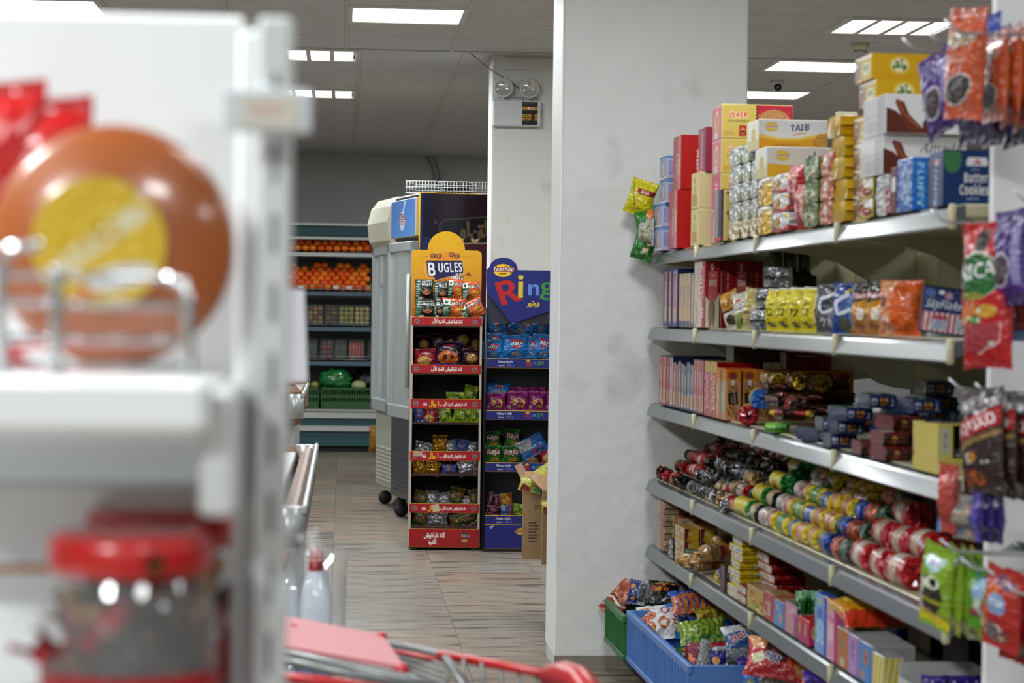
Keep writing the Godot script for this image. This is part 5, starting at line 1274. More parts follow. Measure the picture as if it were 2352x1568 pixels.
	pic("bag_chipbrown", 110, 120, func(k): k.all(C("2c1414")); k.ell(60, 70, 36, 38, C("6c481c")); k.ell(58, 68, 28, 30, C("a87c38")); k.specks(10, 2, 6, [C("8a5c24"), C("c89a4c")], 4, Rect2(0.3, 0.35, 0.5, 0.45)); k.rect(0, 0, 110, 14, C("4c1418")))
	pic("bag_redchip", 110, 120, func(k): k.all(C("981420")); k.specks(12, 3, 9, [C("c83038"), C("6c0c14")], 5); k.ell(50, 86, 36, 30, C("d8984c")); k.ell(46, 84, 24, 20, C("e8b870")); k.text("s", 62, 36, 24, C("e4d0cc")))
	pic("bag_orangeb", 130, 120, func(k): k.all(C("2c1c44")); k.poly([V(10, 30), V(60, 2), V(110, 20), V(120, 50), V(20, 70)], C("24141c")); k.text("SIUM", 66, 26, 16, C("c83c58"), {"turn": -0.25}); k.ell(64, 84, 50, 34, C("c8601c")); k.ell(50, 82, 10, 14, C("3c1c10")); k.ell(82, 80, 9, 13, C("3c1c10")); k.rect(0, 110, 130, 10, C("4c2c9c")))
	pic("bag_lime", 100, 120, func(k): k.all(C("7c9a14")); k.specks(16, 4, 14, [C("a8c028"), C("5c7c0c"), C("c8d050")], 5); k.poly([V(50, 20), V(90, 60), V(70, 90)], C("3c6414")))
	pic("bag_gold", 100, 120, func(k): k.all(C("9a7014")); k.ell(40, 56, 30, 40, C("b8841c")); k.specks(10, 3, 8, [C("d8a838"), C("6c4c0c"), C("e4c460")], 6); k.curve([V(30, 30), V(44, 60), V(34, 90)], 5, C("5c3c10")))
	pic("bag_silver", 110, 120, func(k): k.all(C("84868a")); k.specks(20, 3, 14, [C("b8babe"), C("5c5e62"), C("d8dade"), C("a08838")], 7))
	pic("bag_bluered", 110, 120, func(k): k.all(C("2c4a8a")); k.specks(16, 4, 14, [C("a01c28"), C("c8ccd4"), C("1c2c5c"), C("5c7cb8")], 7))
	pic("bag_greenbrown", 110, 120, func(k): k.all(C("6c4a1c")); k.rect(0, 84, 110, 36, C("1c4a1c")); k.specks(16, 4, 12, [C("a8742c"), C("2c5a20"), C("3c2a10"), C("c08c38")], 6))
	pic("bag_darkwine", 110, 120, func(k): k.all(C("4c1420")); k.specks(14, 4, 12, [C("8a2434"), C("240810"), C("c8c4c4")], 6))
	pic("bag_abc", 130, 120, func(k): k.all(C("1c6cb8")); k.poly([V(40, 20), V(110, 34), V(84, 70), V(60, 76)], C("b02434")); k.text("abz", 72, 46, 22, C("d4d8e0"), {"turn": 0.15, "slant": 0.2, "rim": 2.5, "rim_color": C("241c30"), "fit": 60}); k.text("ABC", 70, 98, 18, C("c8b078"), {"fit": 60}); k.small(10, 60, 20, 20, 3, C("a8c4e0"), 3))
	pic("bag_farah", 120, 110, func(k): k.all(C("8a1c6c")); k.specks(8, 4, 14, [C("a83c8c"), C("6c1054")], 5); k.arabic("HrN", 62, 46, 46, C("d0b028"), 8.0); k.text("Farah", 74, 92, 11, C("c8b468")); k.ell(18, 92, 9, 12, C("a8a878")))
	pic("bag_raja", 120, 110, func(k): k.all(C("245c1c")); k.specks(10, 4, 14, [C("3c8a2c"), C("143c10")], 5); k.text("Raja", 62, 46, 34, C("d8ccc8"), {"slant": 0.2, "rim": 3.0, "rim_color": C("8a1c34"), "fit": 84, "force": 1}); k.ell(70, 92, 30, 14, C("b8962c")))
	pic("bag_torn", 120, 110, func(k): k.all(C("2c68ac")); k.poly([V(0, 0), V(70, 10), V(50, 70), V(0, 60)], C("a4a8ac")); k.small(16, 20, 40, 40, 6, C("6c7074"), 4); k.specks(8, 4, 12, [C("1c4c8c"), C("b83c4c")], 4, Rect2(0.5, 0, 0.5, 1)))
	pic("bag_smallmix", 60, 80, func(k): k.all(C("4c1838")); k.text("BAM", 30, 40, 16, C("c86ca0"), {"turn": -PI / 2}); k.specks(6, 3, 8, [C("d8601c"), C("c8c4c8"), C("241018")], 5))
	pic("bag_yelloworange", 80, 80, func(k): k.all(C("b8741c")); k.specks(8, 4, 12, [C("d8a028"), C("3c6c20"), C("7c3c10")], 5))
	far_arts()

func far_arts() -> void:
	pic("fridge_side", 160, 540, func(k):
		k.all(C("451620")); k.rect(0, 0, 20, 540, C("1c2858")); k.ell(28, 50, 3, 3, C("9a9488"))
		k.poly([V(34, 52), V(44, 44), V(160, 34), V(160, 84), V(40, 88), V(34, 80)], C("8c7c5c")); k.poly([V(37, 54), V(46, 47), V(160, 37), V(160, 81), V(42, 85), V(37, 78)], C("1c1212")); k.arabic("aTnaw", 96, 62, 26, C("b8986a"), 5.5, -0.07))
	pic("fridge_lightbox", 60, 80, func(k): k.fade(0, 80, C("3c6cb4"), C("4c84c4")); k.ell(28, 46, 7, 20, C("b8c0d0")); k.line([V(34, 4), V(28, 40)], 3, C("c8ccd4")); k.small(20, 30, 18, 26, 5, C("8c4c5c"), 4))
	pic("cooler_head", 60, 60, func(k): k.all(C("b8b8b0")); k.rect(0, 22, 60, 16, C("3c4c7c")); k.rect(0, 38, 60, 20, C("7c3838")))
	pic("lamp_label", 60, 90, func(k):
		k.all(C("141414")); k.rect(0, 18, 60, 15, C("b8941c")); k.rect(22, 20, 22, 11, C("b8a8a0")); k.rect(0, 48, 60, 11, C("b8981c")); k.rect(0, 61, 60, 11, C("b8981c")); k.rect(35, 48, 14, 11, C("5c1410")); k.rect(35, 61, 14, 11, C("5c1410")); k.small(6, 6, 48, 8, 2, C("5c5c5c"), 3); k.small(8, 52, 24, 5, 1, C("4c3c10"), 4); k.small(8, 65, 24, 5, 1, C("4c3c10"), 5))
	pic("kraftbox", 90, 160, func(k): k.all(C("a3855e")); k.poly([V(26, 0), V(62, 0), V(60, 18), V(44, 30), V(28, 18)], C("343c54")); k.small(22, 46, 44, 12, 2, C("6c5840"), 3); k.small(12, 82, 20, 46, 7, C("4c4034"), 4); k.rect(52, 104, 22, 38, C("847460")); k.rect(40, 120, 12, 40, C("a4683c")))
	pic("kraftbox_b", 60, 160, func(k): k.all(C("97784e")); k.small(30, 16, 18, 22, 4, C("c8bca8"), 3); k.rect(16, 66, 34, 3, C("2c2420")); k.rect(16, 96, 34, 3, C("2c2420")); k.rect(18, 70, 30, 24, C("6c583c")); k.rect(28, 112, 14, 40, C("9c6038")))
	pic("chipbag_yellow", 120, 90, func(k): k.all(C("b4b04c")); k.poly([V(10, 90), V(20, 40), V(60, 70), V(60, 90)], C("8c3424")); k.small(60, 20, 50, 40, 5, C("5c5c2c"), 3); k.ell(100, 70, 18, 14, C("3c9c84")))
	pic("woodgrain", 200, 60, func(k):
		k.all(C("6c4c38"))
		var g := RandomNumberGenerator.new()
		g.seed = 7
		for j in 60: k.rect(g.randf() * 200, g.randf() * 60, g.randf_range(20, 90), 1.5, [C("8a644c"), C("54382a"), C("7c5844"), C("a07c64")][j % 4]))
	pic("cake_label", 200, 200, func(k):
		k.all(C("d8b428")); k.poly([V(30, 130), V(150, 40), V(170, 62), V(50, 150)], C("e2d8b0")); k.text("Cake", 86, 92, 30, C("c8a018"), {"turn": -0.5}); k.ell(130, 150, 56, 18, C("d8d8d8"), -0.2); k.specks(10, 4, 12, [C("e8d060"), C("c89c18"), C("e0c8b0")], 5); k.ell(80, 176, 20, 10, C("d88a3c")))
	pic("price_tag", 120, 80, func(k): k.all(C("d8d4c8")); k.small(20, 24, 80, 30, 2, C("d08a78"), 3))
	pic("sweets", 160, 160, func(k): k.all(C("2a1c1e")); k.specks(120, 4, 12, [C("6c1c24"), C("b8484c"), C("8a6430"), C("100c0e"), C("3c3034"), C("b8a8a4"), C("7c5430")], 8))
	pic("jar_label", 160, 80, func(k): k.all(C("a8141f")); k.poly([V(60, 80), V(160, 10), V(160, 46), V(100, 80)], C("d8a4a8")); k.ell(20, 66, 26, 18, C("d8a8a8")))

# ---------- the top shelf of the gondola ----------
func top_shelf() -> void:
	var y: float = TOPS[0] + 0.0005
	# far end, left to right as they follow from the pillar
	var bag := pillow_of("peabag", "yellow", 0.10, 0.13, 0.05, {"seed": 3})
	one("snack_bag", bag, printed("peabag", "film"), "yellow film bag with red label drooping off the pillar end of the top shelf", "snack bag", "", G(0.06, 1.70, -0.055), gb * yaw(-18) * Basis(Vector3.BACK, -0.3))
	one("snack_bag", pillow_of("greenbag", "green", 0.085, 0.14, 0.06, {"seed": 5}), printed("greenbag", "film"), "green film bag hanging below the yellow one at the pillar end", "snack bag", "", G(0.07, 1.60, -0.035), gb * yaw(-28) * Basis(Vector3.BACK, 0.2))
	one("snack_bag", pillow_of("clearbag", "silver", 0.07, 0.10, 0.05, {"seed": 8}), printed("clearbag", "film"), "clear bag of orange sweets between the two green bags at the pillar", "sweet bag", "", G(0.1, 1.575, -0.04), gb * yaw(-50))
	one("snack_bag", pillow_of("greenbag", "green", 0.085, 0.10, 0.06, {"seed": 9}), printed("greenbag", "film"), "lowest green bag at the pillar end of the top shelf", "snack bag", "", G(0.07, 1.525, -0.045), gb * yaw(-30) * Basis(Vector3.BACK, -0.3))
	carton("biscuit_carton", "thin blue carton standing behind the light blue stack on the top shelf", "", 0.16, y, 0.0, 0.08, 0.165, 0.05, {"side": "blue", "front": "bluebox_front"})
	var s := s_at(1530, y + 0.15)
	for k in 4:
		carton("biscuit_carton", "light blue biscuit carton by the pillar, %s of four" % ["bottom one", "second up", "third up", "topmost"][k], "light blue cartons on the top shelf", s - (0.02 if k < 2 else 0.0), y + 0.083 * k, -0.012 if k < 2 else 0.0, 0.10, 0.082, 0.15, {"side": "bluebox_side", "front": "bluebox_front", "top": "bluebox_front"})
	s = s_at(1555, y + 0.1, -0.01)
	carton("cracker_carton", "lower tall red cracker carton beside the light blue stack", "", s, y, -0.01, 0.24, 0.196, 0.16, {"side": "redbox_side", "front": "redbox_low", "top": "red"})
	s = s_at(1564, y + 0.3)
	carton("cracker_carton", "upper tall red carton lettered for salted stick crackers", "", s, y + 0.197, 0.0, 0.24, 0.183, 0.15, {"side": "redbox_side", "front": "redbox_front", "top": "red"})
	s = s_at(1604, y + 0.1)
	for k in 2: carton("biscuit_carton", "cream and yellow carton, %s of the pair beside the red cartons" % ["lower", "upper"][k], "", s, y + 0.118 * k, 0.0, 0.2, 0.117, 0.13, {"side": "creambox_side", "front": "creambox_front", "top": "cream"})
	s = s_at(1621, y + 0.3, 0.02)
	carton("biscuit_carton", "dull pink carton standing on the cream pair", "", s, y + 0.236, 0.02, 0.2, 0.142, 0.13, {"side": "pinkbox_side", "front": "pinkbox_front", "top": "darkred"})
	s = s_at(1657, y + 0.3, 0.015)
	for k in 4: carton("biscuit_carton", "pink and gold sandwich biscuit carton, %s of its stack of four" % ["bottom one", "second", "third", "topmost"][k], "pink and gold cartons on the top shelf", s, y + 0.1065 * k, 0.015, 0.222, 0.1055, 0.15, {"side": "oif_side" if k == 1 else "ulker_side", "front": "ulker_front", "top": "cream"})
	s = s_at(1657, y + 0.05, -0.012)
	carton("coffee_carton", "cream carton printed with coffee beans below the pink and gold stack", "", s + 0.02, y, -0.008, 0.09, 0.15, 0.02, {"side": "coffee_side", "front": "coffee_front", "top": "cream"})
	carton("coffee_carton", "grey and dark brown carton leaning by the coffee bean carton", "", s - 0.004, y, -0.012, 0.05, 0.155, 0.11, {"side": "coffee_side", "front": "brown", "top": "brown"})
	# crinkled foil packs in three columns of five
	var edge := [1672, 1699, 1720, 1738]
	for c in 3:
		var a := s_at(edge[c], y + 0.1)
		var b := s_at(edge[c + 1], y + 0.1)
		for k in 5:
			if c == 2 and k == 4: continue
			block("biscuit_pack", "crinkled silver biscuit pack, %s column from the pillar, %s from the bottom" % [NTH[c], NTH[k]], "silver biscuit packs on the top shelf", b - 0.004, y + 0.054 * k, 0.002 * (k % 2), 0.09, 0.053, b - a - 0.026, {"all": "foilpack_low" if k < 1 else "foilpack_side"}, k + c)
	# white and gold cracker cartons on their packs
	edge = [1737, 1772, 1812]
	for c in 2:
		var a := s_at(edge[c], y + 0.08)
		var b := s_at(edge[c + 1], y + 0.08)
		var rows := 2 if c == 0 else 3
		var h := 0.155 / rows
		for k in rows: block("cracker_pack", "%s cracker pack under the white and gold cartons, %s from the bottom" % [["white and gold", "white and red"][c], NTH[k]], "cracker packs on the top shelf", b - 0.004, y + h * k, 0.0, 0.11, h - 0.001, b - a - 0.026, {"all": ["teapack_gold", "teapack_red"][c]}, k + c * 2)
	for k in 2:
		var px: float = [1813, 1830][k]
		var a := s_at(px, y + 0.08)
		one("cracker_pack", pillow_of("pinkpack", "red", 0.09, 0.115, 0.04, {"seed": 4 + k, "full": 3.0, "wrinkle": 0.07}), printed("pinkpack", "film"), "pink film pack upright, %s of the white and red packs" % ["leaning above the last", "in front, beside the last"][k], "snack pack", "", G(a + 0.05, y + 0.058 + 0.055 * (1 - k), 0.012), gb * yaw(-76))
	s = s_at(1752, y + 0.2)
	carton("cracker_carton", "white and gold cracker carton with blue Arabic lettering, under its twin", "", s + 0.05, y + 0.156, 0.0, 0.2, 0.084, 0.15, {"side": "taib_side", "front": "taib_arabic", "top": "white"})
	s = s_at(1742, y + 0.3)
	carton("cracker_carton", "white and gold cracker carton with dark blue lettering, on top of its twin", "", s, y + 0.241, 0.0, 0.197, 0.084, 0.15, {"side": "taib_side", "front": "taib_front", "top": "white"})
	edge = [1842, 1879, 1914]
	for c in 2:
		var a := s_at(edge[c], y + 0.08)
		var b := s_at(edge[c + 1], y + 0.08)
		for k in 3: block("biscuit_pack", "%s biscuit pack, %s from the bottom of its column" % [["dark green", "copper coloured"][c], NTH[k]], ["green biscuit packs", "copper biscuit packs"][c] + " on the top shelf", b - 0.004, y + 0.0585 * k, 0.0, 0.11, 0.0575, b - a - 0.026, {"all": ["greenpack", "copperpack"][c]}, k + c)
	var a2 := s_at(1908, y + 0.1)
	var b2 := s_at(1942, y + 0.1)
	for k in 5: block("biscuit_pack", "yellow biscuit pack with foil end, %s from the bottom of the column of five" % NTH[k], "yellow foil-ended packs on the top shelf", b2 + [0.0, 0.0, -0.01, -0.03, -0.06][k], y + 0.0515 * k, 0.004 * (k % 2), 0.105, 0.0505, b2 - a2 - 0.02, {"all": "goldpack_side", "front": "packyellow"}, k)
	# the tall column behind, yellow wafer cartons on it
	s = s_at(2002, y + 0.35, 0.02)
	for k in 6: carton("wafer_carton", "yellow wafer carton with green Arabic lettering, %s of the tall column" % ["lowest, mostly hidden", "second, hidden", "third, hidden", "fourth, mostly hidden", "second from the top", "topmost"][k], "yellow wafer cartons on the top shelf", s + (0.02 if k == 4 else 0.0), y + 0.06 * k + (0.0 if k < 4 else 0.02), 0.02 + (0.006 if k == 4 else 0.0), 0.185, 0.059, 0.15, {"side": "waferbox_side", "front": "waferbox_front", "top": "packyellow"})
	# small packs with the white chocolate cartons on them
	edge = [1968, 2008, 2044, 2060]
	for c in 3:
		var a := s_at(edge[c], y + 0.05)
		var b := s_at(edge[c + 1], y + 0.05)
		if c == 0:
			for k in 2: block("biscuit_pack", "small green and yellow pack with a tomato picture, %s of two under white cartons" % ["lower", "upper"][k], "", b - 0.004, y + 0.045 * k, 0.0, 0.09, 0.044, b - a - 0.02, {"all": "tomato_side"}, k)
		elif c == 1: block("biscuit_pack", "silver and red pack under white chocolate cartons", "", b - 0.004, y, 0.0, 0.09, 0.088, b - a - 0.02, {"all": "strawpack"}, 2)
		else: carton("display_carton", "narrow dark red carton with a white patch beside the blue packs", "", b - 0.004, y, 0.0, 0.1, 0.1, b - a - 0.01, {"side": "crateside", "front": "darkred", "top": "brown"})
	s = s_at(2028, y + 0.2, 0.0)
	for k in 2: carton("chocolate_carton", "white carton with a chocolate swirl, %s of the two" % ["lower", "upper"][k], "", s + 0.02 * k, y + 0.091 + 0.088 * k, 0.0, 0.19, 0.087, 0.19, {"side": "amada_side", "front": "amada_front", "top": "white"})
	a2 = s_at(2058, y + 0.05)
	b2 = s_at(2096, y + 0.05)
	carton("wafer_pack", "bright blue pack with vertical white lettering beside the navy cookie carton", "", b2, y, 0.0, 0.034, 0.112, b2 - a2 - 0.01, {"side": "fluffy_side", "front": "fluffy_front", "top": "blue", "finish": "film"})
	a2 = s_at(2130, y + 0.05)
	b2 = s_at(2166, y + 0.05)
	carton("cookie_carton", "navy butter cookie carton with a green disc at the near end of the top shelf", "", b2, y, 0.0, 0.10, 0.112, b2 - a2 - 0.01, {"side": "butter_side", "front": "butter_front", "top": "navy"})

# ---------- the second and third shelves ----------
func spots(px: Array, y: float, t := 0.0) -> Array:
	var r := []
	for p in px: r.append(s_at(p, y, t))
	return r

func second_shelf() -> void:
	var y: float = TOPS[1]
	var e := spots([1523, 1534, 1543, 1557], y + 0.1)
	for k in 3: carton("biscuit_stick_carton", "tall blue and red biscuit stick carton, %s from the pillar on the second shelf" % NTH[k], "tall biscuit stick cartons", e[k + 1] - 0.003, y, 0.0, 0.20, 0.197, e[k + 1] - e[k] - 0.006, {"side": ["stick_a", "stick_b", "stick_a"][k], "front": "arcbox", "top": "navy"})
	e = spots([1559, 1568, 1577, 1585, 1595], y + 0.1)
	for k in 4: carton("biscuit_stick_carton", "shorter tan biscuit stick carton, %s of four beside the tall blue ones" % NTH[k], "tan biscuit stick cartons", e[k + 1] - 0.003, y, 0.0, 0.18, 0.178, e[k + 1] - e[k] - 0.006, {"side": "finger" if k < 3 else "stick_c", "front": "cream", "top": "cream"})
	e = spots([1596, 1618], y + 0.1)
	for k in 4: carton("pie_carton", "tall red pie carton, %s from the shelf front" % ["white-sided one", "second", "third", "innermost"][k], "red pie cartons on the second shelf", e[1] - 0.006 * k, y, 0.002 + 0.0475 * k, 0.0465, 0.213, 0.19, {"side": "orion_side", "front": "moon_front" if k % 2 == 0 else "pie_front", "top": "darkred"})
	var s := s_at(1668, y + 0.05)
	var odd := [["amberpack", -0.35, 1648, 0.12], ["labelpack", -0.2, 1674, 0.115], ["clearyellow", 0.1, 1696, 0.125]]
	for k in 3:
		var p := s_at(odd[k][2], y + 0.05)
		one("snack_pack", pillow_of(odd[k][0], "gold", 0.075, odd[k][3], 0.045, {"seed": 21 + k}), printed(odd[k][0], "film"), ["amber pack with a black band leaning against the red pie cartons", "pale pack with a white text label beside the amber pack", "clear yellow bag between the text-labelled pack and the silver-ended packs"][k], "snack pack", "", G(p + 0.05, y + odd[k][3] * 0.47, 0.035), gb * yaw(-55) * Basis(Vector3.BACK, -odd[k][1]))
	s = s_at(1722, y + 0.05)
	for k in 3: one("snack_pack", block_mesh(0.07, 0.058, 0.10, {"all": "silverend", "front": "fold_silver"}, k, 0.022), printed("silverend", "foil"), "dark pack with twisted silver end, %s of the stack of three" % ["bottom one", "middle one", "topmost"][k], "snack pack", "silver-ended packs on the second shelf", G(s + 0.02 * k, y + 0.001 + 0.0595 * k, 0.055 + 0.008 * k), gb * yaw(-38 + 9 * k))
	carton("display_case", "black case with small print carrying three olive bags", "", s_at(1764, y + 0.13, 0.14), y, 0.16, 0.13, 0.165, 0.16, {"side": "black", "front": "caselabel", "top": "black"})
	for k in 3: one("snack_bag", pillow_of("olivebag", "olivebag", 0.052, 0.10, 0.05, {"seed": 40 + k, "waist": 0.3}), printed("olivebag", "film"), "dark olive bag on the black case, %s" % ["leftmost", "middle one", "rightmost"][k], "snack bag", "olive bags on the black case", G(s_at(1764, y + 0.13, 0.14) - 0.06, y + 0.213 - 0.006 * k, 0.175 + 0.045 * k), gb * yaw(10 - 8 * k))
	carton("grey_case", "plain grey case behind the yellow packs on the second shelf", "", s_at(1800, y + 0.1, 0.26), y, 0.29, 0.08, 0.13, 0.16, {"side": "grey", "front": "grey", "top": "grey"})
	var packs := [["y72_a", 1787], ["y72_b", 1815], ["y72_c", 1844], ["y72_d", 1872], ["graphite", 1911], ["bluefilm", 1952], ["blackorange", 1995], ["blackorange", 2030], ["orangefilm", 2064]]
	var says := ["yellow pack with a mint stripe, first of the four yellow ones", "yellow pack with a brown stripe, second of the four yellow ones", "yellow pack with an orange-red stripe, third of the four yellow ones", "yellow pack with a pale stripe beside the graphite pack", "graphite grey pack with a white swirl between yellow and blue packs", "blue and silver pack with a white swirl", "black and amber pack beside the blue and silver pack", "black and amber pack beside the orange pack", "orange film pack left of the striped cracker pack"]
	for k in packs.size():
		s = s_at(packs[k][1], y + 0.05, 0.03)
		var h: float = 0.118 if k < 4 else 0.124
		one("snack_pack", pillow_of(packs[k][0], "yellow" if k < 4 else "silver", 0.10 if k < 4 else 0.112, h, 0.055, {"seed": 50 + k, "full": 2.6, "wrinkle": 0.16}), printed(packs[k][0], "film"), says[k], "snack pack", "", G(s, y + h * 0.49, 0.035), gb * yaw(-58 + 3 * (k % 3)) * Basis(Vector3.RIGHT, -0.05 - 0.03 * (k % 2)))
	s = s_at(2150, y + 0.05, 0.05)
	tag(one("cracker_pack", Shape.new().box(Vector3(0, 0.05, 0), Vector3(0.125, 0.098, 0.045), 0.004, {"front": uv("sky_front"), "right": uv("sky_side"), "side": uv("navy"), "top": uv("navy"), "back": uv("sky_front"), "under": uv("navy")}).done(), printed("sky_front", "film"), "navy cracker multipack with red and white stripes tilted at the shelf end", "cracker pack", "", G(s, y + 0.004, 0.075), gb * yaw(-14) * Basis(Vector3.BACK, -0.12)), "", "")
	carton("cracker_pack", "white-sided cracker pack behind the striped multipack", "", s - 0.09, y, 0.07, 0.12, 0.1, 0.05, {"all": "sky_side"}, -8.0, "cracker pack")

func third_shelf() -> void:
	var y: float = TOPS[2]
	var px := [1514, 1522, 1530, 1537, 1546, 1553, 1557, 1564, 1571, 1577, 1585, 1593, 1600, 1605, 1611, 1616]
	var e := spots(px, y + 0.1)
	for k in px.size() - 1:
		var tall: float = 0.172 if k < 4 or k > 10 else 0.16 - 0.006 * ((k * 7) % 3)
		carton("biscuit_stick_carton", "narrow biscuit stick carton standing on edge, %s from the pillar on the middle shelf" % NTH[k], "narrow biscuit stick cartons on the middle shelf", e[k + 1] - 0.002, y, 0.0, 0.19, tall, e[k + 1] - e[k] - 0.003, {"side": "spine_%d" % ([0, 1, 2, 3, 4, 5, 4, 6, 7, 7, 6, 0, 1, 0, 1][k]), "front": "arcbox" if k % 3 else "navy", "top": "navy"})
	e = spots([1617, 1630, 1646, 1652, 1657, 1662], y + 0.08)
	for k in 2: carton("wafer_pouch", "red pouch with white lettering up its edge, %s of two" % ["nearer the pillar", "beside the oat cookie carton"][k], "", e[k + 1] - 0.002, y, 0.0, 0.13, 0.172, e[k + 1] - e[k] - 0.004, {"side": "redpouch", "front": "red", "top": "gold", "finish": "film"})
	for k in range(2, 5): carton("cookie_carton", "cookie carton seen edge-on beside the red pouches, %s" % NTH[k - 2], "edge-on cookie cartons", e[k + 1] - 0.002, y, 0.0, 0.1, 0.155, e[k + 1] - e[k] - 0.003, {"side": "choco_side", "front": "choco_front", "top": "orange"})
	var s := s_at(1664, y + 0.05)
	for k in 8:
		var t := 0.0 if k == 0 else 0.005 + 0.0485 * k
		carton("cookie_carton", "orange-topped chocolate chip cookie carton, %s of the row running inwards" % ["at the shelf front, first", "second", "third", "fourth", "fifth", "sixth", "seventh", "innermost"][k], "chocolate chip cookie cartons", s + 0.012 * (1 if k == 0 else 0), y, t, 0.0475, 0.153, 0.09, {"side": "choco_side", "front": "choco_front", "top": "orange"})
	carton("wafer_case", "dark red case with a white end lying on the cookie cartons", "", s - 0.005, y + 0.1535, t_at(1806, y + 0.16, s), 0.14, 0.052, 0.085, {"side": "redcase_side", "front": "redcase_front", "top": "darkred"})
	carton("dark_case", "dark brown case lying behind the red case on the middle shelf", "", s - 0.12, y + 0.172, 0.05, 0.16, 0.048, 0.12, {"all": "darkcase"})
	# loose rolls
	var rolls := [["roll_yr", "fold_red", 1732, 0.028, 0.028, 0.03, "yellow roll pack with red folded end lying at the rail of the middle shelf"], ["roll_yr", "fold_blue", 1757, 0.075, 0.062, 0.029, "yellow roll pack with bright blue folded end"], ["roll_yr", "fold_red", 1800, 0.075, 0.09, 0.024, "red-ended roll pack beside the blue-ended one"], ["roll_redcream", "fold_brown", 1832, 0.065, 0.095, 0.028, "roll pack with crumpled brown foil end on the middle shelf"], ["roll_tan", "fold_gold", 1790, 0.125, 0.12, 0.026, "gold foil ended roll pack, nearest the pillar of three"], ["roll_tan", "fold_gold", 1842, 0.13, 0.16, 0.026, "gold foil ended roll pack, middle of three"], ["roll_tan", "fold_gold", 1886, 0.125, 0.20, 0.026, "gold foil ended roll pack, farthest from the pillar of three"]]
	for k in rolls.size():
		var r: Array = rolls[k]
		var sn := s_at(r[2], y + r[3], r[4])
		one("biscuit_roll", roll_mesh(r[0], r[1], r[5], 0.14, 0, 60 + k), printed(r[0], "film" if k < 4 else "foil"), r[6], "biscuit roll", "", G(sn - 0.075, y + r[3], r[4]), gb * yaw([-14.0, -10.0, 5.0, 2.0, 4.0, -3.0, 6.0][k]))
	s = s_at(1762, y + 0.01)
	one("wafer_pack", block_mesh(0.06, 0.026, 0.12, {"all": "limepack"}, 2, 0.01), printed("limepack", "film"), "lime green pack lying at the rail beside the red-ended roll", "wafer pack", "", G(s + 0.03, y, 0.04), gb * yaw(-35))
	one("sweet_stick", roll_mesh("fold_red", "fold_yellow", 0.008, 0.1, 0, 3), printed("fold_red", "film"), "thin red stick with yellow tip above the lime green pack", "sweet", "", G(s + 0.02, y + 0.05, 0.06), gb * yaw(60))
	# dark chocolate packs, then navy and brown wafer packs
	var g := rnd(5)
	var n := 0
	for row in 4:
		for c in 5:
			var t := 0.02 + 0.062 * c + 0.012 * row
			s = s_at(1800 + 34 * c - 14 * row + (26 if row == 0 else 0), y + 0.02 + 0.03 * row, t) + 0.05
			n += 1
			block("chocolate_pack", "dark chocolate pack with a glossy oval, %s from the aisle in the %s layer" % [NTH[c], ["bottom", "second", "third", "top"][row]], "dark chocolate packs", s, y + 0.031 * row, t, 0.058, 0.03, 0.11, {"all": "cocoapack"}, n, g.randf_range(-7, 7))
	var navy := [[1916, 0.0, 0.0], [1926, 0.034, 0.0], [1940, 0.068, 0.0], [1868, 0.0, 0.006], [1898, 0.034, 0.0], [2000, 0.102, 0.035], [2040, 0.0, 0.075], [2046, 0.034, 0.07], [2054, 0.068, 0.075], [2100, 0.10, 0.085], [2128, 0.066, 0.16], [2130, 0.10, 0.165], [2136, 0.135, 0.16], [2090, 0.03, 0.16], [2190, 0.068, 0.2], [2110, 0.0, 0.16]]
	for k in navy.size():
		var q: Array = navy[k]
		s = s_at(q[0], y + q[1], q[2])
		block("wafer_pack", "navy and green wafer pack, %s" % ["lowest at the rail, rightmost", "second up at the rail", "third up with green showing on top", "bright one at the far end of the pile", "half hidden second from the far end", "topmost of the front stack", "behind the front stack, lowest", "behind the front stack, second", "behind the front stack, third", "lying across the pile with its side showing", "in the back stack, third up", "in the back stack, fourth up", "topmost of the back stack", "deep in the pile, second layer", "at the near end of the back stack", "deep in the pile, lowest"][k], "navy wafer packs", s, y + q[1], q[2], 0.063, 0.0335, 0.15, {"front": "navypack_front", "top": "navypack_top", "side": "navy"}, k, -6.0 + 5.0 * ((k * 5) % 4), "wafer pack")
	var browns := [[1982, 0.0, 0.0], [2030, 0.032, 0.0], [2032, 0.0, 0.0], [2046, 0.064, 0.03], [2060, 0.0, 0.07]]
	for k in browns.size():
		var q: Array = browns[k]
		s = s_at(q[0], y + q[1], q[2])
		block("wafer_pack", "brown and red wafer pack with an orange picture, %s" % ["single one beside the navy packs", "upper of the pair at the rail", "lower of the pair at the rail", "lying on top of the pair", "behind the pair"][k], "brown wafer packs", s, y + q[1], q[2], 0.058, 0.0315, 0.12, {"front": "brownpack_front", "top": "brown", "side": "darkred"}, k, -4.0 + 3 * k, "wafer pack")
	s = s_at(2104, y + 0.03, 0.01)
	one("snack_pack", pillow_of("pinkcream", "red", 0.05, 0.085, 0.035, {"seed": 71}), printed("pinkcream", "film"), "pinkish pack standing between brown packs and black and white pack", "snack pack", "", G(s + 0.02, y + 0.042, 0.02), gb * yaw(-40))
	s = s_at(2132, y + 0.03, 0.01)
	one("snack_pack", pillow_of("cowpack", "navy", 0.06, 0.11, 0.05, {"seed": 72}), printed("cowpack", "foil"), "black and white patched pack beside the cream carton", "snack pack", "", G(s + 0.01, y + 0.052, 0.03), gb * yaw(-30))
	# cream display carton with an opening
	s = s_at(2154, y + 0.03)
	var box := base("display_carton", G(s, y, 0.0), gb)
	tag(box, "cream display carton with a cut opening at the near end of the middle shelf", "carton")
	var cm := printed("creamcase", "card")
	var body := Shape.new()
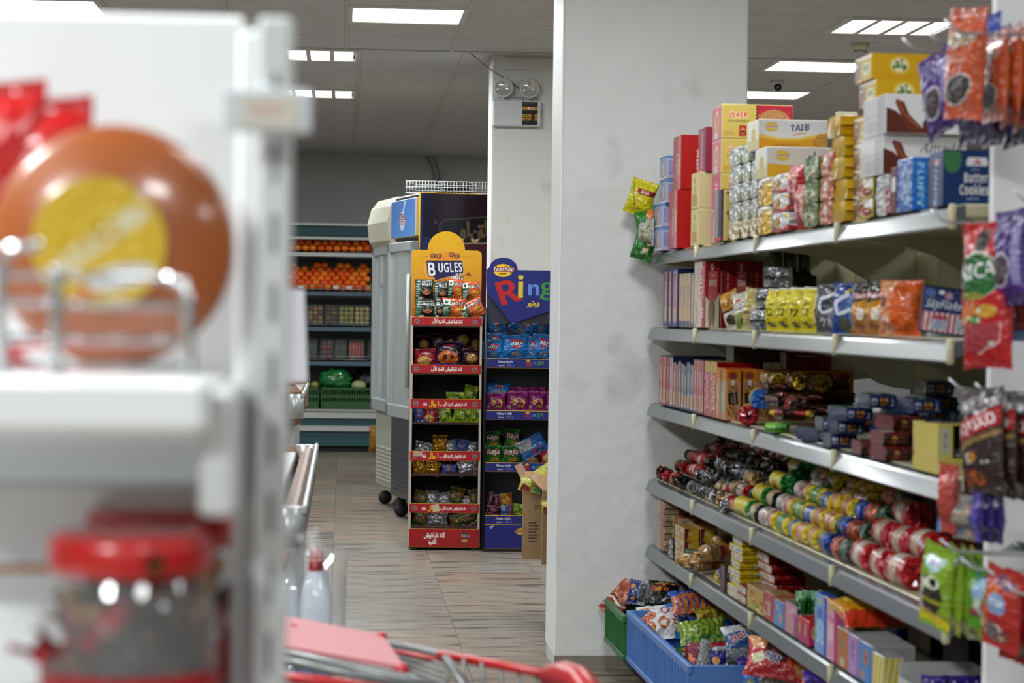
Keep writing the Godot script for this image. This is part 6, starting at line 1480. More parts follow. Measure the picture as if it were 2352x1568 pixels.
	body.box(Vector3(0.015, 0.05, 0), Vector3(0.03, 0.10, 0.003), 0.0, {"front": part_uv("creamcase", 0.1, 0, 0.45, 0.7)})
	body.box(Vector3(0.0585, 0.05, 0), Vector3(0.011, 0.10, 0.003), 0.0, {"all": part_uv("creamcase", 0.85, 0.3, 0.1, 0.1)})
	body.box(Vector3(0.0415, 0.016, 0), Vector3(0.023, 0.032, 0.003), 0.0, {"all": part_uv("creamcase", 0.85, 0.3, 0.1, 0.1)})
	for b in [[0.001, 0.05, -0.09, 0.002, 0.1, 0.18], [0.063, 0.05, -0.09, 0.002, 0.1, 0.18], [0.032, 0.001, -0.09, 0.062, 0.002, 0.18], [0.032, 0.099, -0.09, 0.062, 0.002, 0.18], [0.032, 0.05, -0.179, 0.062, 0.1, 0.002]]:
		body.box(Vector3(b[0], b[1], b[2]), Vector3(b[3], b[4], b[5]), 0.0, {"all": part_uv("creamcase", 0.85, 0.3, 0.1, 0.1)})
	piece("carton_body", body.done(), cm, box)
	piece("lining", bx(0.056, 0.09, 0.002, 0.0), mat(Color(0.32, 0.2, 0.1), 0.8), box, Vector3(0.032, 0.05, -0.1))
	for k in 2: one("foil_pack", roll_mesh("fold_silver", "fold_silver", 0.012, 0.05, 0, 80 + k), printed("fold_silver", "foil"), "small foil pack lying in the opening of the cream carton, %s" % ["left one", "right one"][k], "snack pack", "", G(s - 0.04, y + 0.046, 0.034 + 0.022 * k) - Vector3(0, 0.008, 0), gb * yaw(70))
	carton("tray_carton", "cream tray carton the opened carton leans on, mostly hidden", "", s + 0.012, y - 0.0, 0.0, 0.055, 0.02, 0.009, {"all": "cream"})

# ---------- the two lower shelves and the bins ----------
func fourth_shelf() -> void:
	var y: float = TOPS[3]
	# twisted sweets by the pillar, banked up towards the back
	var kinds := [["candy_brown", "fold_bronze", "bronze twisted"], ["candy_brown", "fold_goldtan", "tan twisted"], ["candy_red", "fold_red2", "red twisted"], ["candy_red", "fold_bronze", "red and bronze twisted"], ["candy_black", "fold_black", "black twisted"], ["candy_black", "fold_silver", "black and silver twisted"]]
	var g := rnd(12)
	for row in 6:
		for c in 14:
			var s := 0.07 + 0.105 * c + (0.05 if row % 2 else 0.0) + g.randf_range(-0.012, 0.012)
			var k := 0
			if row < 4: k = [0, 0, 2, 2, 3, 4, 5, 4, 5, 4, 4, 5, 4, 4][(c + row / 2) % 14] if c > 0 else [0, 1, 0, 1][row]
			else: k = [0, 3, 2, 3, 2, 3, 2, 3, 3, 2, 3, 4, 3, 3][c]
			if row == 0 and c in [11, 12, 13]: k = [1, 5, 2][c - 11]
			var t: float = 0.03 + 0.058 * row
			var r := 0.021
			var style: int = (c + row) % 3
			var lift: float = 0.022 + 0.030 * row + (0.006 if c % 2 else 0.0)
			one("wrapped_sweet", roll_mesh(kinds[k][0], kinds[k][1], r, 0.062, 1, 90 + style), printed(kinds[k][0], "foil" if k in [0, 1, 5] else "film"), "%s sweet, %s row up from the rail, %s from the pillar" % [kinds[k][2], NTH[row], NTH[c]], "sweet", "twisted sweets by the pillar", G(s, y + lift, t), gb * yaw(g.randf_range(-40, 30)) * Basis(Vector3.RIGHT, g.randf_range(-0.25, 0.15)) * Basis(Vector3.BACK, g.randf() * 6.0))
	# roll packs, front end px, body, end, radius, length, rows
	var rolls := [[1637, "roll_tan", "fold_goldtan", 0.019, 0.06, 2, "tan roll pack with gold end"], [1652, "roll_cream", "fold_red2", 0.02, 0.06, 2, "cream roll pack with pink-red end"], [1671, "roll_tan", "fold_goldtan", 0.024, 0.10, 3, "tan roll pack with shiny gold end"], [1688, "roll_cream", "fold_red2", 0.024, 0.08, 2, "cream roll pack with red end"], [1733, "roll_yellow", "fold_green", 0.0285, 0.155, 5, "yellow roll pack with green end"], [1758, "roll_tan", "fold_black", 0.0275, 0.10, 2, "tan and black roll pack"], [1780, "roll_cream", "fold_silver", 0.0275, 0.08, 5, "white roll pack with silver end"], [1797, "roll_redyellow", "fold_yellow", 0.0275, 0.07, 4, "red roll pack with yellow end"], [1822, "roll_green", "fold_yellow", 0.0275, 0.09, 4, "green roll pack with yellow end"], [1846, "roll_bluesilver", "fold_yellow", 0.0265, 0.09, 3, "blue roll pack with yellow end"], [1869, "roll_orangeyellow", "fold_yellow", 0.0275, 0.09, 5, "tan and yellow roll pack"], [1895, "roll_orangeyellow", "fold_yellow", 0.0275, 0.09, 5, "orange and yellow roll pack"], [1922, "roll_bluesilver", "fold_bluefoil", 0.028, 0.085, 3, "shiny blue foil roll pack"], [1950, "roll_orange", "fold_orange", 0.028, 0.085, 4, "shiny orange foil roll pack"], [1972, "roll_darkgreen", "fold_darkgreen", 0.029, 0.075, 4, "dark green foil roll pack"], [2018, "roll_redcream", "fold_red2", 0.034, 0.135, 3, "large red and cream cake roll"], [2056, "roll_redcream", "fold_red2", 0.034, 0.10, 2, "large red and cream cake roll"], [2104, "roll_redcream", "fold_red2", 0.036, 0.12, 2, "large red and cream cake roll"]]
	var more := [[1840, "roll_green", "fold_green"], [1905, "roll_cream", "fold_silver"], [1975, "roll_orangeyellow", "fold_yellow"], [2010, "roll_orangeyellow", "fold_yellow"]]
	var count := {}
	for k in rolls.size():
		var q: Array = rolls[k]
		var r: float = q[3]
		for row in q[5]:
			var t: float = r + 0.012 + row * r * 1.55
			var yy: float = y + r + row * r * 1.42
			var s := s_at(q[0] + 40.0 * row * r / 0.0275, yy, t)
			var what: String = q[6]
			var n: int = count.get(what, 0)
			count[what] = n + 1
			one("cake_roll" if k > 14 else "biscuit_roll", roll_mesh(q[1], q[2], r, q[4], 0 if k < 12 or k > 14 else 1, 100 + (k + row) % 4), printed(q[1], "foil" if k in [2, 12, 13, 14] else "film"), "%s, %s row up%s" % [what, NTH[row], [", leftmost of three kinds", ", middle of its row", ", nearest the hooks"][k - 15] if k > 14 else ""], "biscuit roll", "roll packs on the fourth shelf", G(s - q[4] / 2.0 - 0.01, yy, t), gb * yaw(g.randf_range(-6, 4)) * Basis(Vector3.BACK, g.randf() * TAU))
	for k in more.size():                                         # the upper ranks that run on behind
		for row in 3:
			var q: Array = more[k]
			var t := 0.15 + 0.055 * row
			var yy := y + 0.125 + 0.02 * row
			var s := s_at(q[0] + 46 * row, yy, t)
			one("biscuit_roll", roll_mesh(q[1], q[2], 0.0285, 0.10, 0, 100 + row), printed(q[1], "film"), "%s in the upper rank, %s inwards" % [["green roll pack", "silver-ended roll pack", "yellow roll pack left of centre", "yellow roll pack right of centre"][k], NTH[row]], "biscuit roll", "upper rank of roll packs", G(s - 0.05, yy, t), gb * yaw(g.randf_range(-14, 10)) * Basis(Vector3.BACK, g.randf() * TAU))
	for row in 2:
		for c in 4:
			var t := 0.17 + 0.06 * row
			var s := 2.95 + 0.12 * c
			var k := 2 if c < 2 else 0
			one("biscuit_roll", roll_mesh(["roll_darkgreen", "", "roll_orange"][k], ["fold_darkgreen", "", "fold_orange"][k], 0.029, 0.09, 1, 100 + c), printed("roll_orange", "foil"), "%s foil roll at the back near the hooks, %s, %s from the pillar" % [["dark green", "", "orange"][k], ["lower rank", "upper rank"][row], NTH[c]], "biscuit roll", "foil rolls at the back", G(s, y + 0.03 + 0.055 * row, t), gb * yaw(g.randf_range(-14, 10)))

func fifth_shelf() -> void:
	var y: float = TOPS[4]
	var n := 0
	for c in 2:
		for k in 4:
			if c == 1 and k == 3: continue
			n += 1
			block("wafer_pack", "brown wrapped wafer block by the pillar, %s column, %s from the bottom" % [["outer", "inner"][c], NTH[k]], "brown wafer blocks on the lowest shelf", 0.30 + 0.13 * c, y + 0.043 * k, 0.004 + 0.03 * c, 0.13, 0.0425, 0.13, {"all": "brownbrick"}, n, 3.0 * c, "wafer pack")
	var e := spots([1534, 1546], y + 0.05, 0.0)
	for k in 2: block("wafer_pack", "white and black pack in front of the brown blocks, %s" % ["lower", "upper"][k], "", e[1], y + 0.032 * k, 0.0, 0.05, 0.031, e[1] - e[0] - 0.02, {"all": "cowpack"}, k, 0.0, "wafer pack")
	e = spots([1549, 1571], y + 0.05)
	for c in 2:
		for k in 3: carton("wafer_carton", "yellow and brown wafer carton beside the pillar, %s column, %s up" % [["outer", "inner"][c], NTH[k]], "yellow and brown wafer cartons", e[1] - 0.005 * c, y + 0.0405 * k + 0.0, 0.0 + 0.055 * c, 0.05, 0.04, e[1] - e[0] - 0.01, {"side": "yellowbrick_side", "front": "yellowbrick_front", "top": "gold"})
	var s := s_at(1562, y + 0.03)
	block("tissue_pack", "dark teal glossy pack lying on a white carton at the rail", "", s + 0.13, y + 0.028, 0.004, 0.052, 0.026, 0.11, {"all": "tealpack"}, 2, -8.0, "pack")
	carton("white_carton", "small white carton under the teal pack", "", s + 0.12, y, 0.0, 0.045, 0.0275, 0.1, {"all": "white"})
	var buns := [[1597, 0.024, 0.02, "lying against the teal pack"], [1636, 0.066, 0.045, "uppermost at the front"], [1618, 0.030, 0.028, "lying at the rail with an amber end"], [1652, 0.075, 0.11, "farther back beside the yellow packs"]]
	for k in 4:
		s = s_at(buns[k][0], y + buns[k][1], buns[k][2])
		one("bun_roll", roll_mesh("bunroll", "fold_ambercream", 0.026 if k != 1 else 0.028, 0.10, 1, 110 + k), printed("bunroll", "film"), "bun pack with red band, " + buns[k][3], "bun pack", "bun packs on the lowest shelf", G(s, y + buns[k][1] + 0.004, buns[k][2] + 0.01), gb * yaw([-60, -48, -52, -30][k]))
	s = s_at(1645, y + 0.02, 0.01)
	one("disc_pack", roll_mesh("purpledisc", "purpledisc", 0.026, 0.05, 0, 4), printed("purpledisc", "film"), "purple and yellow round pack at the rail beside the dark hexagon carton", "snack pack", "", G(s, y + 0.027, 0.035), gb * yaw(-20))
	e = spots([1654, 1665], y + 0.03)
	carton("wafer_carton", "dark brown carton with a hexagon wafer picture standing at the rail", "", e[1], y, 0.0, 0.028, 0.075, e[1] - e[0] - 0.005, {"side": "hexbox_side", "front": "hexbox_front", "top": "brown"})
	e = spots([1680, 1699], y + 0.08, 0.012)
	for k in 7: block("candy_box", "flat yellow pack, %s in the stack of seven" % ["lowest", "second", "third", "fourth", "fifth", "sixth", "topmost"][k], "flat yellow packs", e[1] + [0.0, 0.004, 0.0, 0.01, 0.012, 0.006, 0.0][k], y + 0.036 + 0.0232 * k, 0.012 + [0.0, -0.003, 0.002, 0.004, 0.0, 0.006, 0.005][k], 0.062, 0.0225, 0.15, {"side": "flatyellow_side", "top": "flatyellow_front", "front": "flatyellow_front"}, k % 2, [0.0, 2, -2, 1, 3, -1, 2][k], "candy box", 0.003)
	for k in 2: block("candy_box", "flat yellow pack below the stack of seven, %s" % ["at the rail, lower", "at the rail, upper"][k], "", e[1] + 0.03, y + 0.018 * k, 0.0, 0.07, 0.0175, 0.15, {"side": "flatyellow_side", "top": "flatyellow_front", "front": "flatyellow_front"}, k, 0.0, "candy box", 0.003)
	e = spots([1738, 1766], y + 0.08, 0.045)
	for k in 4: block("candy_box", "flat red pack, %s in the stack of four beside the yellow ones" % ["lowest", "second", "third", "topmost"][k], "flat red packs", e[1] + 0.012 * (3 - k), y + 0.048 + 0.0262 * k, 0.045 + 0.004 * (3 - k), 0.09, 0.0255, 0.17, {"side": "flatred_side", "top": "flatred_front", "front": "flatred_front"}, k, 2.0 - k, "candy box", 0.003)
	carton("riser_carton", "brown carton carrying the flat red packs", "", e[1] + 0.05, y, 0.04, 0.12, 0.0475, 0.22, {"all": "kraft"})
	e = spots([1692, 1713], y + 0.03)
	for k in 2: block("candy_box", "flat red pack at the rail, %s of two" % ["lower", "upper"][k], "", e[1], y + 0.026 * k, 0.0, 0.05, 0.0255, e[1] - e[0] - 0.01, {"side": "flatred_side", "top": "flatred_front", "front": "flatred_front"}, k, 0.0, "candy box", 0.003)
	var fronts := [[1715, 1752, "picbox_a", 0.066, "yellowish picture carton at the rail"], [1753, 1776, "picbox_b", 0.075, "red carton with a grey label at the rail"], [1777, 1800, "picbox_c", 0.07, "blue carton with yellow letters at the rail"]]
	for q in fronts:
		e = spots([q[0], q[1]], y + 0.04)
		carton("snack_carton", q[4], "", e[1], y, 0.0, 0.06, q[3], e[1] - e[0] - 0.004, {"side": q[2], "front": q[2], "top": "kraft"})
	s = s_at(1782, y + 0.09, 0.09)
	carton("snack_carton", "brown and yellow carton in front of the flat red packs", "", s + 0.05, y + 0.05, 0.075, 0.08, 0.052, 0.11, {"side": "picbox_a", "front": "yellowbrick_front", "top": "brown"})
	carton("riser_carton", "plain carton under the brown and yellow carton", "", s + 0.06, y, 0.075, 0.09, 0.0495, 0.12, {"all": "kraft"})
	# pink display case with green sticks
	e = spots([1802, 1829], y + 0.05)
	var d := base("display_case", G(e[1], y, 0.0), gb)
	tag(d, "open pink display case holding green sticks", "display case")
	var l: float = e[1] - e[0] - 0.004
	var sh := Shape.new()
	sh.box(Vector3(0.0015, 0.04, -l / 2), Vector3(0.003, 0.08, l), 0.0, {"side": uv("pinkcase_side"), "right": uv("grey")})
	sh.box(Vector3(0.07, 0.03, -0.0015), Vector3(0.14, 0.06, 0.003), 0.0, {"front": uv("pinkcase_side"), "back": uv("grey")})
	sh.box(Vector3(0.07, 0.04, -l + 0.0015), Vector3(0.14, 0.08, 0.003), 0.0, {"all": uv("grey")})
	sh.box(Vector3(0.1385, 0.04, -l / 2), Vector3(0.003, 0.08, l), 0.0, {"all": uv("grey")})
	sh.box(Vector3(0.07, 0.0015, -l / 2), Vector3(0.14, 0.003, l), 0.0, {"all": uv("grey")})
	piece("case_walls", sh.done(), printed("pinkcase_side", "card"), d)
	for k in 6: one("sweet_stick", pillow_of("greenstick", "green", 0.03, 0.11, 0.02, {"seed": 120 + k % 2, "nx": 8, "ny": 10}), printed("greenstick", "film"), "green stick pack in the pink display case, %s from the aisle" % NTH[k], "snack pack", "green stick packs", G(e[1] - 0.03 - 0.02 * (k % 2), y + 0.064, 0.018 + 0.021 * k), gb * yaw(-20) * Basis(Vector3.RIGHT, -0.35))
	e = spots([1833, 1846], y + 0.04)
	for k in 2: carton("gum_box", "magenta box with a yellow oval, %s" % ["outer of two", "inner of two"][k], "", e[1] + 0.06 * k, y, 0.0, 0.042, 0.062, 0.06, {"side": "magentabox", "front": "magentabox", "top": "red"})
	e = spots([1871, 1896], y + 0.08)
	carton("display_case", "tall light blue display case at the rail of the lowest shelf", "", e[1], y, 0.0, 0.03, 0.145, e[1] - e[0] - 0.004, {"side": "bluecase_side", "front": "blue", "top": "blue"})
	carton("display_case", "blue back flap standing behind the light blue case", "", e[1] - 0.03, y + 0.02, 0.055, 0.05, 0.165, 0.004, {"side": "blue", "front": "bluecase_side", "top": "blue"})
	e = spots([1897, 1919], y + 0.08)
	carton("display_case", "tall pink display case beside the light blue one", "", e[1], y, 0.0, 0.115, 0.145, e[1] - e[0] - 0.006, {"side": "pinktall_side", "front": "pinktall_front", "top": "pink"})
	# cartons in front with a bag of ring snacks on top
	var lows := [[1921, 1947, "orangebox", 0.092, "brown-orange carton under the bag of ring snacks"], [1948, 1971, "lilacbox", 0.092, "lilac carton under the bag of ring snacks"], [1972, 2002, "skybox", 0.09, "sky blue carton with a brown figure"], [2003, 2030, "stripebox", 0.082, "yellow carton with pale diagonal stripes"]]
	for q in lows:
		e = spots([q[0], q[1]], y + 0.05)
		carton("snack_carton", q[4], "", e[1], y, 0.0, 0.10 if q[2] != "stripebox" else 0.045, q[3], e[1] - e[0] - 0.004, {"side": q[2], "front": q[2] if q[2] == "stripebox" else "grey", "top": "grey"})
	s = s_at(1985, y + 0.12, 0.05)
	one("snack_bag", pillow_of("ringsbag", "ringsbag_back", 0.20, 0.15, 0.07, {"seed": 131, "nx": 20, "ny": 20}), printed("ringsbag", "film"), "yellow and orange bag of ring snacks lying on the low cartons", "snack bag", "", G(s - 0.03, y + 0.128, 0.085), gb * yaw(8) * Basis(Vector3.RIGHT, -1.22))
	s = s_at(2062, y + 0.04)
	var tray := base("display_case", G(s + 0.28, y, 0.0), gb)
	tag(tray, "open white display tray at the near end of the lowest shelf", "display tray")
	var tr := Shape.new()
	for b in [[0.0015, 0.03, -0.14, 0.003, 0.06, 0.28], [0.1585, 0.045, -0.14, 0.003, 0.09, 0.28], [0.08, 0.045, -0.2785, 0.157, 0.09, 0.003], [0.08, 0.03, -0.0015, 0.157, 0.06, 0.003], [0.08, 0.0015, -0.14, 0.157, 0.003, 0.274]]: tr.box(Vector3(b[0], b[1], b[2]), Vector3(b[3], b[4], b[5]))
	piece("tray_walls", tr.done(), mat(Color(0.62, 0.62, 0.62), 0.5), tray)
	for k in 3: one("snack_pack", pillow_of("indigopack", "purple", 0.05, 0.085, 0.03, {"seed": 140 + k}), printed("indigopack", "film"), "indigo pack standing in the white tray, %s from the rail" % NTH[k], "snack pack", "indigo packs in the tray", G(s + 0.16, y + 0.046, 0.03 + 0.045 * k), gb * yaw(-20 + 14 * k))
	s = s_at(2150, y + 0.03, 0.04)
	carton("display_case", "brown carton with grey and pink print at the near end of the lowest shelf", "", 3.60, y, t_at(2134, y + 0.04, 3.6), 0.125, 0.075, 0.10, {"front": "greyprint", "side": "kraft", "top": "kraft"})
	for k in 3: carton("snack_carton", "dim carton stored at the back of the lowest shelf, %s from the pillar" % NTH[k], "cartons at the back of the lowest shelf", 2.35 + 0.3 * k, y, 0.26, 0.15, 0.15, 0.2, {"all": ["blue", "brown", "navy"][k]})

# a bag in the bins: centre at a pixel and a depth into the gondola, size in pixels, how it leans
func binned(called: String, art: String, back: String, label: String, px: float, py: float, t: float, wpx: float, hpx: float, roll: float, lean: float, turn: float, k: int) -> void:
	var q := gs(px, py, t)
	var scale := (7.9 - q.x) / F
	var w := wpx * scale
	var h := hpx * scale / maxf(cos(lean), 0.35)
	one(called, pillow_of(art, back, w, h, minf(w, h) * 0.42, {"seed": k, "nx": 18, "ny": 18, "wrinkle": 0.2}), printed(art, "film"), label, "snack bag", "", G(q.x, q.y, t), gb * yaw(turn) * Basis(Vector3.RIGHT, -lean) * Basis(Vector3.BACK, roll))

func bins() -> void:
	var colors := [mat(Color(0.10, 0.36, 0.15), 0.4), mat(Color(0.26, 0.42, 0.66), 0.4), mat(Color(0.26, 0.42, 0.66), 0.4)]
	var ends := [[-0.02, 0.43], [0.44, 1.62]]
	for k in 2:
		var s0: float = ends[k][0]
		var s1: float = ends[k][1]
		var l: float = s1 - s0
		var b := base("crate", G((s0 + s1) / 2.0, 0.103, 0.0), gb)
		tag(b, ["green plastic crate of snack bags on the base deck beside the pillar", "blue plastic crate of snack bags beside the green crate"][k], "crate")
		var h := 0.155 if k == 0 else 0.175
		var x0 := -0.145 if k == 0 else -0.135
		var x1 := 0.26
		var m: StandardMaterial3D = colors[k]
		var w := Shape.new()
		w.box(Vector3((x0 + x1) / 2.0, 0.004, 0), Vector3(x1 - x0, 0.008, l))
		for z in [-1, 1]: w.box(Vector3((x0 + x1) / 2.0, h / 2.0, z * (l / 2.0 - 0.004)), Vector3(x1 - x0, h, 0.008), 0.002)
		w.box(Vector3(x1, h / 2.0, 0), Vector3(0.008, h, l), 0.002)
		w.box(Vector3(x0 + 0.004, h / 2.0, 0), Vector3(0.006, h, l - 0.01), 0.001)
		piece("walls", w.done(), m, b)
		piece("rim", Shape.new().box(Vector3(x0 - 0.001, h - 0.012, 0), Vector3(0.02, 0.024, l), 0.003).done(), m, b)
		piece("foot_rail", Shape.new().box(Vector3(x0 - 0.001, 0.01, 0), Vector3(0.018, 0.02, l), 0.003).done(), m, b)
		var rib := bx(0.016, h - 0.044, 0.012, 0.003)
		var ribs := 10 if k == 0 else 26
		for j in ribs: piece("rib", rib, m, b, Vector3(x0 - 0.002, h / 2.0 - 0.002, -l / 2.0 + l * (j + 0.5) / ribs))
	binned("snack_bag", "chips_orange", "orange", "shiny orange chip bag at the back corner of the green crate", 1490, 1330, 0.05, 66, 46, -0.5, 0.5, -10, 1)
	binned("snack_bag", "chips_bacon", "red", "brown chip bag with red, white and black waves at the front of the green crate", 1425, 1375, -0.10, 60, 82, -0.6, 0.5, -25, 2)
	binned("snack_bag", "chips_royal", "silver", "blue and silver bag between the two crates", 1464, 1360, -0.05, 44, 56, -0.1, 0.35, -20, 3)
	binned("snack_bag", "chips_flame", "black", "black snack bag with flames and a grey panel", 1535, 1363, 0.04, 98, 48, -0.12, 0.9, -8, 4)
	binned("snack_bag", "chips_violet", "purple", "purple bag half hidden under the lowest rail by the pillar", 1545, 1335, 0.14, 52, 34, 0.3, 0.8, 0, 5)
	binned("snack_bag", "chips_brownnut", "brown", "brown bag half hidden under the rail beside the purple one", 1586, 1352, 0.12, 54, 34, 0.1, 0.9, 0, 6)
	binned("snack_bag", "chips_strips", "blue", "blue bag with orange snack strips and black lettering", 1600, 1380, 0.05, 124, 46, 0.14, 0.95, -6, 7)
	binned("snack_bag", "chips_loops", "white", "white bag of red-brown rings lying across the blue crate", 1524, 1428, -0.02, 118, 72, 0.16, 0.75, -12, 8)
	binned("snack_bag", "chips_sky", "blue", "small crumpled blue bag beside the white ring bag", 1548, 1396, 0.02, 36, 24, 0.3, 0.7, 0, 9)
	binned("snack_bag", "chips_fire", "red", "small bright red crumpled bag on the blue bag of strips", 1583, 1402, 0.03, 26, 50, 1.1, 0.8, 0, 10)
	binned("snack_bag", "chips_curl", "lime", "olive yellow bag of curls under the rail", 1636, 1408, 0.08, 84, 28, 0.18, 0.9, 0, 11)
	binned("snack_bag", "chips_leaf", "green", "green striped pillow bag on top of the blue crate", 1613, 1449, 0.02, 112, 50, 0.16, 0.7, -8, 12)
	binned("snack_bag", "pinkcream", "pink", "dark pink bag corner under the rail", 1688, 1410, 0.12, 36, 36, 0.4, 0.8, 0, 13)
	binned("snack_bag", "chips_hot", "blue", "white and blue bag with red lettering and an orange ring", 1712, 1458, 0.05, 106, 46, 0.22, 0.8, -8, 14)
	binned("snack_bag", "chips_fire", "silver", "tall red bag with a torn silver top leaning at the front of the blue crate", 1525, 1516, -0.07, 48, 104, 0.55, 0.35, -20, 15)
	binned("snack_bag", "chips_maroon", "silver", "maroon bag with an orange triangle standing in the blue crate", 1594, 1524, -0.03, 44, 98, -0.06, 0.25, -14, 16)
	binned("snack_bag", "chips_back", "silver", "grey bag showing its back print beside the maroon bag", 1622, 1512, 0.0, 42, 84, -0.25, 0.3, -4, 17)
	binned("snack_bag", "greenbag", "green", "dark green bag under the tall red bag", 1562, 1502, -0.0, 36, 30, 0.2, 0.5, -10, 18)
	binned("snack_bag", "chips_whitered", "silver", "grey bag with a red top edge showing its back print", 1680, 1498, 0.06, 92, 50, 0.1, 0.6, -4, 19)
	binned("snack_bag", "chips_indigo", "navy", "indigo bag with an orange oval and a white letter", 1650, 1532, 0.0, 38, 78, 0.05, 0.2, -8, 20)
	binned("snack_bag", "chips_bbq", "red", "large red bag with a dark plate and a star, under the rail", 1795, 1515, 0.03, 168, 84, -0.14, 0.7, -10, 21)
	binned("snack_bag", "chips_dark", "black", "crumpled black bag in front of the large red bag", 1675, 1544, 0.0, 48, 44, 0.3, 0.4, -6, 22)
	binned("snack_bag", "chips_sky", "blue", "small sky blue bag below the crumpled black one", 1722, 1556, 0.0, 30, 34, 0.1, 0.3, -6, 23)
	binned("snack_bag", "chips_violet", "purple", "violet bag with an orange patch below the large red bag", 1880, 1560, 0.02, 76, 34, -0.1, 0.6, -6, 24)
	binned("snack_bag", "chips_back", "silver", "silver bag underside below the large red bag", 1790, 1556, 0.03, 90, 34, -0.2, 0.8, -6, 25)
	binned("snack_bag", "chips_violet", "purple", "purple bag sliver beside the grey back-print bag", 1712, 1522, 0.04, 40, 26, 0.1, 0.6, -6, 26)

# ---------- the hook bay at the near end of the gondola ----------
func hang(called: String, art: String, back: String, label: String, px: float, y0: float, y1: float, s: float, w: float, turn: float, lean: float, k: int, group := "", thick := 0.035, cat_ := "snack bag") -> void:
	var ym := (y0 + y1) / 2.0
	var q := gt(px, ym, s)
	var h := (y1 - y0) / F * (7.9 - s)
	one(called, pillow_of(art, back, w, h, thick, {"seed": k, "seal": 0.022, "full": 2.2, "wrinkle": 0.2, "nx": 14, "ny": 20}), printed(art, "film"), label, cat_, group, G(s, q.y, q.x), gb * yaw(turn) * Basis(Vector3.BACK, lean))

func hook(g: Node3D, tip_px: float, tip_py: float, s: float, t1: float) -> void:
	var q := gt(tip_px, tip_py, s)
	var m := mat(Color(0.66, 0.67, 0.69), 0.25, 0.8)
	piece("display_hook", Shape.new(true).tube([Vector3(q.x, q.y, s), Vector3(q.x + 0.022, q.y - 0.018, s), Vector3(q.x + 0.04, q.y - 0.022, s), Vector3(t1, q.y - 0.03, s)], 0.0028, 7).done(), m, g)

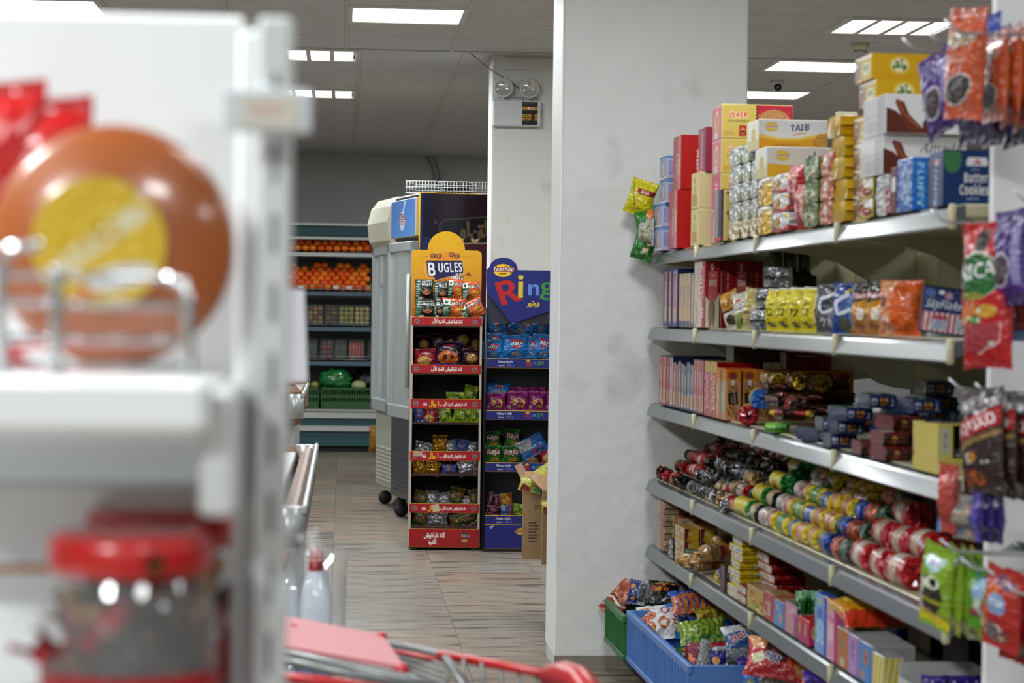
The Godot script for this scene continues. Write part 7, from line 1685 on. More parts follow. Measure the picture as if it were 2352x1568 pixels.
func hook_bay() -> void:
	var g: Node3D = get_node("gondola")
	piece("peg_panel", bx(0.014, 2.1, 0.9, 0.002), mat(Color(0.80, 0.80, 0.81), 0.5), g, Vector3(0.36, 1.06, 4.19))
	for b in [[1.445, 0.06], [0.985, 0.05], [0.50, 0.05]]: piece("ledge", bx(0.30, 0.022, 0.05, 0.003), mat(Color(0.72, 0.70, 0.60), 0.4), g, Vector3(0.20, b[0], 3.755))
	for h in [[2072, 88, 3.98], [2130, 74, 3.86], [2170, 46, 4.12], [2137, 482, 3.92], [2330, 438, 4.1], [2180, 870, 3.86], [2240, 880, 4.02], [2108, 1243, 3.95], [2160, 1238, 4.08], [2206, 1280, 4.16], [2262, 1302, 4.22], [2306, 1336, 4.3]]: hook(g, h[0], h[1], h[2], 0.355)
	# top: orange bags in front of purple ones
	hang("snack_bag", "hang_purple", "purple", "purple bag with an oval window behind the orange hook bags, leaning out to the left", 2160, 110, 312, 3.86, 0.12, -74, 0.30, 201)
	for k in 3: hang("snack_bag", "hang_purple", "purple", "dark purple bag showing its lower edge below the orange bags, %s" % ["left", "middle", "right"][k], 2236 + 52 * k, 60, 340, 3.88, 0.13, -84, 0.02 * k, 202 + k, "purple bags on the top hooks")
	hang("snack_bag", "hang_blue", "blue", "narrow blue bag between two orange bags on the top hooks", 2272, 30, 200, 3.96, 0.09, -82, 0.0, 206)
	for k in 4: hang("snack_bag", "hang_orange", "orange", "orange hook bag with a dark oval window, %s" % ["front one, whole", "second, half covered", "third, at the edge", "last, cut by the right edge"][k], [2218, 2286, 2322, 2350][k], [14, 68, 58, 62][k], [278, 284, 292, 300][k], 4.06, 0.13, [-77, -90, -94, -94][k], [-0.10, -0.03, 0.0, 0.03][k], 207 + k, "orange bags on the top hooks")
	# middle
	hang("candy_bag", "hang_bluered", "red", "small bag with a sky blue border behind the red candy bag", 2338, 500, 790, 3.98, 0.12, -70, 0.0, 212)
	hang("candy_bag", "hang_nica", "red", "long red candy bag with a green label and a hand hole on the middle hook", 2268, 502, 852, 4.02, 0.14, -70, 0.03, 213, "", 0.05)
	for k in 2: hang("candy_bag", "hang_purple", "purple", "violet candy bag on the middle hooks, %s" % ["overlapping the red one", "cut by the right edge"][k], [2322, 2352][k], 478, [706, 700][k], 4.1, 0.12, -82, 0.05, 214 + k, "violet bags on the middle hooks")
	# coffee sweets
	for k in 3: hang("candy_bag", "hang_coffee", "brown", "dark brown coffee candy bag with a red banner, %s" % ["front one, whole", "second behind it", "third, cut by the right edge"][k], [2258, 2306, 2346][k], 884 + 8 * k, 1138 + 8 * k, 4.04, 0.14, [-77, -92, -94][k], [0.05, 0.02, 0.0][k], 217 + k, "coffee candy bags", 0.045)
	# below them
	hang("candy_bag", "hang_pinkred", "red", "narrow red and pink bag hanging left of the purple stick bag", 2178, 1062, 1226, 3.94, 0.05, -66, -0.04, 221, "", 0.03)
	hang("candy_bag", "hang_mixed", "grey", "clear mixed bag between the narrow red bag and the purple sticks", 2216, 1134, 1240, 3.98, 0.075, -74, 0.0, 222)
	for k in 3: hang("candy_bag", "hang_sticks", "purple", "purple stick bag below the coffee candy, %s" % ["left", "middle", "right"][k], 2242 + 24 * k, 1128, 1244 + 3 * k, 4.02, 0.06, -86, 0.0, 223 + k, "purple stick bags", 0.02)
	for k in 4: one("candy_bag", pillow_of("hang_smoke", "hang_smoke", 0.09, 0.05, 0.02, {"seed": 230 + k}), printed("hang_smoke", "film"), "smoky grey pack lying behind the green hook bags, %s" % NTH[k], "candy bag", "smoky packs behind the green bags", G(3.92, 0.86 - 0.004 * k, 0.06 + 0.05 * k), gb * yaw(-60) * Basis(Vector3.RIGHT, -1.2))
	for k in 4: hang("candy_bag", "hang_green", "lime", "lime green hook bag with a striped dark figure, %s" % ["front one, whole", "second, edge-on", "third, edge-on", "last of the four"][k], [2152, 2192, 2216, 2240][k], 1246 + 4 * k, 1446 + 6 * k, 4.02, 0.105, [-76, -96, -97, -96][k], [-0.14, -0.08, -0.06, -0.04][k], 235 + k, "lime green hook bags")
	hang("candy_bag", "hang_berry", "green", "green bag with berry dots between lime and red hook bags", 2262, 1302, 1450, 4.16, 0.09, -70, 0.0, 240)
	for k in 2: hang("candy_bag", "hang_redorange", "red", "red and orange hook bag with a blue drop, %s" % ["front one", "cut by the right edge"][k], [2304, 2346][k], [1300, 1312][k], [1496, 1530][k], 4.24, 0.11, -74, [-0.12, -0.10][k], 241 + k, "red and orange hook bags")

# ---------- the two snack racks ----------
func bag_on(art: String, back: String, label: String, group: String, px0: float, py0: float, px1: float, py1: float, z: float, roll: float, lean: float, k: int, foil := false) -> void:
	var c := at((px0 + px1) / 2.0, (py0 + py1) / 2.0, z)
	var w := (px1 - px0) / F * z
	var h := (py1 - py0) / F * z / cos(lean)
	one("snack_bag", pillow_of(art, back, w, h, minf(w, h) * 0.42, {"seed": k, "nx": 12, "ny": 12, "wrinkle": 0.2}), printed(art, "foil" if foil else "film"), label, "snack bag", group, c, Basis(Vector3.UP, -0.03) * Basis(Vector3.RIGHT, -lean) * Basis(Vector3.BACK, roll))

func red_rack() -> void:
	var zf := -11.9
	var r := base("snack_rack", Vector3(0.562, 0, zf), yaw(-1.0))
	tag(r, "red cardboard snack rack with a yellow arched header and wire baskets", "display rack")
	var w := 0.384
	var side_m := mat(Color(0.52, 0.47, 0.41), 0.7)
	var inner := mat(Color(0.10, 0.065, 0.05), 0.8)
	var redm := mat(Color(0.34, 0.05, 0.06), 0.5)
	for s in [-1, 1]:
		piece("side_panel", bx(0.008, 1.24, 0.34, 0.002), side_m if s < 0 else redm, r, Vector3(s * (w / 2.0 - 0.004), 0.64, -0.17))
		piece("front_edge", bx(0.012, 1.24, 0.006, 0.001), mat(Color(0.62, 0.58, 0.53), 0.7), r, Vector3(s * (w / 2.0 - 0.006), 0.64, 0.002))
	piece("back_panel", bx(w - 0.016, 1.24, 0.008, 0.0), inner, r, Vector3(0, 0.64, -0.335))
	# header board with an arched top
	var o := PackedVector2Array()
	for a in range(180, 89, -18): o.append(Vector2(-0.165 + 0.026 * cos(deg_to_rad(a)), 0.595 + 0.026 * sin(deg_to_rad(a))))
	o.append(Vector2(-0.105, 0.622))
	for a in range(170, 9, -16): o.append(Vector2(-0.003 + 0.1 * cos(deg_to_rad(a)), 0.63 + 0.094 * sin(deg_to_rad(a))))
	o.append(Vector2(0.10, 0.622))
	for a in range(90, -1, -18): o.append(Vector2(0.165 + 0.026 * cos(deg_to_rad(a)), 0.595 + 0.026 * sin(deg_to_rad(a))))
	o.append(Vector2(0.191, 0.24))
	o.append(Vector2(-0.191, 0.24))
	var hd := Shape.new()
	hd.slab(o, 0.006, uv("bugles_head"), uv("kraft"))
	piece("header_board", hd.done(), printed("bugles_head", "card"), r, Vector3(0, 1.0, -0.15))
	var strip := func(y: float, h: float, art: String) -> void:
		piece("price_strip", Shape.new().box(Vector3.ZERO, Vector3(w - 0.006, h, 0.006), 0.001, {"front": uv(art), "top": uv("darkred"), "side": uv("red"), "back": uv("red"), "right": uv("red"), "under": uv("red")}).done(), printed(art, "card"), r, Vector3(0, y, 0.004))
	strip.call(1.2335, 0.046, "strip_red")
	strip.call(0.977, 0.046, "strip_red")
	strip.call(0.790, 0.052, "strip_price")
	strip.call(0.510, 0.050, "strip_price")
	strip.call(0.228, 0.050, "strip_price")
	piece("base_panel", Shape.new().box(Vector3.ZERO, Vector3(w - 0.004, 0.10, 0.01), 0.002, {"front": uv("rack_base"), "top": uv("darkred"), "side": uv("red"), "back": uv("red"), "right": uv("red"), "under": uv("red")}).done(), printed("rack_base", "card"), r, Vector3(0, 0.067, 0.003))
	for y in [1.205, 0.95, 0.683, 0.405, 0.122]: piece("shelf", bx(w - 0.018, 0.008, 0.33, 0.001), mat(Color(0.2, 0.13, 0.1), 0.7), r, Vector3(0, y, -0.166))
	var wire := mat(Color(0.30, 0.04, 0.05), 0.35, 0.3)
	for y in [[0.687, 0.765], [0.409, 0.487], [0.126, 0.205]]:
		for k in 13: piece("basket_wire", bar(Vector3(0, y[0], 0), Vector3(0, y[1], 0), 0.0011, 5), wire, r, Vector3(-0.18 + 0.03 * k, 0, 0.0))
		piece("basket_wire", bar(Vector3(-0.185, y[0] + 0.002, 0.001), Vector3(0.185, y[0] + 0.002, 0.001), 0.0016, 5), wire, r)
	for x in [-0.16, 0.16]: piece("foot", bx(0.03, 0.018, 0.3, 0.002), mat(Color(0.06, 0.05, 0.05), 0.6), r, Vector3(x, 0.009, -0.16))
	piece("torn_patch", bx(0.036, 0.04, 0.001, 0.0), mat(Color(0.66, 0.58, 0.45), 0.8), r, Vector3(-0.045, 0.229, 0.0078), Basis(Vector3.BACK, 0.2))
	piece("torn_patch", bx(0.05, 0.026, 0.001, 0.0), mat(Color(0.60, 0.50, 0.46), 0.8), r, Vector3(-0.145, 0.52, 0.0078), Basis(Vector3.BACK, -0.1))
	var Z := 11.99
	var top := [["dark", 953, 641, 996, 688, 0.0], ["dark", 996, 646, 1030, 690, 0.03], ["orange", 1028, 640, 1063, 684, -0.06], ["orange", 1060, 646, 1104, 690, 0.05], ["dark", 953, 688, 1001, 729, 0.0], ["dark", 994, 690, 1020, 729, 0.1], ["orange", 1014, 684, 1070, 729, -0.05], ["orange", 1052, 690, 1112, 731, 0.45]]
	for k in 8:
		var q: Array = top[k]
		bag_on("bag_bugles_" + q[0], "green" if q[0] == "dark" else "orange", "%s snack bag on top of the red rack, %s" % [["green and black", "orange and green"][0 if q[0] == "dark" else 1], ["back left", "back, second from left", "back, third from left", "back right", "front left", "front, half hidden", "front centre", "front right, tipped over"][k]], "bags on top of the red rack", q[1], q[2], q[3], q[4], Z - (0.03 if k > 3 else -0.03) - 0.02, q[5], 0.12, 300 + k)
	var second := [["bag_chipbrown", 955, 770, 990, 806, "brown bag in the back row of the second tier, first from left"], ["bag_chipbrown", 988, 765, 1026, 806, "brown bag in the back row of the second tier, second from left"], ["bag_chipbrown", 1024, 768, 1046, 802, "brown bag in the back row of the second tier, third from left"], ["bag_chipbrown", 1040, 756, 1084, 800, "brown bag in the back row of the second tier, tallest"], ["bag_chipbrown", 1078, 768, 1104, 806, "brown bag in the back row of the second tier, last on the right"], ["bag_redchip", 950, 800, 1002, 840, "red bag with a pile of chips at the left front of the second tier"], ["bag_orangeb", 998, 782, 1062, 840, "dark bag with a big orange shape at the middle of the second tier"], ["bag_chipbrown", 1060, 800, 1104, 840, "brown chip bag at the right front of the second tier"]]
	for k in 8: bag_on(second[k][0], "darkred", second[k][5], "", second[k][1], second[k][2], second[k][3], second[k][4], Z + (0.12 if k < 5 else -0.01), 0.05 * (k % 3 - 1), 0.15, 310 + k)
	var third := [["bag_lime", 1064, 884, 1098, 926, "lime bag standing above the third price strip"], ["bag_lime", 1024, 900, 1068, 930, "lime bag lying above the third price strip"], ["bag_bluered", 949, 936, 976, 970, "purple and red bag at the left of the third basket"], ["bag_redchip", 972, 937, 1006, 970, "red bag with white panel in the third basket"], ["bag_darkwine", 1000, 940, 1022, 970, "dark wine bag in the third basket"], ["bag_lime", 1006, 936, 1038, 972, "lime bag in the third basket, leftmost of three"], ["bag_lime", 1040, 936, 1082, 972, "lime bag in the third basket, middle of three"], ["bag_lime", 1078, 937, 1102, 972, "lime bag in the third basket, rightmost of three"]]
	for k in 8: bag_on(third[k][0], "lime" if third[k][0] == "bag_lime" else "darkred", third[k][5], "", third[k][1], third[k][2], third[k][3], third[k][4], Z + (0.05 if k < 2 else -0.005), 0.2 * (k % 3 - 1), 0.15, 320 + k)
	var fourth := [["bag_silver", 950, 1014, 996, 1046, "silver bag above the fourth price strip at the left"], ["bag_gold", 992, 998, 1028, 1042, "gold bag standing above the fourth price strip"], ["bag_silver", 1020, 1010, 1050, 1044, "silver bag above the fourth price strip at the middle"], ["bag_bluered", 1046, 1008, 1076, 1044, "dark blue bag above the fourth price strip"], ["bag_silver", 1070, 1014, 1100, 1046, "silver bag above the fourth price strip at the right"], ["bag_gold", 946, 1052, 980, 1092, "gold bag at the left of the fourth basket"], ["bag_gold", 974, 1058, 1012, 1093, "gold and silver bag tipped over in the fourth basket"], ["bag_bluered", 1014, 1066, 1050, 1092, "red and blue bag in the fourth basket"], ["bag_silver", 1050, 1056, 1100, 1092, "silver and blue bag at the right of the fourth basket"]]
	for k in 9: bag_on(fourth[k][0], "silver", fourth[k][5], "", fourth[k][1], fourth[k][2], fourth[k][3], fourth[k][4], Z + (0.05 if k < 5 else -0.005), 0.22 * (k % 3 - 1), 0.2, 330 + k, fourth[k][0] == "bag_silver" or fourth[k][0] == "bag_gold")
	var fifth := [["bag_greenbrown", 948, 1126, 984, 1166, "green and brown bag above the fifth price strip at the left"], ["bag_silver", 978, 1126, 1008, 1166, "silver bag above the fifth price strip at the left"], ["bag_silver", 1004, 1130, 1038, 1166, "silver bag above the fifth price strip at the middle"], ["bag_greenbrown", 1030, 1118, 1066, 1164, "brown bag standing above the fifth price strip"], ["bag_silver", 1058, 1138, 1086, 1168, "silver bag above the fifth price strip at the right"], ["bag_greenbrown", 1078, 1122, 1102, 1166, "green bag above the fifth price strip at the right end"], ["bag_greenbrown", 948, 1172, 984, 1210, "brown bag at the left of the fifth basket"], ["bag_silver", 978, 1174, 1030, 1212, "silver and green bag in the fifth basket"], ["bag_greenbrown", 1032, 1176, 1098, 1208, "brown and green bag at the right of the fifth basket"], ["bag_darkwine", 1034, 1196, 1098, 1212, "wine red bag under the brown and green one"]]
	for k in 10: bag_on(fifth[k][0], "green", fifth[k][5], "", fifth[k][1], fifth[k][2], fifth[k][3], fifth[k][4], Z + (0.05 if k < 6 else -0.005), 0.25 * (k % 3 - 1), 0.2, 340 + k, fifth[k][0] == "bag_silver")

func blue_rack() -> void:
	var r := base("snack_rack", Vector3(0.975, 0, -11.84), yaw(-1.0))
	tag(r, "navy blue snack rack with a coloured lettered header, half behind the pillar", "display rack")
	var w := 0.42
	var navy := mat(Color(0.035, 0.045, 0.14), 0.5)
	for s in [-1, 1]: piece("side_panel", bx(0.010, 1.30, 0.36, 0.002), navy, r, Vector3(s * (w / 2.0 - 0.005), 0.66, -0.18))
	piece("back_panel", bx(w - 0.02, 1.30, 0.008, 0.0), navy, r, Vector3(0, 0.66, -0.355))
	piece("side_post", bar(Vector3(0, 0.02, 0), Vector3(0, 1.3, 0), 0.008, 8), mat(Color(0.05, 0.055, 0.08), 0.35, 0.5), r, Vector3(-w / 2.0 + 0.004, 0, 0.006))
	var o := PackedVector2Array()
	for p in [[-0.205, 1.435], [-0.20, 1.39], [-0.075, 1.235], [-0.06, 1.23], [0.21, 1.32], [0.21, 1.515], [-0.038, 1.515]]: o.append(Vector2(p[0], p[1]))
	for a in range(10, 171, 20): o.append(Vector2(-0.115 + 0.078 * cos(deg_to_rad(a)), 1.515 + 0.066 * sin(deg_to_rad(a))))
	o.append(Vector2(-0.205, 1.515))
	piece("header_board", Shape.new().slab(o, 0.006, uv("ringo_head"), uv("navy")).done(), printed("ringo_head", "card"), r, Vector3(0, 0, -0.01))
	piece("header_back", bx(w - 0.02, 0.28, 0.006, 0.0), navy, r, Vector3(0, 1.37, -0.03))
	for y in [1.013, 0.735, 0.456, 0.172]:
		piece("price_strip", Shape.new().box(Vector3.ZERO, Vector3(w - 0.004, 0.05, 0.008), 0.002, {"front": uv("strip_ringo"), "top": uv("navy"), "side": uv("navy"), "back": uv("navy"), "right": uv("navy"), "under": uv("navy")}).done(), printed("strip_ringo", "card"), r, Vector3(0.004, y, 0.004))
		piece("shelf", bx(w - 0.022, 0.008, 0.34, 0.001), navy, r, Vector3(0, y - 0.012, -0.175))
	piece("base_panel", Shape.new().box(Vector3.ZERO, Vector3(w - 0.004, 0.13, 0.01), 0.002, {"front": uv("ringo_base"), "top": uv("navy"), "side": uv("navy"), "back": uv("navy"), "right": uv("navy"), "under": uv("navy")}).done(), printed("ringo_base", "card"), r, Vector3(0.004, 0.082, 0.003))
	piece("plinth", bx(w - 0.02, 0.018, 0.33, 0.0), mat(Color(0.03, 0.03, 0.04), 0.6), r, Vector3(0, 0.009, -0.17))
	var Z := 11.93
	var blue := [[1118, 722, 1162, 770, 0.1], [1174, 722, 1230, 770, -0.5], [1224, 722, 1268, 766, -0.4], [1115, 764, 1156, 796, 0.0], [1104, 780, 1156, 823, 0.06], [1150, 768, 1216, 823, 0.05], [1208, 772, 1236, 822, -0.1], [1222, 766, 1272, 823, -0.05]]
	for k in 8: bag_on("bag_abc", "blue", "blue snack bag with a red flash on the blue rack, %s" % ["back left", "back centre, tilted", "back right, tilted", "middle left", "front left", "front centre", "front, narrow one", "front right beside the pillar"][k], "blue bags on the blue rack", blue[k][0], blue[k][1], blue[k][2], blue[k][3], Z + (0.07 if k < 3 else 0.04 if k == 3 else 0.0), blue[k][4], 0.15, 370 + k)
	bag_on("bag_abc", "blue", "blue bag lying on the magenta bags of the blue rack", "", 1116, 880, 1172, 904, Z + 0.06, -0.05, 0.7, 380)
	for k in 4: bag_on("bag_farah", "pink", "magenta bag with yellow Arabic lettering, %s" % ["first from the left", "second", "third", "fourth, cut by the pillar"][k], "magenta bags on the blue rack", [1115, 1162, 1212, 1252][k], 898 if k else 901, [1163, 1216, 1254, 1292][k], 942, Z, 0.0, 0.1, 381 + k)
	for k in 2: bag_on("bag_farah", "pink", "magenta bag behind the front row, %s" % ["left", "right"][k], "", [1160, 1205][k], 888, [1206, 1256][k], 930, Z + 0.1, 0.05, 0.15, 386 + k)
	var greens := [[1112, 990, 1150, 1024, "dim red and green bag at the back"], [1158, 985, 1196, 1024, "green lettered bag at the back"], [1112, 1022, 1153, 1061, "green lettered bag at the left front"], [1151, 1023, 1196, 1061, "green lettered bag beside it at the front"]]
	for k in 4: bag_on("bag_raja", "green", greens[k][4] + " of the third tier of the blue rack", "", greens[k][0], greens[k][1], greens[k][2], greens[k][3], Z + (0.08 if k < 2 else 0.0), 0.02 * k, 0.12, 390 + k)
	bag_on("bag_torn", "silver", "blue and silver bag tipped over on the third tier of the blue rack", "", 1186, 1002, 1258, 1048, Z + 0.01, 0.5, 0.3, 395)
	bag_on("bag_redchip", "red", "red bag beside the pillar on the third tier of the blue rack", "", 1238, 1028, 1276, 1062, Z, 0.3, 0.2, 396)
	bag_on("bag_chipbrown", "brown", "brown bag lying between the green and red bags of the third tier", "", 1196, 1044, 1240, 1062, Z, 0.0, 0.5, 397)
	var low := [["bag_smallmix", 1118, 1128, 1134, 1164], ["bag_smallmix", 1132, 1134, 1148, 1166], ["bag_yelloworange", 1146, 1132, 1178, 1170], ["bag_smallmix", 1114, 1160, 1148, 1182], ["bag_torn", 1150, 1160, 1170, 1182], ["bag_smallmix", 1164, 1158, 1180, 1182], ["bag_lime", 1178, 1156, 1200, 1182]]
	for k in 7: bag_on(low[k][0], "darkred", "small pack on the blue rack's lowest tier, %s" % ["upright wine red one", "upright pink one beside it", "yellow and orange one behind", "wine red one lying at the left front", "blue and silver one at the front", "pink one at the front", "lime one beside the cartons"][k], "", low[k][1], low[k][2], low[k][3], low[k][4], Z + (0.06 if k < 3 else 0.0), 0.15 * (k % 3 - 1), 0.2, 400 + k)

# ---------- the back of the shop ----------
func fruit(parent: Node, m: Material, mesh: Mesh, x: float, y: float, z: float) -> void:
	piece("fruit", mesh, m, parent, Vector3(x, y, z), Basis.from_euler(Vector3(x * 31.0, y * 47.0, z * 23.0)))

func ball(r: float, squash := 0.94, n := 12) -> ArrayMesh:
	var prof := []
	for k in 9: prof.append(Vector2(r * sin(PI * k / 8.0), -r * squash * cos(PI * k / 8.0) * (1.0 if k < 8 else 0.9)))
	return Shape.new(true).lathe(prof, n).done()

func lump(r: float, squash: float, seed_: int) -> ArrayMesh:        # a slumped sack
	var n := FastNoiseLite.new()
	n.seed = seed_
	n.frequency = 1.6
	n.fractal_type = FastNoiseLite.FRACTAL_RIDGED
	var s := Shape.new(true)
	var p := func(i: int, j: int) -> Vector3:
		var a := TAU * (i % 26) / 26.0
		var b := PI * j / 15.0
		var d := Vector3(sin(b) * cos(a), -cos(b), sin(b) * sin(a))
		return d * r * (0.9 + 0.28 * n.get_noise_3d(d.x, d.y * 1.5, d.z)) * Vector3(1, squash, 0.8)
	for j in 15:
		for i in 26: s.quad(p.call(i + 1, j), p.call(i, j), p.call(i, j + 1), p.call(i + 1, j + 1))
	return s.done()

func long(r: float, l: float, tip: float) -> ArrayMesh:
	return Shape.new(true).lathe([Vector2(0, -l / 2), Vector2(r * tip, -l / 2 + 0.004), Vector2(r * 0.8, -l / 4), Vector2(r, l / 4), Vector2(r * 0.9, l / 2 - 0.006), Vector2(0, l / 2)], 8).done()

func fruit_cabinet() -> void:
	var z := -20.25
	var c := base("fruit_cabinet", Vector3(0, 0, z))
	tag(c, "long open refrigerated fruit cabinet with teal panels and silver rails at the back wall", "refrigerated cabinet")
	var teal := mat(Color(0.05, 0.27, 0.29), 0.45)
	var silver := mat(Color(0.66, 0.67, 0.66), 0.35, 0.3)
	var edge := mat(Color(0.25, 0.34, 0.40), 0.4)
	var dark := mat(Color(0.12, 0.13, 0.13), 0.8)
	var grey := mat(Color(0.34, 0.36, 0.36), 0.6)
	var w := 2.8
	var x := -0.3
	var put := func(called: String, m: Material, yy: float, h: float, zz: float, d: float, ww := 2.8, xx := -0.3) -> void: piece(called, bx(ww, h, d, 0.004), m, c, Vector3(xx, yy, zz))
	put.call("kick_plate", dark, 0.025, 0.05, -0.06, 0.04)
	put.call("lower_panel", teal, 0.155, 0.21, -0.01, 0.05)
	put.call("middle_panel", teal, 0.262, 0.09, 0.005, 0.05)
	put.call("lower_rail", silver, 0.212, 0.05, 0.03, 0.05)
	put.call("upper_rail", silver, 0.332, 0.055, 0.035, 0.05)
	put.call("grille", mat(Color(0.6, 0.6, 0.58), 0.5), 0.376, 0.022, 0.0, 0.06)
	put.call("deck", grey, 0.37, 0.03, -0.35, 0.66)
	put.call("back_panel", grey, 1.2, 1.62, -0.7, 0.05)
	put.call("floor_box", dark, 0.2, 0.3, -0.4, 0.6)
	for e in 2: put.call("end_wall", grey, 1.1, 1.9, -0.36, 0.7, 0.04, x + (w / 2.0) * (e * 2 - 1))
	for y in [0.812, 1.128, 1.452, 1.81]:
		put.call("shelf", grey, y, 0.02, -0.32, 0.5)
		put.call("shelf_edge", edge if y < 1.5 else silver, y - 0.012, 0.04, -0.065, 0.012)
	var cw := 1.99
	put.call("canopy", mat(Color(0.5, 0.52, 0.52), 0.5), 2.005, 0.14, -0.33, 0.6, cw, x - 0.405)
	put.call("canopy_band", teal, 2.012, 0.085, -0.022, 0.02, cw, x - 0.405)
	for y in [2.072, 1.945]: put.call("canopy_rail", silver, y, 0.028, -0.01, 0.04, cw, x - 0.405)
	put.call("divider", mat(Color(0.2, 0.17, 0.14), 0.6), 1.15, 1.5, -0.08, 0.014, 0.014, 0.268)
	var wire := mat(Color(0.7, 0.72, 0.72), 0.35, 0.5)
	for y in [1.485, 1.155, 0.84]:
		for k in 2:
			for s in [[-1.2, -0.13], [-0.11, 0.25], [0.285, 1.0]]: piece("fence_wire", bar(Vector3(s[0], y + 0.028 * k, -0.05), Vector3(s[1], y + 0.028 * k, -0.05), 0.003, 5), wire, c)
	for k in 3: piece("price_card", bx(0.05, 0.028, 0.002, 0.0), mat(Color(0.8, 0.8, 0.78), 0.6), c, Vector3(-0.38 + 0.32 * k - (0.2 if k == 2 else 0.0), 1.5, -0.045))
	# oranges
	var om: Array = [mat(Color(0.93, 0.40, 0.05), 0.4), mat(Color(0.95, 0.50, 0.08), 0.4), mat(Color(0.90, 0.33, 0.03), 0.4)]
	var orb := ball(0.0355, 0.95, 14)
	var g := rnd(4)
	var first: Node3D = null
	for tier in 2:
		for row in (2 if tier == 0 else 6):
			for i in 12:
				var px := -0.56 + 0.0715 * i + (0.035 if row % 2 else 0.0) + g.randf_range(-0.006, 0.006)
				if px > 0.24 or tier == 1 and row == 5 and i in [2, 3, 6, 9]: continue
				var py: float = (1.858 + 0.05 * row if tier == 0 else 1.50 + 0.040 * row) + g.randf_range(-0.004, 0.004)
				var pz: float = z - (0.14 + 0.05 * row if tier == 0 else 0.10 + 0.055 * row)
				var label := "orange %s, %s row up, %s from the left" % [["on the upper shelf of the fruit cabinet", "in the main pile of the fruit cabinet"][tier], NTH[row], NTH[i]]
				one("orange", orb, om[g.randi() % 3], label, "orange", ["oranges on the upper shelf", "oranges in the main pile"][tier], Vector3(px, py, pz), Basis.from_euler(Vector3(g.randf() * 6, g.randf() * 6, 0)))
	one("lime_box", bx(0.10, 0.075, 0.1, 0.003), mat(Color(0.16, 0.45, 0.06), 0.5), "bright green carton beside the orange pile in the fruit cabinet", "carton", "", Vector3(0.30, 1.50, z - 0.12))
	one("lime_box", bx(0.16, 0.05, 0.1, 0.003), mat(Color(0.20, 0.5, 0.08), 0.5), "flat green carton behind the bright green one", "carton", "", Vector3(0.38, 1.60, z - 0.25))
	one("notice_sheet", bx(0.22, 0.15, 0.004, 0.0), mat(Color(0.62, 0.62, 0.66), 0.6), "white sheet behind the green cartons in the fruit cabinet", "sheet", "", Vector3(0.38, 1.72, z - 0.4))
	# wrapped trays
	var tray_m := mat(Color(0.05, 0.05, 0.05), 0.4)
	var film := glass(Color(0.9, 0.95, 0.95), 0.03)
	var sph := ball(0.024, 0.95, 10)
	var trays := [[-0.335, 1.145, 0.06, "dark plums", Color(0.10, 0.03, 0.06), Color(0.16, 0.08, 0.08), 0], [-0.245, 1.145, 0.14, "yellow and red apples", Color(0.55, 0.42, 0.08), Color(0.35, 0.08, 0.05), 0], [-0.10, 1.145, 0.12, "mixed dark fruit", Color(0.28, 0.08, 0.05), Color(0.36, 0.36, 0.08), 0], [0.038, 1.145, 0.14, "green pears", Color(0.50, 0.50, 0.10), Color(0.58, 0.56, 0.22), 0], [0.182, 1.145, 0.135, "pale apples", Color(0.66, 0.60, 0.32), Color(0.60, 0.52, 0.25), 0], [0.36, 1.145, 0.12, "red tomatoes", Color(0.40, 0.06, 0.03), Color(0.32, 0.05, 0.03), 0],
		[-0.29, 0.83, 0.13, "dark cucumbers", Color(0.03, 0.10, 0.04), Color(0.05, 0.14, 0.05), 1], [-0.135, 0.83, 0.12, "red and green peppers", Color(0.50, 0.05, 0.06), Color(0.08, 0.24, 0.05), 0], [-0.01, 0.83, 0.11, "green beans", Color(0.10, 0.16, 0.04), Color(0.12, 0.2, 0.05), 2], [0.135, 0.83, 0.145, "carrots, left pack", Color(0.62, 0.20, 0.04), Color(0.55, 0.16, 0.03), 1], [0.315, 0.83, 0.135, "carrots, right pack", Color(0.68, 0.24, 0.05), Color(0.6, 0.2, 0.04), 1]]
	for t in trays:
		var tr := base("fruit_tray", Vector3(t[0], t[1] - 0.006, z - 0.13), Basis(Vector3.RIGHT, -0.32))
		tag(tr, "film-wrapped tray of %s in the fruit cabinet" % t[3], "wrapped tray")
		var wd: float = t[2]
		piece("tray", Shape.new().box(Vector3(0, 0.105, -0.03), Vector3(wd, 0.2, 0.012), 0.004).box(Vector3(0, 0.012, 0), Vector3(wd, 0.016, 0.05), 0.004).done(), tray_m, tr)
		var a := mat(t[4], 0.35)
		var b := mat(t[5], 0.35)
		if t[6] == 0:
			var n := maxi(int(wd / 0.045), 1)
			for i in n:
				for j in 4: fruit(tr, a if (i + j * 2 + int(t[0] * 50)) % 3 else b, sph, (i - (n - 1) / 2.0) * 0.045, 0.04 + 0.044 * j, 0.0)
		else:
			var stick := long(0.015, 0.17, 0.35)
			var n := int(wd / (0.028 if t[6] == 1 else 0.017))
			for i in n: piece("fruit", stick if t[6] == 1 else long(0.008, 0.15, 0.8), a if i % 2 else b, tr, Vector3((i - (n - 1) / 2.0) * wd / (n + 0.4), 0.105, -0.004), Basis(Vector3.BACK, 0.05 * (i % 3 - 1)))
		piece("film_wrap", bx(wd, 0.19, 0.001, 0.0), film, tr, Vector3(0, 0.108, 0.03))
	# green crates with a bag on top
	var gm := mat(Color(0.05, 0.28, 0.03), 0.4)
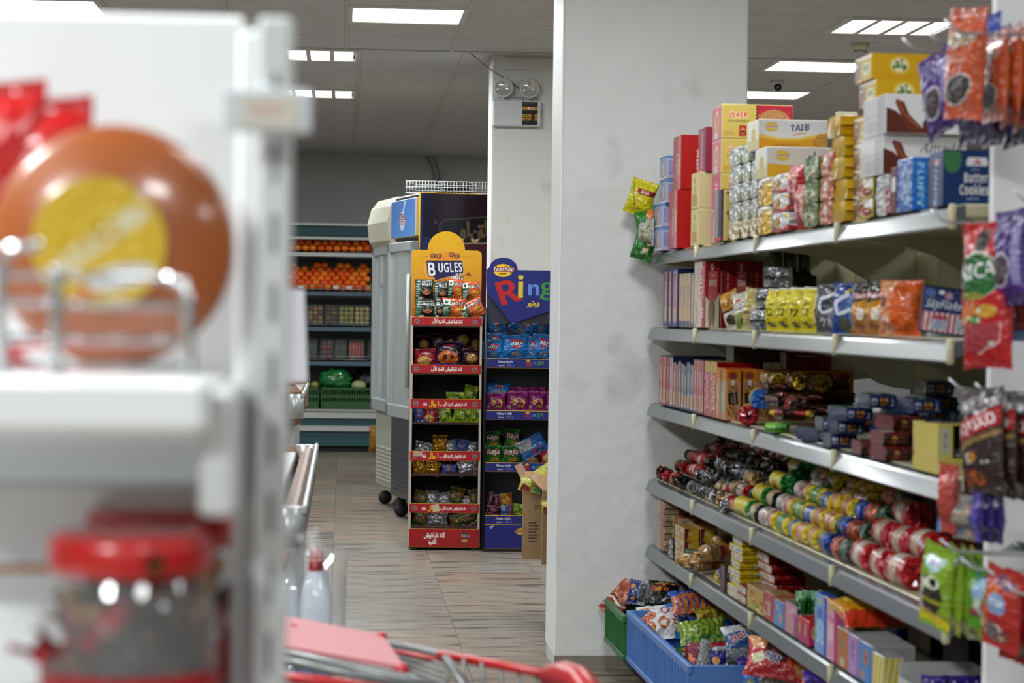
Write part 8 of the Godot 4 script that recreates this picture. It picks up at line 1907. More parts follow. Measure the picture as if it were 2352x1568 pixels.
	for k in 2:
		var x0: float = [-0.66, -0.185][k]
		var x1: float = [-0.20, 0.355][k]
		var cr := base("vegetable_crate", Vector3((x0 + x1) / 2.0, 0.387, z - 0.2))
		tag(cr, ["green slotted crate at the left of the fruit cabinet deck", "green slotted crate on the fruit cabinet deck, right of another"][k], "crate")
		var l := x1 - x0
		for e in [-1, 1]: piece("end_wall", bx(0.012, 0.2, 0.34, 0.003), gm, cr, Vector3(e * (l / 2.0 - 0.006), 0.1, 0))
		for e in [-1, 1]:
			piece("rim", bx(l, 0.03, 0.014, 0.003), gm, cr, Vector3(0, 0.185, e * 0.163))
			piece("band", bx(l, 0.07, 0.010, 0.002), gm, cr, Vector3(0, 0.035, e * 0.163))
			piece("band", bx(l, 0.035, 0.010, 0.002), gm, cr, Vector3(0, 0.115, e * 0.163))
			for j in int(l / 0.022): piece("slat", bx(0.008, 0.18, 0.008, 0.0), gm, cr, Vector3(-l / 2.0 + 0.022 * (j + 0.5), 0.1, e * 0.162))
		piece("bottom", bx(l, 0.01, 0.33, 0.0), gm, cr, Vector3(0, 0.006, 0))
	for k in 4: one("guava", ball([0.045, 0.05, 0.05, 0.042][k], 0.9), mat(Color(0.48, 0.52, 0.20), 0.45), "pale green fruit on top of the left crate, %s from the left" % NTH[k], "fruit", "pale fruit on the left crate", Vector3([-0.45, -0.39, -0.33, -0.24][k], 0.60, z - 0.14))
	one("green_sack", lump(0.15, 0.7, 61), mat(Color(0.10, 0.42, 0.20), 0.25, 0.0, 0.6), "shiny green plastic sack slumped on the right crate", "plastic sack", "", Vector3(-0.055, 0.655, z - 0.16), yaw(8))
	one("dark_sack", lump(0.17, 0.65, 64), mat(Color(0.05, 0.06, 0.06), 0.4), "dark sack behind the green one in the fruit cabinet", "plastic sack", "", Vector3(0.24, 0.65, z - 0.3), Basis(Vector3.BACK, 0.3))
	one("cauliflower", ball(0.07, 0.7), mat(Color(0.6, 0.62, 0.45), 0.7), "pale vegetable head between the sacks on the right crate", "vegetable", "", Vector3(0.16, 0.60, z - 0.12))
	# on the wall above
	var v := base("vent", Vector3(1.05, 2.44, -21.14))
	tag(v, "dark vent with a grey frame on the back wall above the fridges", "vent")
	piece("frame", Shape.new().box(Vector3(0, 0.08, 0), Vector3(0.36, 0.02, 0.05)).box(Vector3(0, -0.1, 0), Vector3(0.36, 0.02, 0.05)).box(Vector3(-0.17, 0, 0), Vector3(0.02, 0.18, 0.05)).box(Vector3(0.17, 0, 0), Vector3(0.02, 0.18, 0.05)).done(), mat(Color(0.55, 0.55, 0.53), 0.6), v)
	piece("opening", bx(0.33, 0.17, 0.02, 0.0), mat(Color(0.05, 0.05, 0.05), 0.8), v)
	for k in 2: one("wall_cable", Shape.new(true).tube([Vector3(0.78 + 0.07 * k, 2.77, -21.13), Vector3(0.83 + 0.05 * k, 2.70, -21.13), Vector3(0.86 + 0.05 * k, 2.6, -21.13), Vector3(0.86 + 0.05 * k, 2.54, -21.13)], 0.008, 6).done(), mat(Color(0.5, 0.5, 0.48), 0.6), "thin cable running down the back wall to the vent, %s" % ["left one", "right one"][k], "cable", "", Vector3.ZERO)

func fridge(called: String, label: String, near: Vector3, far: Vector3, h: float, deep: float, body: Color, head: String, side_art: String, foot: float) -> Node3D:
	var u := (near - far).normalized()
	var l := (near - far).length()
	var f := base(called, far, Basis(Vector3.UP.cross(u), Vector3.UP, u))   # x into the fridge, z towards its near end
	tag(f, label, "fridge")
	var m := mat(body, 0.35, 0.0, 0.3)
	var alu := mat(Color(0.62, 0.64, 0.64), 0.3, 0.4)
	var mid := l / 2.0
	piece("cabinet", Shape.new().box(Vector3(deep / 2.0 + 0.05, (h + foot) / 2.0 + 0.05, 0.012), Vector3(deep - 0.1, h - foot - 0.1, 0.02)).box(Vector3(deep - 0.02, (h + foot) / 2.0, mid), Vector3(0.04, h - foot, l)).box(Vector3(deep / 2.0, foot + 0.28, mid), Vector3(deep, 0.5, l), 0.01).box(Vector3(deep / 2.0, h - 0.14, mid), Vector3(deep - 0.02, 0.28, l), 0.01).done(), m, f)
	piece("near_wall", Shape.new().box(Vector3(deep / 2.0, (h + foot) / 2.0, l - 0.012), Vector3(deep, h - foot, 0.024), 0.004, {"front": uv(side_art), "top": uv("navy"), "side": uv("navy"), "right": uv("navy")}).done() if side_art else bx(deep, h - foot, 0.024, 0.004), printed(side_art, "card") if side_art else m, f, Vector3.ZERO if side_art else Vector3(deep / 2.0, (h + foot) / 2.0, l - 0.012))
	piece("lining", bx(0.01, h - foot - 0.8, l - 0.05, 0.0), mat(Color(0.62, 0.66, 0.66), 0.5), f, Vector3(deep - 0.05, (h + foot) / 2.0 + 0.15, mid))
	for k in 4:
		piece("shelf", bx(deep - 0.14, 0.006, l - 0.06, 0.0), mat(Color(0.7, 0.72, 0.7), 0.4), f, Vector3(deep / 2.0, foot + 0.62 + 0.27 * k, mid))
		piece("bottle_row", Shape.new().box(Vector3(deep / 2.0, foot + 0.70 + 0.27 * k, mid), Vector3(0.2, 0.15, l - 0.12), 0.02).done(), mat([Color(0.5, 0.45, 0.2), Color(0.55, 0.55, 0.5), Color(0.3, 0.12, 0.1), Color(0.12, 0.3, 0.3)][k], 0.5), f)
	var door := Node3D.new()
	door.name = "door"
	f.add_child(door, true)
	var d0 := foot + 0.53
	var d1 := h - 0.29
	var fr := Shape.new()
	for e in [0, 1]:
		fr.box(Vector3(-0.02, (d0 + d1) / 2.0, 0.03 + (l - 0.06) * e), Vector3(0.04, d1 - d0, 0.06), 0.006)
		fr.box(Vector3(-0.02, [d0 + 0.04, d1 - 0.03][e], mid), Vector3(0.04, 0.08 if e == 0 else 0.06, l), 0.006)
	piece("door_frame", fr.done(), alu, door)
	piece("pane", bx(0.008, d1 - d0 - 0.1, l - 0.1, 0.0), glass(Color(0.85, 0.92, 0.92), 0.14), door, Vector3(-0.02, (d0 + d1) / 2.0, mid))
	piece("handle", bar(Vector3(-0.055, d0 + 0.2, l - 0.04), Vector3(-0.055, d1 - 0.2, l - 0.04), 0.012), alu, door)
	piece("light_box", Shape.new().box(Vector3(-0.005, h - 0.145, mid), Vector3(0.03, 0.23, l - 0.04), 0.004, {"side": uv(head)}).done(), printed(head, "card"), f)
	for j in 9: piece("vent_slat", bx(0.008, 0.008, l - 0.16, 0.0), mat(body.lightened(0.12), 0.4), f, Vector3(-0.004, foot + 0.08 + 0.026 * j, mid))
	for e in [0.1, l - 0.1]:
		for q in [0.05, deep - 0.08]: piece("castor", Shape.new(true).lathe([Vector2(0, -0.018), Vector2(0.042, -0.018), Vector2(0.046, 0), Vector2(0.042, 0.018), Vector2(0, 0.018)], 14).done(), mat(Color(0.03, 0.03, 0.03), 0.6), f, Vector3(q, 0.046, e), Basis(Vector3.RIGHT, PI / 2))
	return f

func far_things() -> void:
	fruit_cabinet()
	fridge("display_fridge", "navy glass-door fridge with a maroon side and Arabic lettering behind the red rack", Vector3(0.455, 0, -13.25), Vector3(0.315, 0, -13.93), 2.0, 0.56, Color(0.03, 0.04, 0.13), "fridge_lightbox", "fridge_side", 0.1)
	fridge("display_fridge", "pale fridge with a curved white head beyond the navy one", Vector3(0.355, 0, -14.15), Vector3(0.235, 0, -14.85), 2.0, 0.56, Color(0.6, 0.6, 0.55), "cooler_head", "", 0.1)
	var nf: Node3D = get_node("display_fridge_001")
	var o := PackedVector2Array()
	for p in [[0.0, 0.0], [0.10, 0.02], [0.10, 0.34], [0.0, 0.36], [-0.05, 0.3], [-0.075, 0.2], [-0.06, 0.08]]: o.append(Vector2(p[0], p[1]))
	var sh := Shape.new()
	sh.slab(o, 0.7)
	piece("curved_head", sh.done(), mat(Color(0.66, 0.65, 0.58), 0.4), nf, Vector3(0.0, 1.66, 0.0))
	fridge("display_fridge", "dark blue cooler farthest along the fridge row", Vector3(0.30, 0, -16.3), Vector3(0.27, 0, -16.9), 1.75, 0.5, Color(0.02, 0.05, 0.2), "cooler_head", "", 0.1)
	one("yellow_bag", pillow(0.10, 0.22, 0.08, uv("yellow"), uv("yellow"), {"seed": 77}), mat(Color(0.5, 0.34, 0.03), 0.4), "yellow plastic bag hanging by the dark blue cooler", "plastic bag", "", at(862, 1008, 17.2))
	# wire baskets on the navy fridge
	var wm := mat(Color(0.72, 0.73, 0.72), 0.4)
	for k in 3:
		var b := base("wire_basket", Vector3(0.50 + 0.19 * k, 2.0, -13.52), yaw(-11))
		tag(b, "white wire basket stored on top of the navy fridge, %s" % ["left", "middle", "right half hidden by the pillar"][k], "wire basket", "wire baskets on the navy fridge")
		for y in [0.0, 0.035, 0.07]: piece("hoop", Shape.new(true).tube([Vector3(-0.09, y, -0.2), Vector3(0.09, y, -0.2), Vector3(0.09, y, 0.2), Vector3(-0.09, y, 0.2)], 0.003, 5, true).done(), wm, b)
		for j in 10: piece("wire", bar(Vector3(-0.085 + 0.019 * j, 0.002, 0.2), Vector3(-0.085 + 0.019 * j, 0.07, 0.2), 0.002, 5), wm, b)
	# island freezers on the left
	var wood := printed("woodgrain", "card")
	var alu := mat(Color(0.6, 0.61, 0.61), 0.3, 0.4)
	for k in 2:
		var f := base("island_freezer", Vector3(-0.60 if k == 0 else -0.55, 0, -6.0 if k == 0 else -9.7))
		tag(f, ["low island freezer with a wood-grain bumper, left of the aisle", "farther island freezer end with a wood-grain panel"][k], "freezer")
		var l := 2.3 if k == 0 else 1.3
		var top := 0.85 if k == 0 else 0.94
		var rx := 0.52 if k == 0 else 0.39
		piece("body", bx(rx * 2 - 0.06, top - 0.14, l - 0.06, 0.03), mat(Color(0.55, 0.56, 0.56), 0.4), f, Vector3(0, top / 2.0 - 0.02, 0))
		for e in [-1, 1]:
			piece("bumper", Shape.new().box(Vector3(e * (rx - 0.02), top - 0.05, 0), Vector3(0.05, 0.09, l), 0.02, {"all": uv("woodgrain")}).done(), wood, f)
			piece("bumper_rail", bx(0.012, 0.02, l + 0.01, 0.004), alu, f, Vector3(e * (rx + 0.004), top - 0.005, 0))
			piece("end_bumper", Shape.new().box(Vector3(0, top - 0.05, e * (l / 2.0 - 0.02)), Vector3(rx * 2, 0.16 if k else 0.09, 0.05), 0.02, {"all": uv("woodgrain")}).done(), wood, f)
			piece("corner", Shape.new(true).lathe([Vector2(0.0, -0.1), Vector2(0.036, -0.1), Vector2(0.036, 0.0), Vector2(0.0, 0.0)], 14).done(), alu, f, Vector3(rx - 0.028, top, e * (l / 2.0 - 0.02)))
		piece("lid", bx(rx * 2 - 0.12, 0.02, l - 0.12, 0.004), mat(Color(0.6, 0.62, 0.62), 0.25), f, Vector3(0, top - 0.03, 0))
		piece("lid_frame", bx(0.03, 0.014, l - 0.2, 0.003), alu, f, Vector3(rx - 0.13, top - 0.012, 0))
	# emergency lamp on the far pillar
	var e := base("emergency_lamp", Vector3(0.985, 2.43, -12.72))
	tag(e, "white emergency lamp box with two round lamp heads and a black and yellow label", "emergency lamp")
	var white := mat(Color(0.68, 0.69, 0.69), 0.4)
	piece("box", bx(0.275, 0.152, 0.05, 0.006), white, e, Vector3(0, 0, 0.025))
	piece("label", Shape.new().box(Vector3(0.075, 0, 0.052), Vector3(0.088, 0.132, 0.002), 0.0, {"front": uv("lamp_label")}).done(), printed("lamp_label", "card"), e)
	piece("indicator_light", bx(0.008, 0.007, 0.004, 0.001), glow(Color(1, 0.15, 0.1), 3.0), e, Vector3(0.066, 0.031, 0.054))
	piece("handle_loop", Shape.new(true).tube([Vector3(-0.05, 0.076, 0.02), Vector3(-0.045, 0.096, 0.02), Vector3(0.03, 0.096, 0.02), Vector3(0.035, 0.076, 0.02)], 0.004, 6).done(), white, e)
	for k in 2:
		var hd := Node3D.new()
		hd.name = "lamp_head"
		e.add_child(hd, true)
		hd.position = Vector3(-0.076 + 0.15 * k, 0.148 - 0.002 * k, 0.03)
		hd.basis = Basis(Vector3.RIGHT, 0.15) * yaw(-8)
		piece("shell", Shape.new(true).lathe([Vector2(0.03, -0.03), Vector2(0.052, -0.01), Vector2(0.057, 0.02), Vector2(0.055, 0.028), Vector2(0.046, 0.03), Vector2(0.045, 0.022)], 28, Vector3.ZERO, Basis(Vector3.RIGHT, PI / 2)).done(), white, hd)
		piece("reflector", Shape.new(true).lathe([Vector2(0.001, 0.004), Vector2(0.03, 0.012), Vector2(0.046, 0.026)], 12, Vector3.ZERO, Basis(Vector3.RIGHT, PI / 2)).done(), mat(Color(0.7, 0.7, 0.68), 0.12, 0.9), hd)
		piece("lens", Shape.new(true).lathe([Vector2(0.046, 0.028), Vector2(0.03, 0.034), Vector2(0.001, 0.036)], 24, Vector3.ZERO, Basis(Vector3.RIGHT, PI / 2)).done(), glass(Color(0.9, 0.9, 0.88), 0.2), hd)
		piece("stalk", bar(Vector3(0, -0.078, -0.01), Vector3(0, -0.05, 0), 0.007), white, hd)
	one("lamp_cable", Shape.new(true).tube([at(1078, 120, 12.68), at(1120, 155, 12.70), at(1160, 181, 12.71), at(1196, 205, 12.71)], 0.003, 6).done(), mat(Color(0.45, 0.44, 0.42), 0.6), "thin cable slanting from the ceiling to the emergency lamp", "cable", "", Vector3.ZERO)
	one("lamp_cable", Shape.new(true).tube([at(1228, 222, 12.70), at(1240, 236, 12.70), at(1243, 258, 12.71), at(1239, 282, 12.715)], 0.004, 6).done(), mat(Color(0.45, 0.44, 0.42), 0.6), "short cable curling down beside the emergency lamp box", "cable", "", Vector3.ZERO)
	# on the ceiling
	var p := down(1976, 100, CEIL)
	var d := base("smoke_detector", Vector3(p.x, CEIL, p.z))
	tag(d, "cream smoke detector under the ceiling below the four-pane light", "smoke detector")
	piece("housing", Shape.new(true).lathe([Vector2(0.0, -0.048), Vector2(0.032, -0.048), Vector2(0.036, -0.03), Vector2(0.044, -0.026), Vector2(0.052, -0.006), Vector2(0.052, 0.0)], 24).done(), mat(Color(0.68, 0.66, 0.55), 0.5), d)
	for k in 2: piece("slot", Shape.new(true).lathe([Vector2(0.0355, -0.046 + 0.007 * k), Vector2(0.0365, -0.043 + 0.007 * k)], 24).done(), mat(Color(0.05, 0.05, 0.05), 0.7), d)
	p = down(1785, 184, CEIL)
	d = base("dome_camera", Vector3(p.x, CEIL, p.z))
	tag(d, "white dome camera under the ceiling right of the pillar", "security camera")
	piece("housing", Shape.new(true).lathe([Vector2(0.0, -0.06), Vector2(0.025, -0.056), Vector2(0.04, -0.03), Vector2(0.046, 0.0)], 20).done(), mat(Color(0.66, 0.66, 0.64), 0.4), d)
	piece("lens", ball(0.027, 1.0, 16), mat(Color(0.03, 0.03, 0.03), 0.15), d, Vector3(0, -0.046, 0.022))
	piece("eye", ball(0.008), mat(Color(0.3, 0.32, 0.34), 0.1), d, Vector3(-0.004, -0.048, 0.045))
	# cartons behind the near pillar
	var deck := base("shelf_deck", Vector3(1.11, 0.0, -8.85))
	tag(deck, "low grey shelf deck behind the near pillar carrying cartons", "shelving")
	piece("deck", bx(0.44, 0.03, 1.0, 0.004), mat(Color(0.4, 0.4, 0.4), 0.5), deck, Vector3(0.03, 0.25, 0))
	for q in [[-0.1, -0.4], [-0.1, 0.4], [0.2, -0.4], [0.2, 0.4]]: piece("leg", bar(Vector3(q[0], 0, q[1]), Vector3(q[0], 0.24, q[1]), 0.015), mat(Color(0.3, 0.3, 0.3), 0.5), deck)
	var boxes := [[0.775, -9.18, 0.08, "kraftbox", "farthest, opened"], [0.838, -8.98, 0.055, "kraftbox_b", "middle one, opened"], [0.875, -8.80, 0.085, "kraftbox", "nearest, cut by the pillar"]]
	for k in 3:
		var q: Array = boxes[k]
		var h: float = [0.315, 0.30, 0.29][k]
		var bb := base("carton", Vector3(q[0] + 0.1, 0.266, q[1]), yaw(-14))
		tag(bb, "brown cardboard carton of chip bags behind the near pillar, %s" % q[4], "carton")
		piece("walls", Shape.new().box(Vector3(0, h / 2, 0.09), Vector3(0.2, h, 0.004), 0.0, {"front": uv(q[3])}).box(Vector3(0, h / 2, -0.09), Vector3(0.2, h, 0.004), 0.0, {"all": uv("kraft")}).box(Vector3(-0.1, h / 2, 0), Vector3(0.004, h, 0.18), 0.0, {"side": uv(q[3]), "right": uv("kraft")}).box(Vector3(0.1, h / 2, 0), Vector3(0.004, h, 0.18), 0.0, {"all": uv("kraft")}).box(Vector3(0, 0.002, 0), Vector3(0.2, 0.004, 0.18), 0.0, {"all": uv("kraft")}).done(), printed(q[3], "paper"), bb)
		piece("flap", Shape.new().box(Vector3(0.0, 0.035, 0.0), Vector3(0.2, 0.07, 0.003), 0.0, {"all": uv("kraft")}).done(), printed("kraft", "paper"), bb, Vector3(0, h, 0.09), Basis(Vector3.RIGHT, [-0.9, -0.7, 0.9][k]))
		piece("flap", Shape.new().box(Vector3(0.0, 0.04, 0.0), Vector3(0.003, 0.08, 0.18), 0.0, {"all": uv("kraft")}).done(), printed("kraft", "paper"), bb, Vector3(-0.1, h, 0), Basis(Vector3.BACK, [0.5, 0.8, -0.3][k]))
	for k in 3: bag_on("chipbag_yellow", "lime", "yellow-green chip bag in the opened cartons behind the pillar, %s" % ["lying over the farthest carton", "standing beside it at the pillar", "low one in the middle carton"][k], "", [1192, 1224, 1243][k], [1096, 1066, 1148][k], [1246, 1290, 1275][k], [1130, 1112, 1176][k], [9.05, 9.15, 8.9][k], [-0.2, 0.6, 0.1][k], 0.3, 420 + k)

# ---------- the near left: shelf end, cart, water ----------
func near_things() -> void:
	var z := 1.6
	var white := mat(Color(0.82, 0.83, 0.83), 0.45)
	var post_m := mat(Color(0.74, 0.75, 0.75), 0.35, 0.2)
	var a := at(540, 20, z)
	var s := base("shelf_end", Vector3(-0.25, 0, -z))
	tag(s, "blurred white shelf end in the left foreground with slotted post and lipped shelves", "shelving")
	var put := func(called: String, m: Material, x0: float, y0: float, x1: float, y1: float, zc: float, d: float, bev := 0.004) -> Node3D:
		var p := at(x0, y0, -zc)
		var q := at(x1, y1, -zc)
		return piece(called, bx(absf(q.x - p.x), absf(p.y - q.y), d, bev), m, s, (p + q) / 2.0 - s.position)
	put.call("back_board", white, -420, 16, 545, 1900, -1.74, 0.012)
	var post: Node3D = put.call("slotted_post", post_m, 592, 42, 648, 2300, -1.60, 0.03)
	put.call("post_flange", white, 548, 70, 592, 2300, -1.62, 0.02)
	var slot := bx(0.0055, 0.030, 0.004, 0.001)
	var dark := mat(Color(0.35, 0.37, 0.38), 0.6)
	for k in 13: piece("slot", slot, dark, post, Vector3(0.001, 0.30 - 0.05 * k, 0.0135))
	put.call("lip", white, -420, 858, 478, 1000, -1.44, 0.014, 0.006)
	put.call("shelf", white, -420, 862, 500, 885, -1.58, 0.28)
	put.call("bracket", post_m, 486, 880, 560, 1150, -1.59, 0.26)
	put.call("lower_board", white, -420, 1735, 560, 1760, -1.58, 0.3)
	# round cake in a clear pack
	var c := at(262, 565, 1.58)
	var cake := base("cake_pack", Vector3(c.x, c.y, c.z), Basis(Vector3.UP, 0.05))
	tag(cake, "round brown cake pack with a yellow round label standing behind the wire guard", "cake pack")
	var br := mat(Color(0.55, 0.29, 0.13), 0.3, 0.0, 0.7)
	var turn := Basis(Vector3.RIGHT, PI / 2)
	piece("cake", Shape.new(true).lathe([Vector2(0.0, -0.02), Vector2(0.078, -0.02), Vector2(0.085, -0.012), Vector2(0.085, 0.008), Vector2(0.079, 0.018), Vector2(0.03, 0.024), Vector2(0.0, 0.025)], 40, Vector3.ZERO, turn).done(), br, cake)
	var disc := PackedVector2Array()
	for k in 36: disc.append(Vector2(0.0465 * cos(TAU * k / 36), 0.0465 * sin(TAU * k / 36)))
	piece("round_label", Shape.new().slab(disc, 0.002, uv("cake_label"), uv("yellow")).done(), printed("cake_label", "film"), cake, Vector3(-0.009, 0.001, 0.0255))
	# red packs behind it
	for k in 2:
		var q := at([20, 95][k], [340, 380][k], 1.66)
		one("red_pack", pillow(0.062 + 0.02 * k, 0.10, 0.03, uv("red"), uv("red"), {"seed": 93 + k, "wrinkle": 0.15}), mat(Color(0.68, 0.05, 0.06), 0.3, 0.0, 0.4), "glossy red pack behind the round cake, %s" % ["taller, at the left edge", "lower, right of the other"][k], "snack pack", "", q, Basis(Vector3.BACK, 0.08))
	one("red_pack", pillow(0.03, 0.02, 0.012, uv("red"), uv("red"), {"seed": 98}), mat(Color(0.7, 0.04, 0.08), 0.3), "small red corner showing low behind the wire guard", "snack pack", "", at(18, 822, 1.53))
	# wire guard
	var wg := base("wire_guard", at(220, 720, 1.455))
	tag(wg, "chrome wire guard along the front of the upper left shelf", "wire guard")
	var chrome := mat(Color(0.8, 0.81, 0.82), 0.18, 0.9)
	for k in 4: piece("rail_wire", bar(at(-60, [628, 692, 775, 838][k], 1.45) - wg.position, at(412, [640, 702, 783, 844][k], 1.45) - wg.position, 0.0026, 8), chrome, wg)
	for q in [[2, 95, 560], [128, 128, 612], [432, 380, 640]]:
		var pts := []
		for k in [[q[0], 870], [q[0], q[2] + 50], [q[0] + (q[1] - q[0]) * 0.25, q[2] + 12], [q[1], q[2]]]:
			pts.append(at(k[0], k[1], 1.447) - wg.position)
		piece("upright_wire", Shape.new(true).tube(pts, 0.0042, 8).done(), chrome, wg)
	# price tag on the post
	var t := base("price_tag", at(612, 255, 1.55))
	tag(t, "blurred price card in a clear holder on the white post", "price tag")
	piece("holder", bx(0.062, 0.030, 0.003, 0.002), mat(Color(0.72, 0.74, 0.75), 0.3), t)
	piece("card", Shape.new().box(Vector3(0.002, -0.001, 0.003), Vector3(0.040, 0.022, 0.001), 0.0, {"front": uv("price_tag")}).done(), printed("price_tag", "paper"), t)
	piece("clip", bx(0.012, 0.04, 0.02, 0.003), post_m, t, Vector3(0.0, 0, -0.012))
	# jars with red lids, a white carton behind
	one("white_carton", bx(0.29, 0.066, 0.05, 0.004), white, "white carton behind the red-lidded jars on the lower left shelf", "carton", "", at(60, 1200, 1.705))
	one("paper_strip", bx(0.09, 0.004, 0.02, 0.001), mat(Color(0.62, 0.42, 0.22), 0.6), "thin brown strip below the white carton at the left edge", "strip", "", at(40, 1306, 1.6))
	for k in 2:
		var q := at([300, 372][k], [1262, 1205][k], [1.53, 1.66][k])
		var j := base("sweet_jar", q - Vector3(0, 0.145, 0))
		tag(j, "clear jar of dark sweets with a red lid, %s" % ["front one", "behind and to the right"][k], "jar")
		var r := 0.052
		piece("glass_wall", Shape.new(true).lathe([Vector2(0.0, 0.0), Vector2(r + 0.004, 0.0), Vector2(r + 0.008, 0.01), Vector2(r + 0.008, 0.10), Vector2(r, 0.122), Vector2(r - 0.004, 0.132)], 36).done(), glass(Color(0.9, 0.9, 0.9), 0.10), j)
		piece("lid", Shape.new(true).lathe([Vector2(r + 0.001, 0.130), Vector2(r + 0.004, 0.131), Vector2(r + 0.004, 0.152), Vector2(r, 0.157), Vector2(r - 0.006, 0.157), Vector2(r - 0.012, 0.155), Vector2(0.0, 0.155)], 36).done(), mat(Color(0.68, 0.04, 0.04), 0.35, 0.0, 0.3), j)
		piece("label", Shape.new(true).lathe([Vector2(r + 0.009, 0.01), Vector2(r + 0.009, 0.066)], 36, Vector3.ZERO, yaw(150), uv("jar_label")).done(), printed("jar_label", "film"), j)
		var g := rnd(50 + k)
		for n in 46:
			var ang := g.randf() * TAU
			var rad := 0.043 * sqrt(g.randf_range(0.5, 1.0))
			var kind := n % 4
			piece("sweet", roll_mesh(["candy_red", "candy_black", "candy_brown", "candy_black"][kind], ["fold_red2", "fold_black", "fold_goldtan", "fold_bronze"][kind], 0.009, 0.02, 1, n % 3), printed("candy_red", "foil"), j, Vector3(rad * cos(ang), 0.05 + 0.06 * g.randf(), rad * sin(ang)), Basis.from_euler(Vector3(g.randf() * 6, g.randf() * 6, 0)))
	# white sheet hanging past the post
	var sheet := PackedVector2Array()
	for p in [[-0.06, -0.06], [0.024, -0.059], [0.018, 0.065], [-0.06, 0.066]]: sheet.append(Vector2(p[0], p[1]))
	one("notice_sheet", Shape.new().slab(sheet, 0.004).done(), mat(Color(0.66, 0.66, 0.68), 0.6), "white sheet hanging behind the slotted post beside the fruit trays", "sheet", "", at(667, 775, 3.0))
	# water packs
	var pet := glass(Color(0.82, 0.86, 0.9), 0.22)
	var film := glass(Color(0.9, 0.92, 0.95), 0.05)
	var cap := mat(Color(0.45, 0.03, 0.07), 0.4)
	for k in 2:
		var w := base("water_pack", Vector3(-0.21, [0.49, 0.16][k], -4.45))
		tag(w, ["shrink-wrapped pack of water bottles with dark red caps behind the cart", "lower water pack under the visible one"][k], "water pack")
		var bottle := Shape.new(true).lathe([Vector2(0.0, 0.0), Vector2(0.031, 0.0), Vector2(0.033, 0.02), Vector2(0.031, 0.09), Vector2(0.033, 0.16), Vector2(0.032, 0.21), Vector2(0.024, 0.25), Vector2(0.013, 0.275), Vector2(0.012, 0.285)], 18).done()
		var ring := Shape.new(true).lathe([Vector2(0.0335, 0.07), Vector2(0.0335, 0.13)], 18).done()
		var lid := Shape.new(true).lathe([Vector2(0.014, 0.28), Vector2(0.014, 0.298), Vector2(0.012, 0.3), Vector2(0.0, 0.3)], 14).done()
		for i in 6:
			for jj in 4:
				var bt := Node3D.new()
				bt.name = "bottle"
				w.add_child(bt, true)
				bt.position = Vector3(-0.18 + 0.069 * i, 0.002, 0.105 - 0.07 * jj)
				piece("shell", bottle, pet, bt)
				piece("label", ring, mat(Color(0.32, 0.40, 0.58), 0.4), bt)
				piece("cap", lid, cap, bt)
		piece("shrink_film", pillow(0.47, 0.33, 0.31, uv("white"), uv("white"), {"seed": 33 + k, "full": 5.0, "nx": 26, "ny": 20, "wrinkle": 0.12, "waist": 0.02}), film, w, Vector3(-0.005, 0.152, 0))
		if k == 0: piece("film_knot", pillow(0.05, 0.06, 0.03, uv("white"), uv("white"), {"seed": 37, "wrinkle": 0.4}), film, w, Vector3(0.155, 0.325, 0.02), Basis(Vector3.BACK, 0.4))
	one("pallet_block", bx(0.44, 0.155, 0.28, 0.004), mat(Color(0.4, 0.33, 0.25), 0.8), "low block carrying the water packs, hidden behind the cart", "block", "", Vector3(-0.21, 0.079, -4.45))
	# shopping cart: rims, wire basket, red flap
	var k0 := base("shopping_cart", Vector3(0.05, 0, -3.6))
	tag(k0, "grey wire shopping cart with red rods, red handle end and a pinkish red flap", "shopping cart")
	var red := mat(Color(0.62, 0.04, 0.04), 0.35)
	var grey := mat(Color(0.40, 0.41, 0.41), 0.35, 0.4)
	var L := func(px: float, py: float, d: float) -> Vector3: return at(px, py, d) - k0.position
	piece("red_rod", Shape.new(true).tube([L.call(1010, 1503, 3.75), L.call(1150, 1527, 3.62), L.call(1285, 1552, 3.5)], 0.0078, 10).done(), red, k0)
	piece("red_rod", Shape.new(true).tube([L.call(640, 1552, 3.3), L.call(760, 1566, 3.3), L.call(900, 1586, 3.3)], 0.008, 10).done(), red, k0)
	piece("red_rod", Shape.new(true).tube([L.call(880, 1490, 3.9), L.call(1020, 1516, 3.75)], 0.004, 8).done(), red, k0)
	piece("rim", Shape.new(true).tube([L.call(880, 1479, 3.95), L.call(950, 1490, 3.85), L.call(1020, 1506, 3.75), L.call(1030, 1520, 3.7), L.call(1085, 1600, 3.6)], 0.0075, 8).done(), grey, k0)
	piece("rim", Shape.new(true).tube([L.call(640, 1498, 3.5), L.call(800, 1530, 3.45), L.call(940, 1560, 3.4), L.call(1000, 1580, 3.4)], 0.0085, 8).done(), grey, k0)
	piece("rim", Shape.new(true).tube([L.call(640, 1516, 3.4), L.call(800, 1546, 3.35), L.call(960, 1580, 3.35)], 0.007, 8).done(), grey, k0)
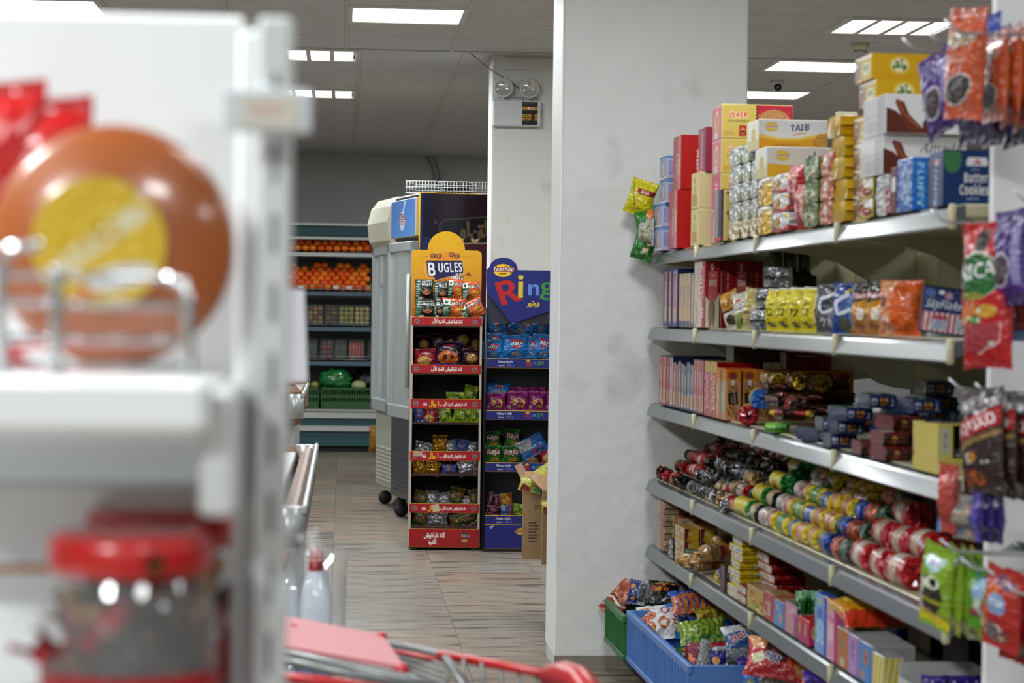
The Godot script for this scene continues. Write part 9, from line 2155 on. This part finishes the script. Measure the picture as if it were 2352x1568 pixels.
	for j in 7: piece("bottom_wire", bar(L.call(900, 1496 + 10 * j, 3.95), L.call(1040 - 4 * j, 1530 + 13 * j, 3.7), 0.0034, 6), grey, k0)
	for j in 6: piece("side_wire", bar(L.call(1065 + 42 * j, 1512 + 8 * j, 3.68 - 0.03 * j), L.call(1075 + 42 * j, 1640, 3.66 - 0.03 * j), 0.0034, 6), grey, k0)
	for j in 5: piece("front_wire", bar(L.call(680 + 44 * j, 1506 + 8 * j, 3.5), L.call(676 + 44 * j, 1640, 3.5), 0.003, 6), grey, k0)
	var fl := PackedVector3Array([L.call(655, 1420, 3.95), L.call(880, 1466, 3.9), L.call(930, 1540, 3.45), L.call(650, 1490, 3.5)])
	var up := Vector3(0, 0.006, 0)
	piece("flap", Shape.new().quad_(fl, up).done(), mat(Color(0.66, 0.36, 0.38), 0.5), k0)
	for q in [[876, 1464, 3.88], [924, 1538, 3.45], [672, 1446, 3.8]]: piece("knob", ball(0.011, 1.0), red, k0, L.call(q[0], q[1], q[2]))
	piece("handle_end", Shape.new(true).tube([L.call(1268, 1556, 3.5), L.call(1300, 1550, 3.45), L.call(1330, 1560, 3.4), L.call(1352, 1590, 3.35), L.call(1360, 1640, 3.3)], 0.022, 12).done(), red, k0)
	for j in 4:
		var p: Vector3 = [Vector3(-0.12, 0, 0.15), Vector3(0.2, 0, 0.15), Vector3(-0.12, 0, -0.2), Vector3(0.2, 0, -0.2)][j]
		piece("leg", bar(p + Vector3(0, 0.1, 0), p + Vector3(0, 0.62, 0), 0.01), grey, k0)
		piece("wheel", Shape.new(true).lathe([Vector2(0, -0.012), Vector2(0.05, -0.012), Vector2(0.055, 0), Vector2(0.05, 0.012), Vector2(0, 0.012)], 16, Vector3.ZERO, Basis(Vector3.BACK, PI / 2)).done(), mat(Color(0.06, 0.06, 0.06), 0.6), k0, p + Vector3(0, 0.055, 0))

func _ready() -> void:
	camera_and_light()
	textures()
	paint_arts()
	build_room()
	build_gondola()
	top_shelf()
	second_shelf()
	third_shelf()
	fourth_shelf()
	fifth_shelf()
	bins()
	hook_bay()
	red_rack()
	blue_rack()
	far_things()
	near_things()
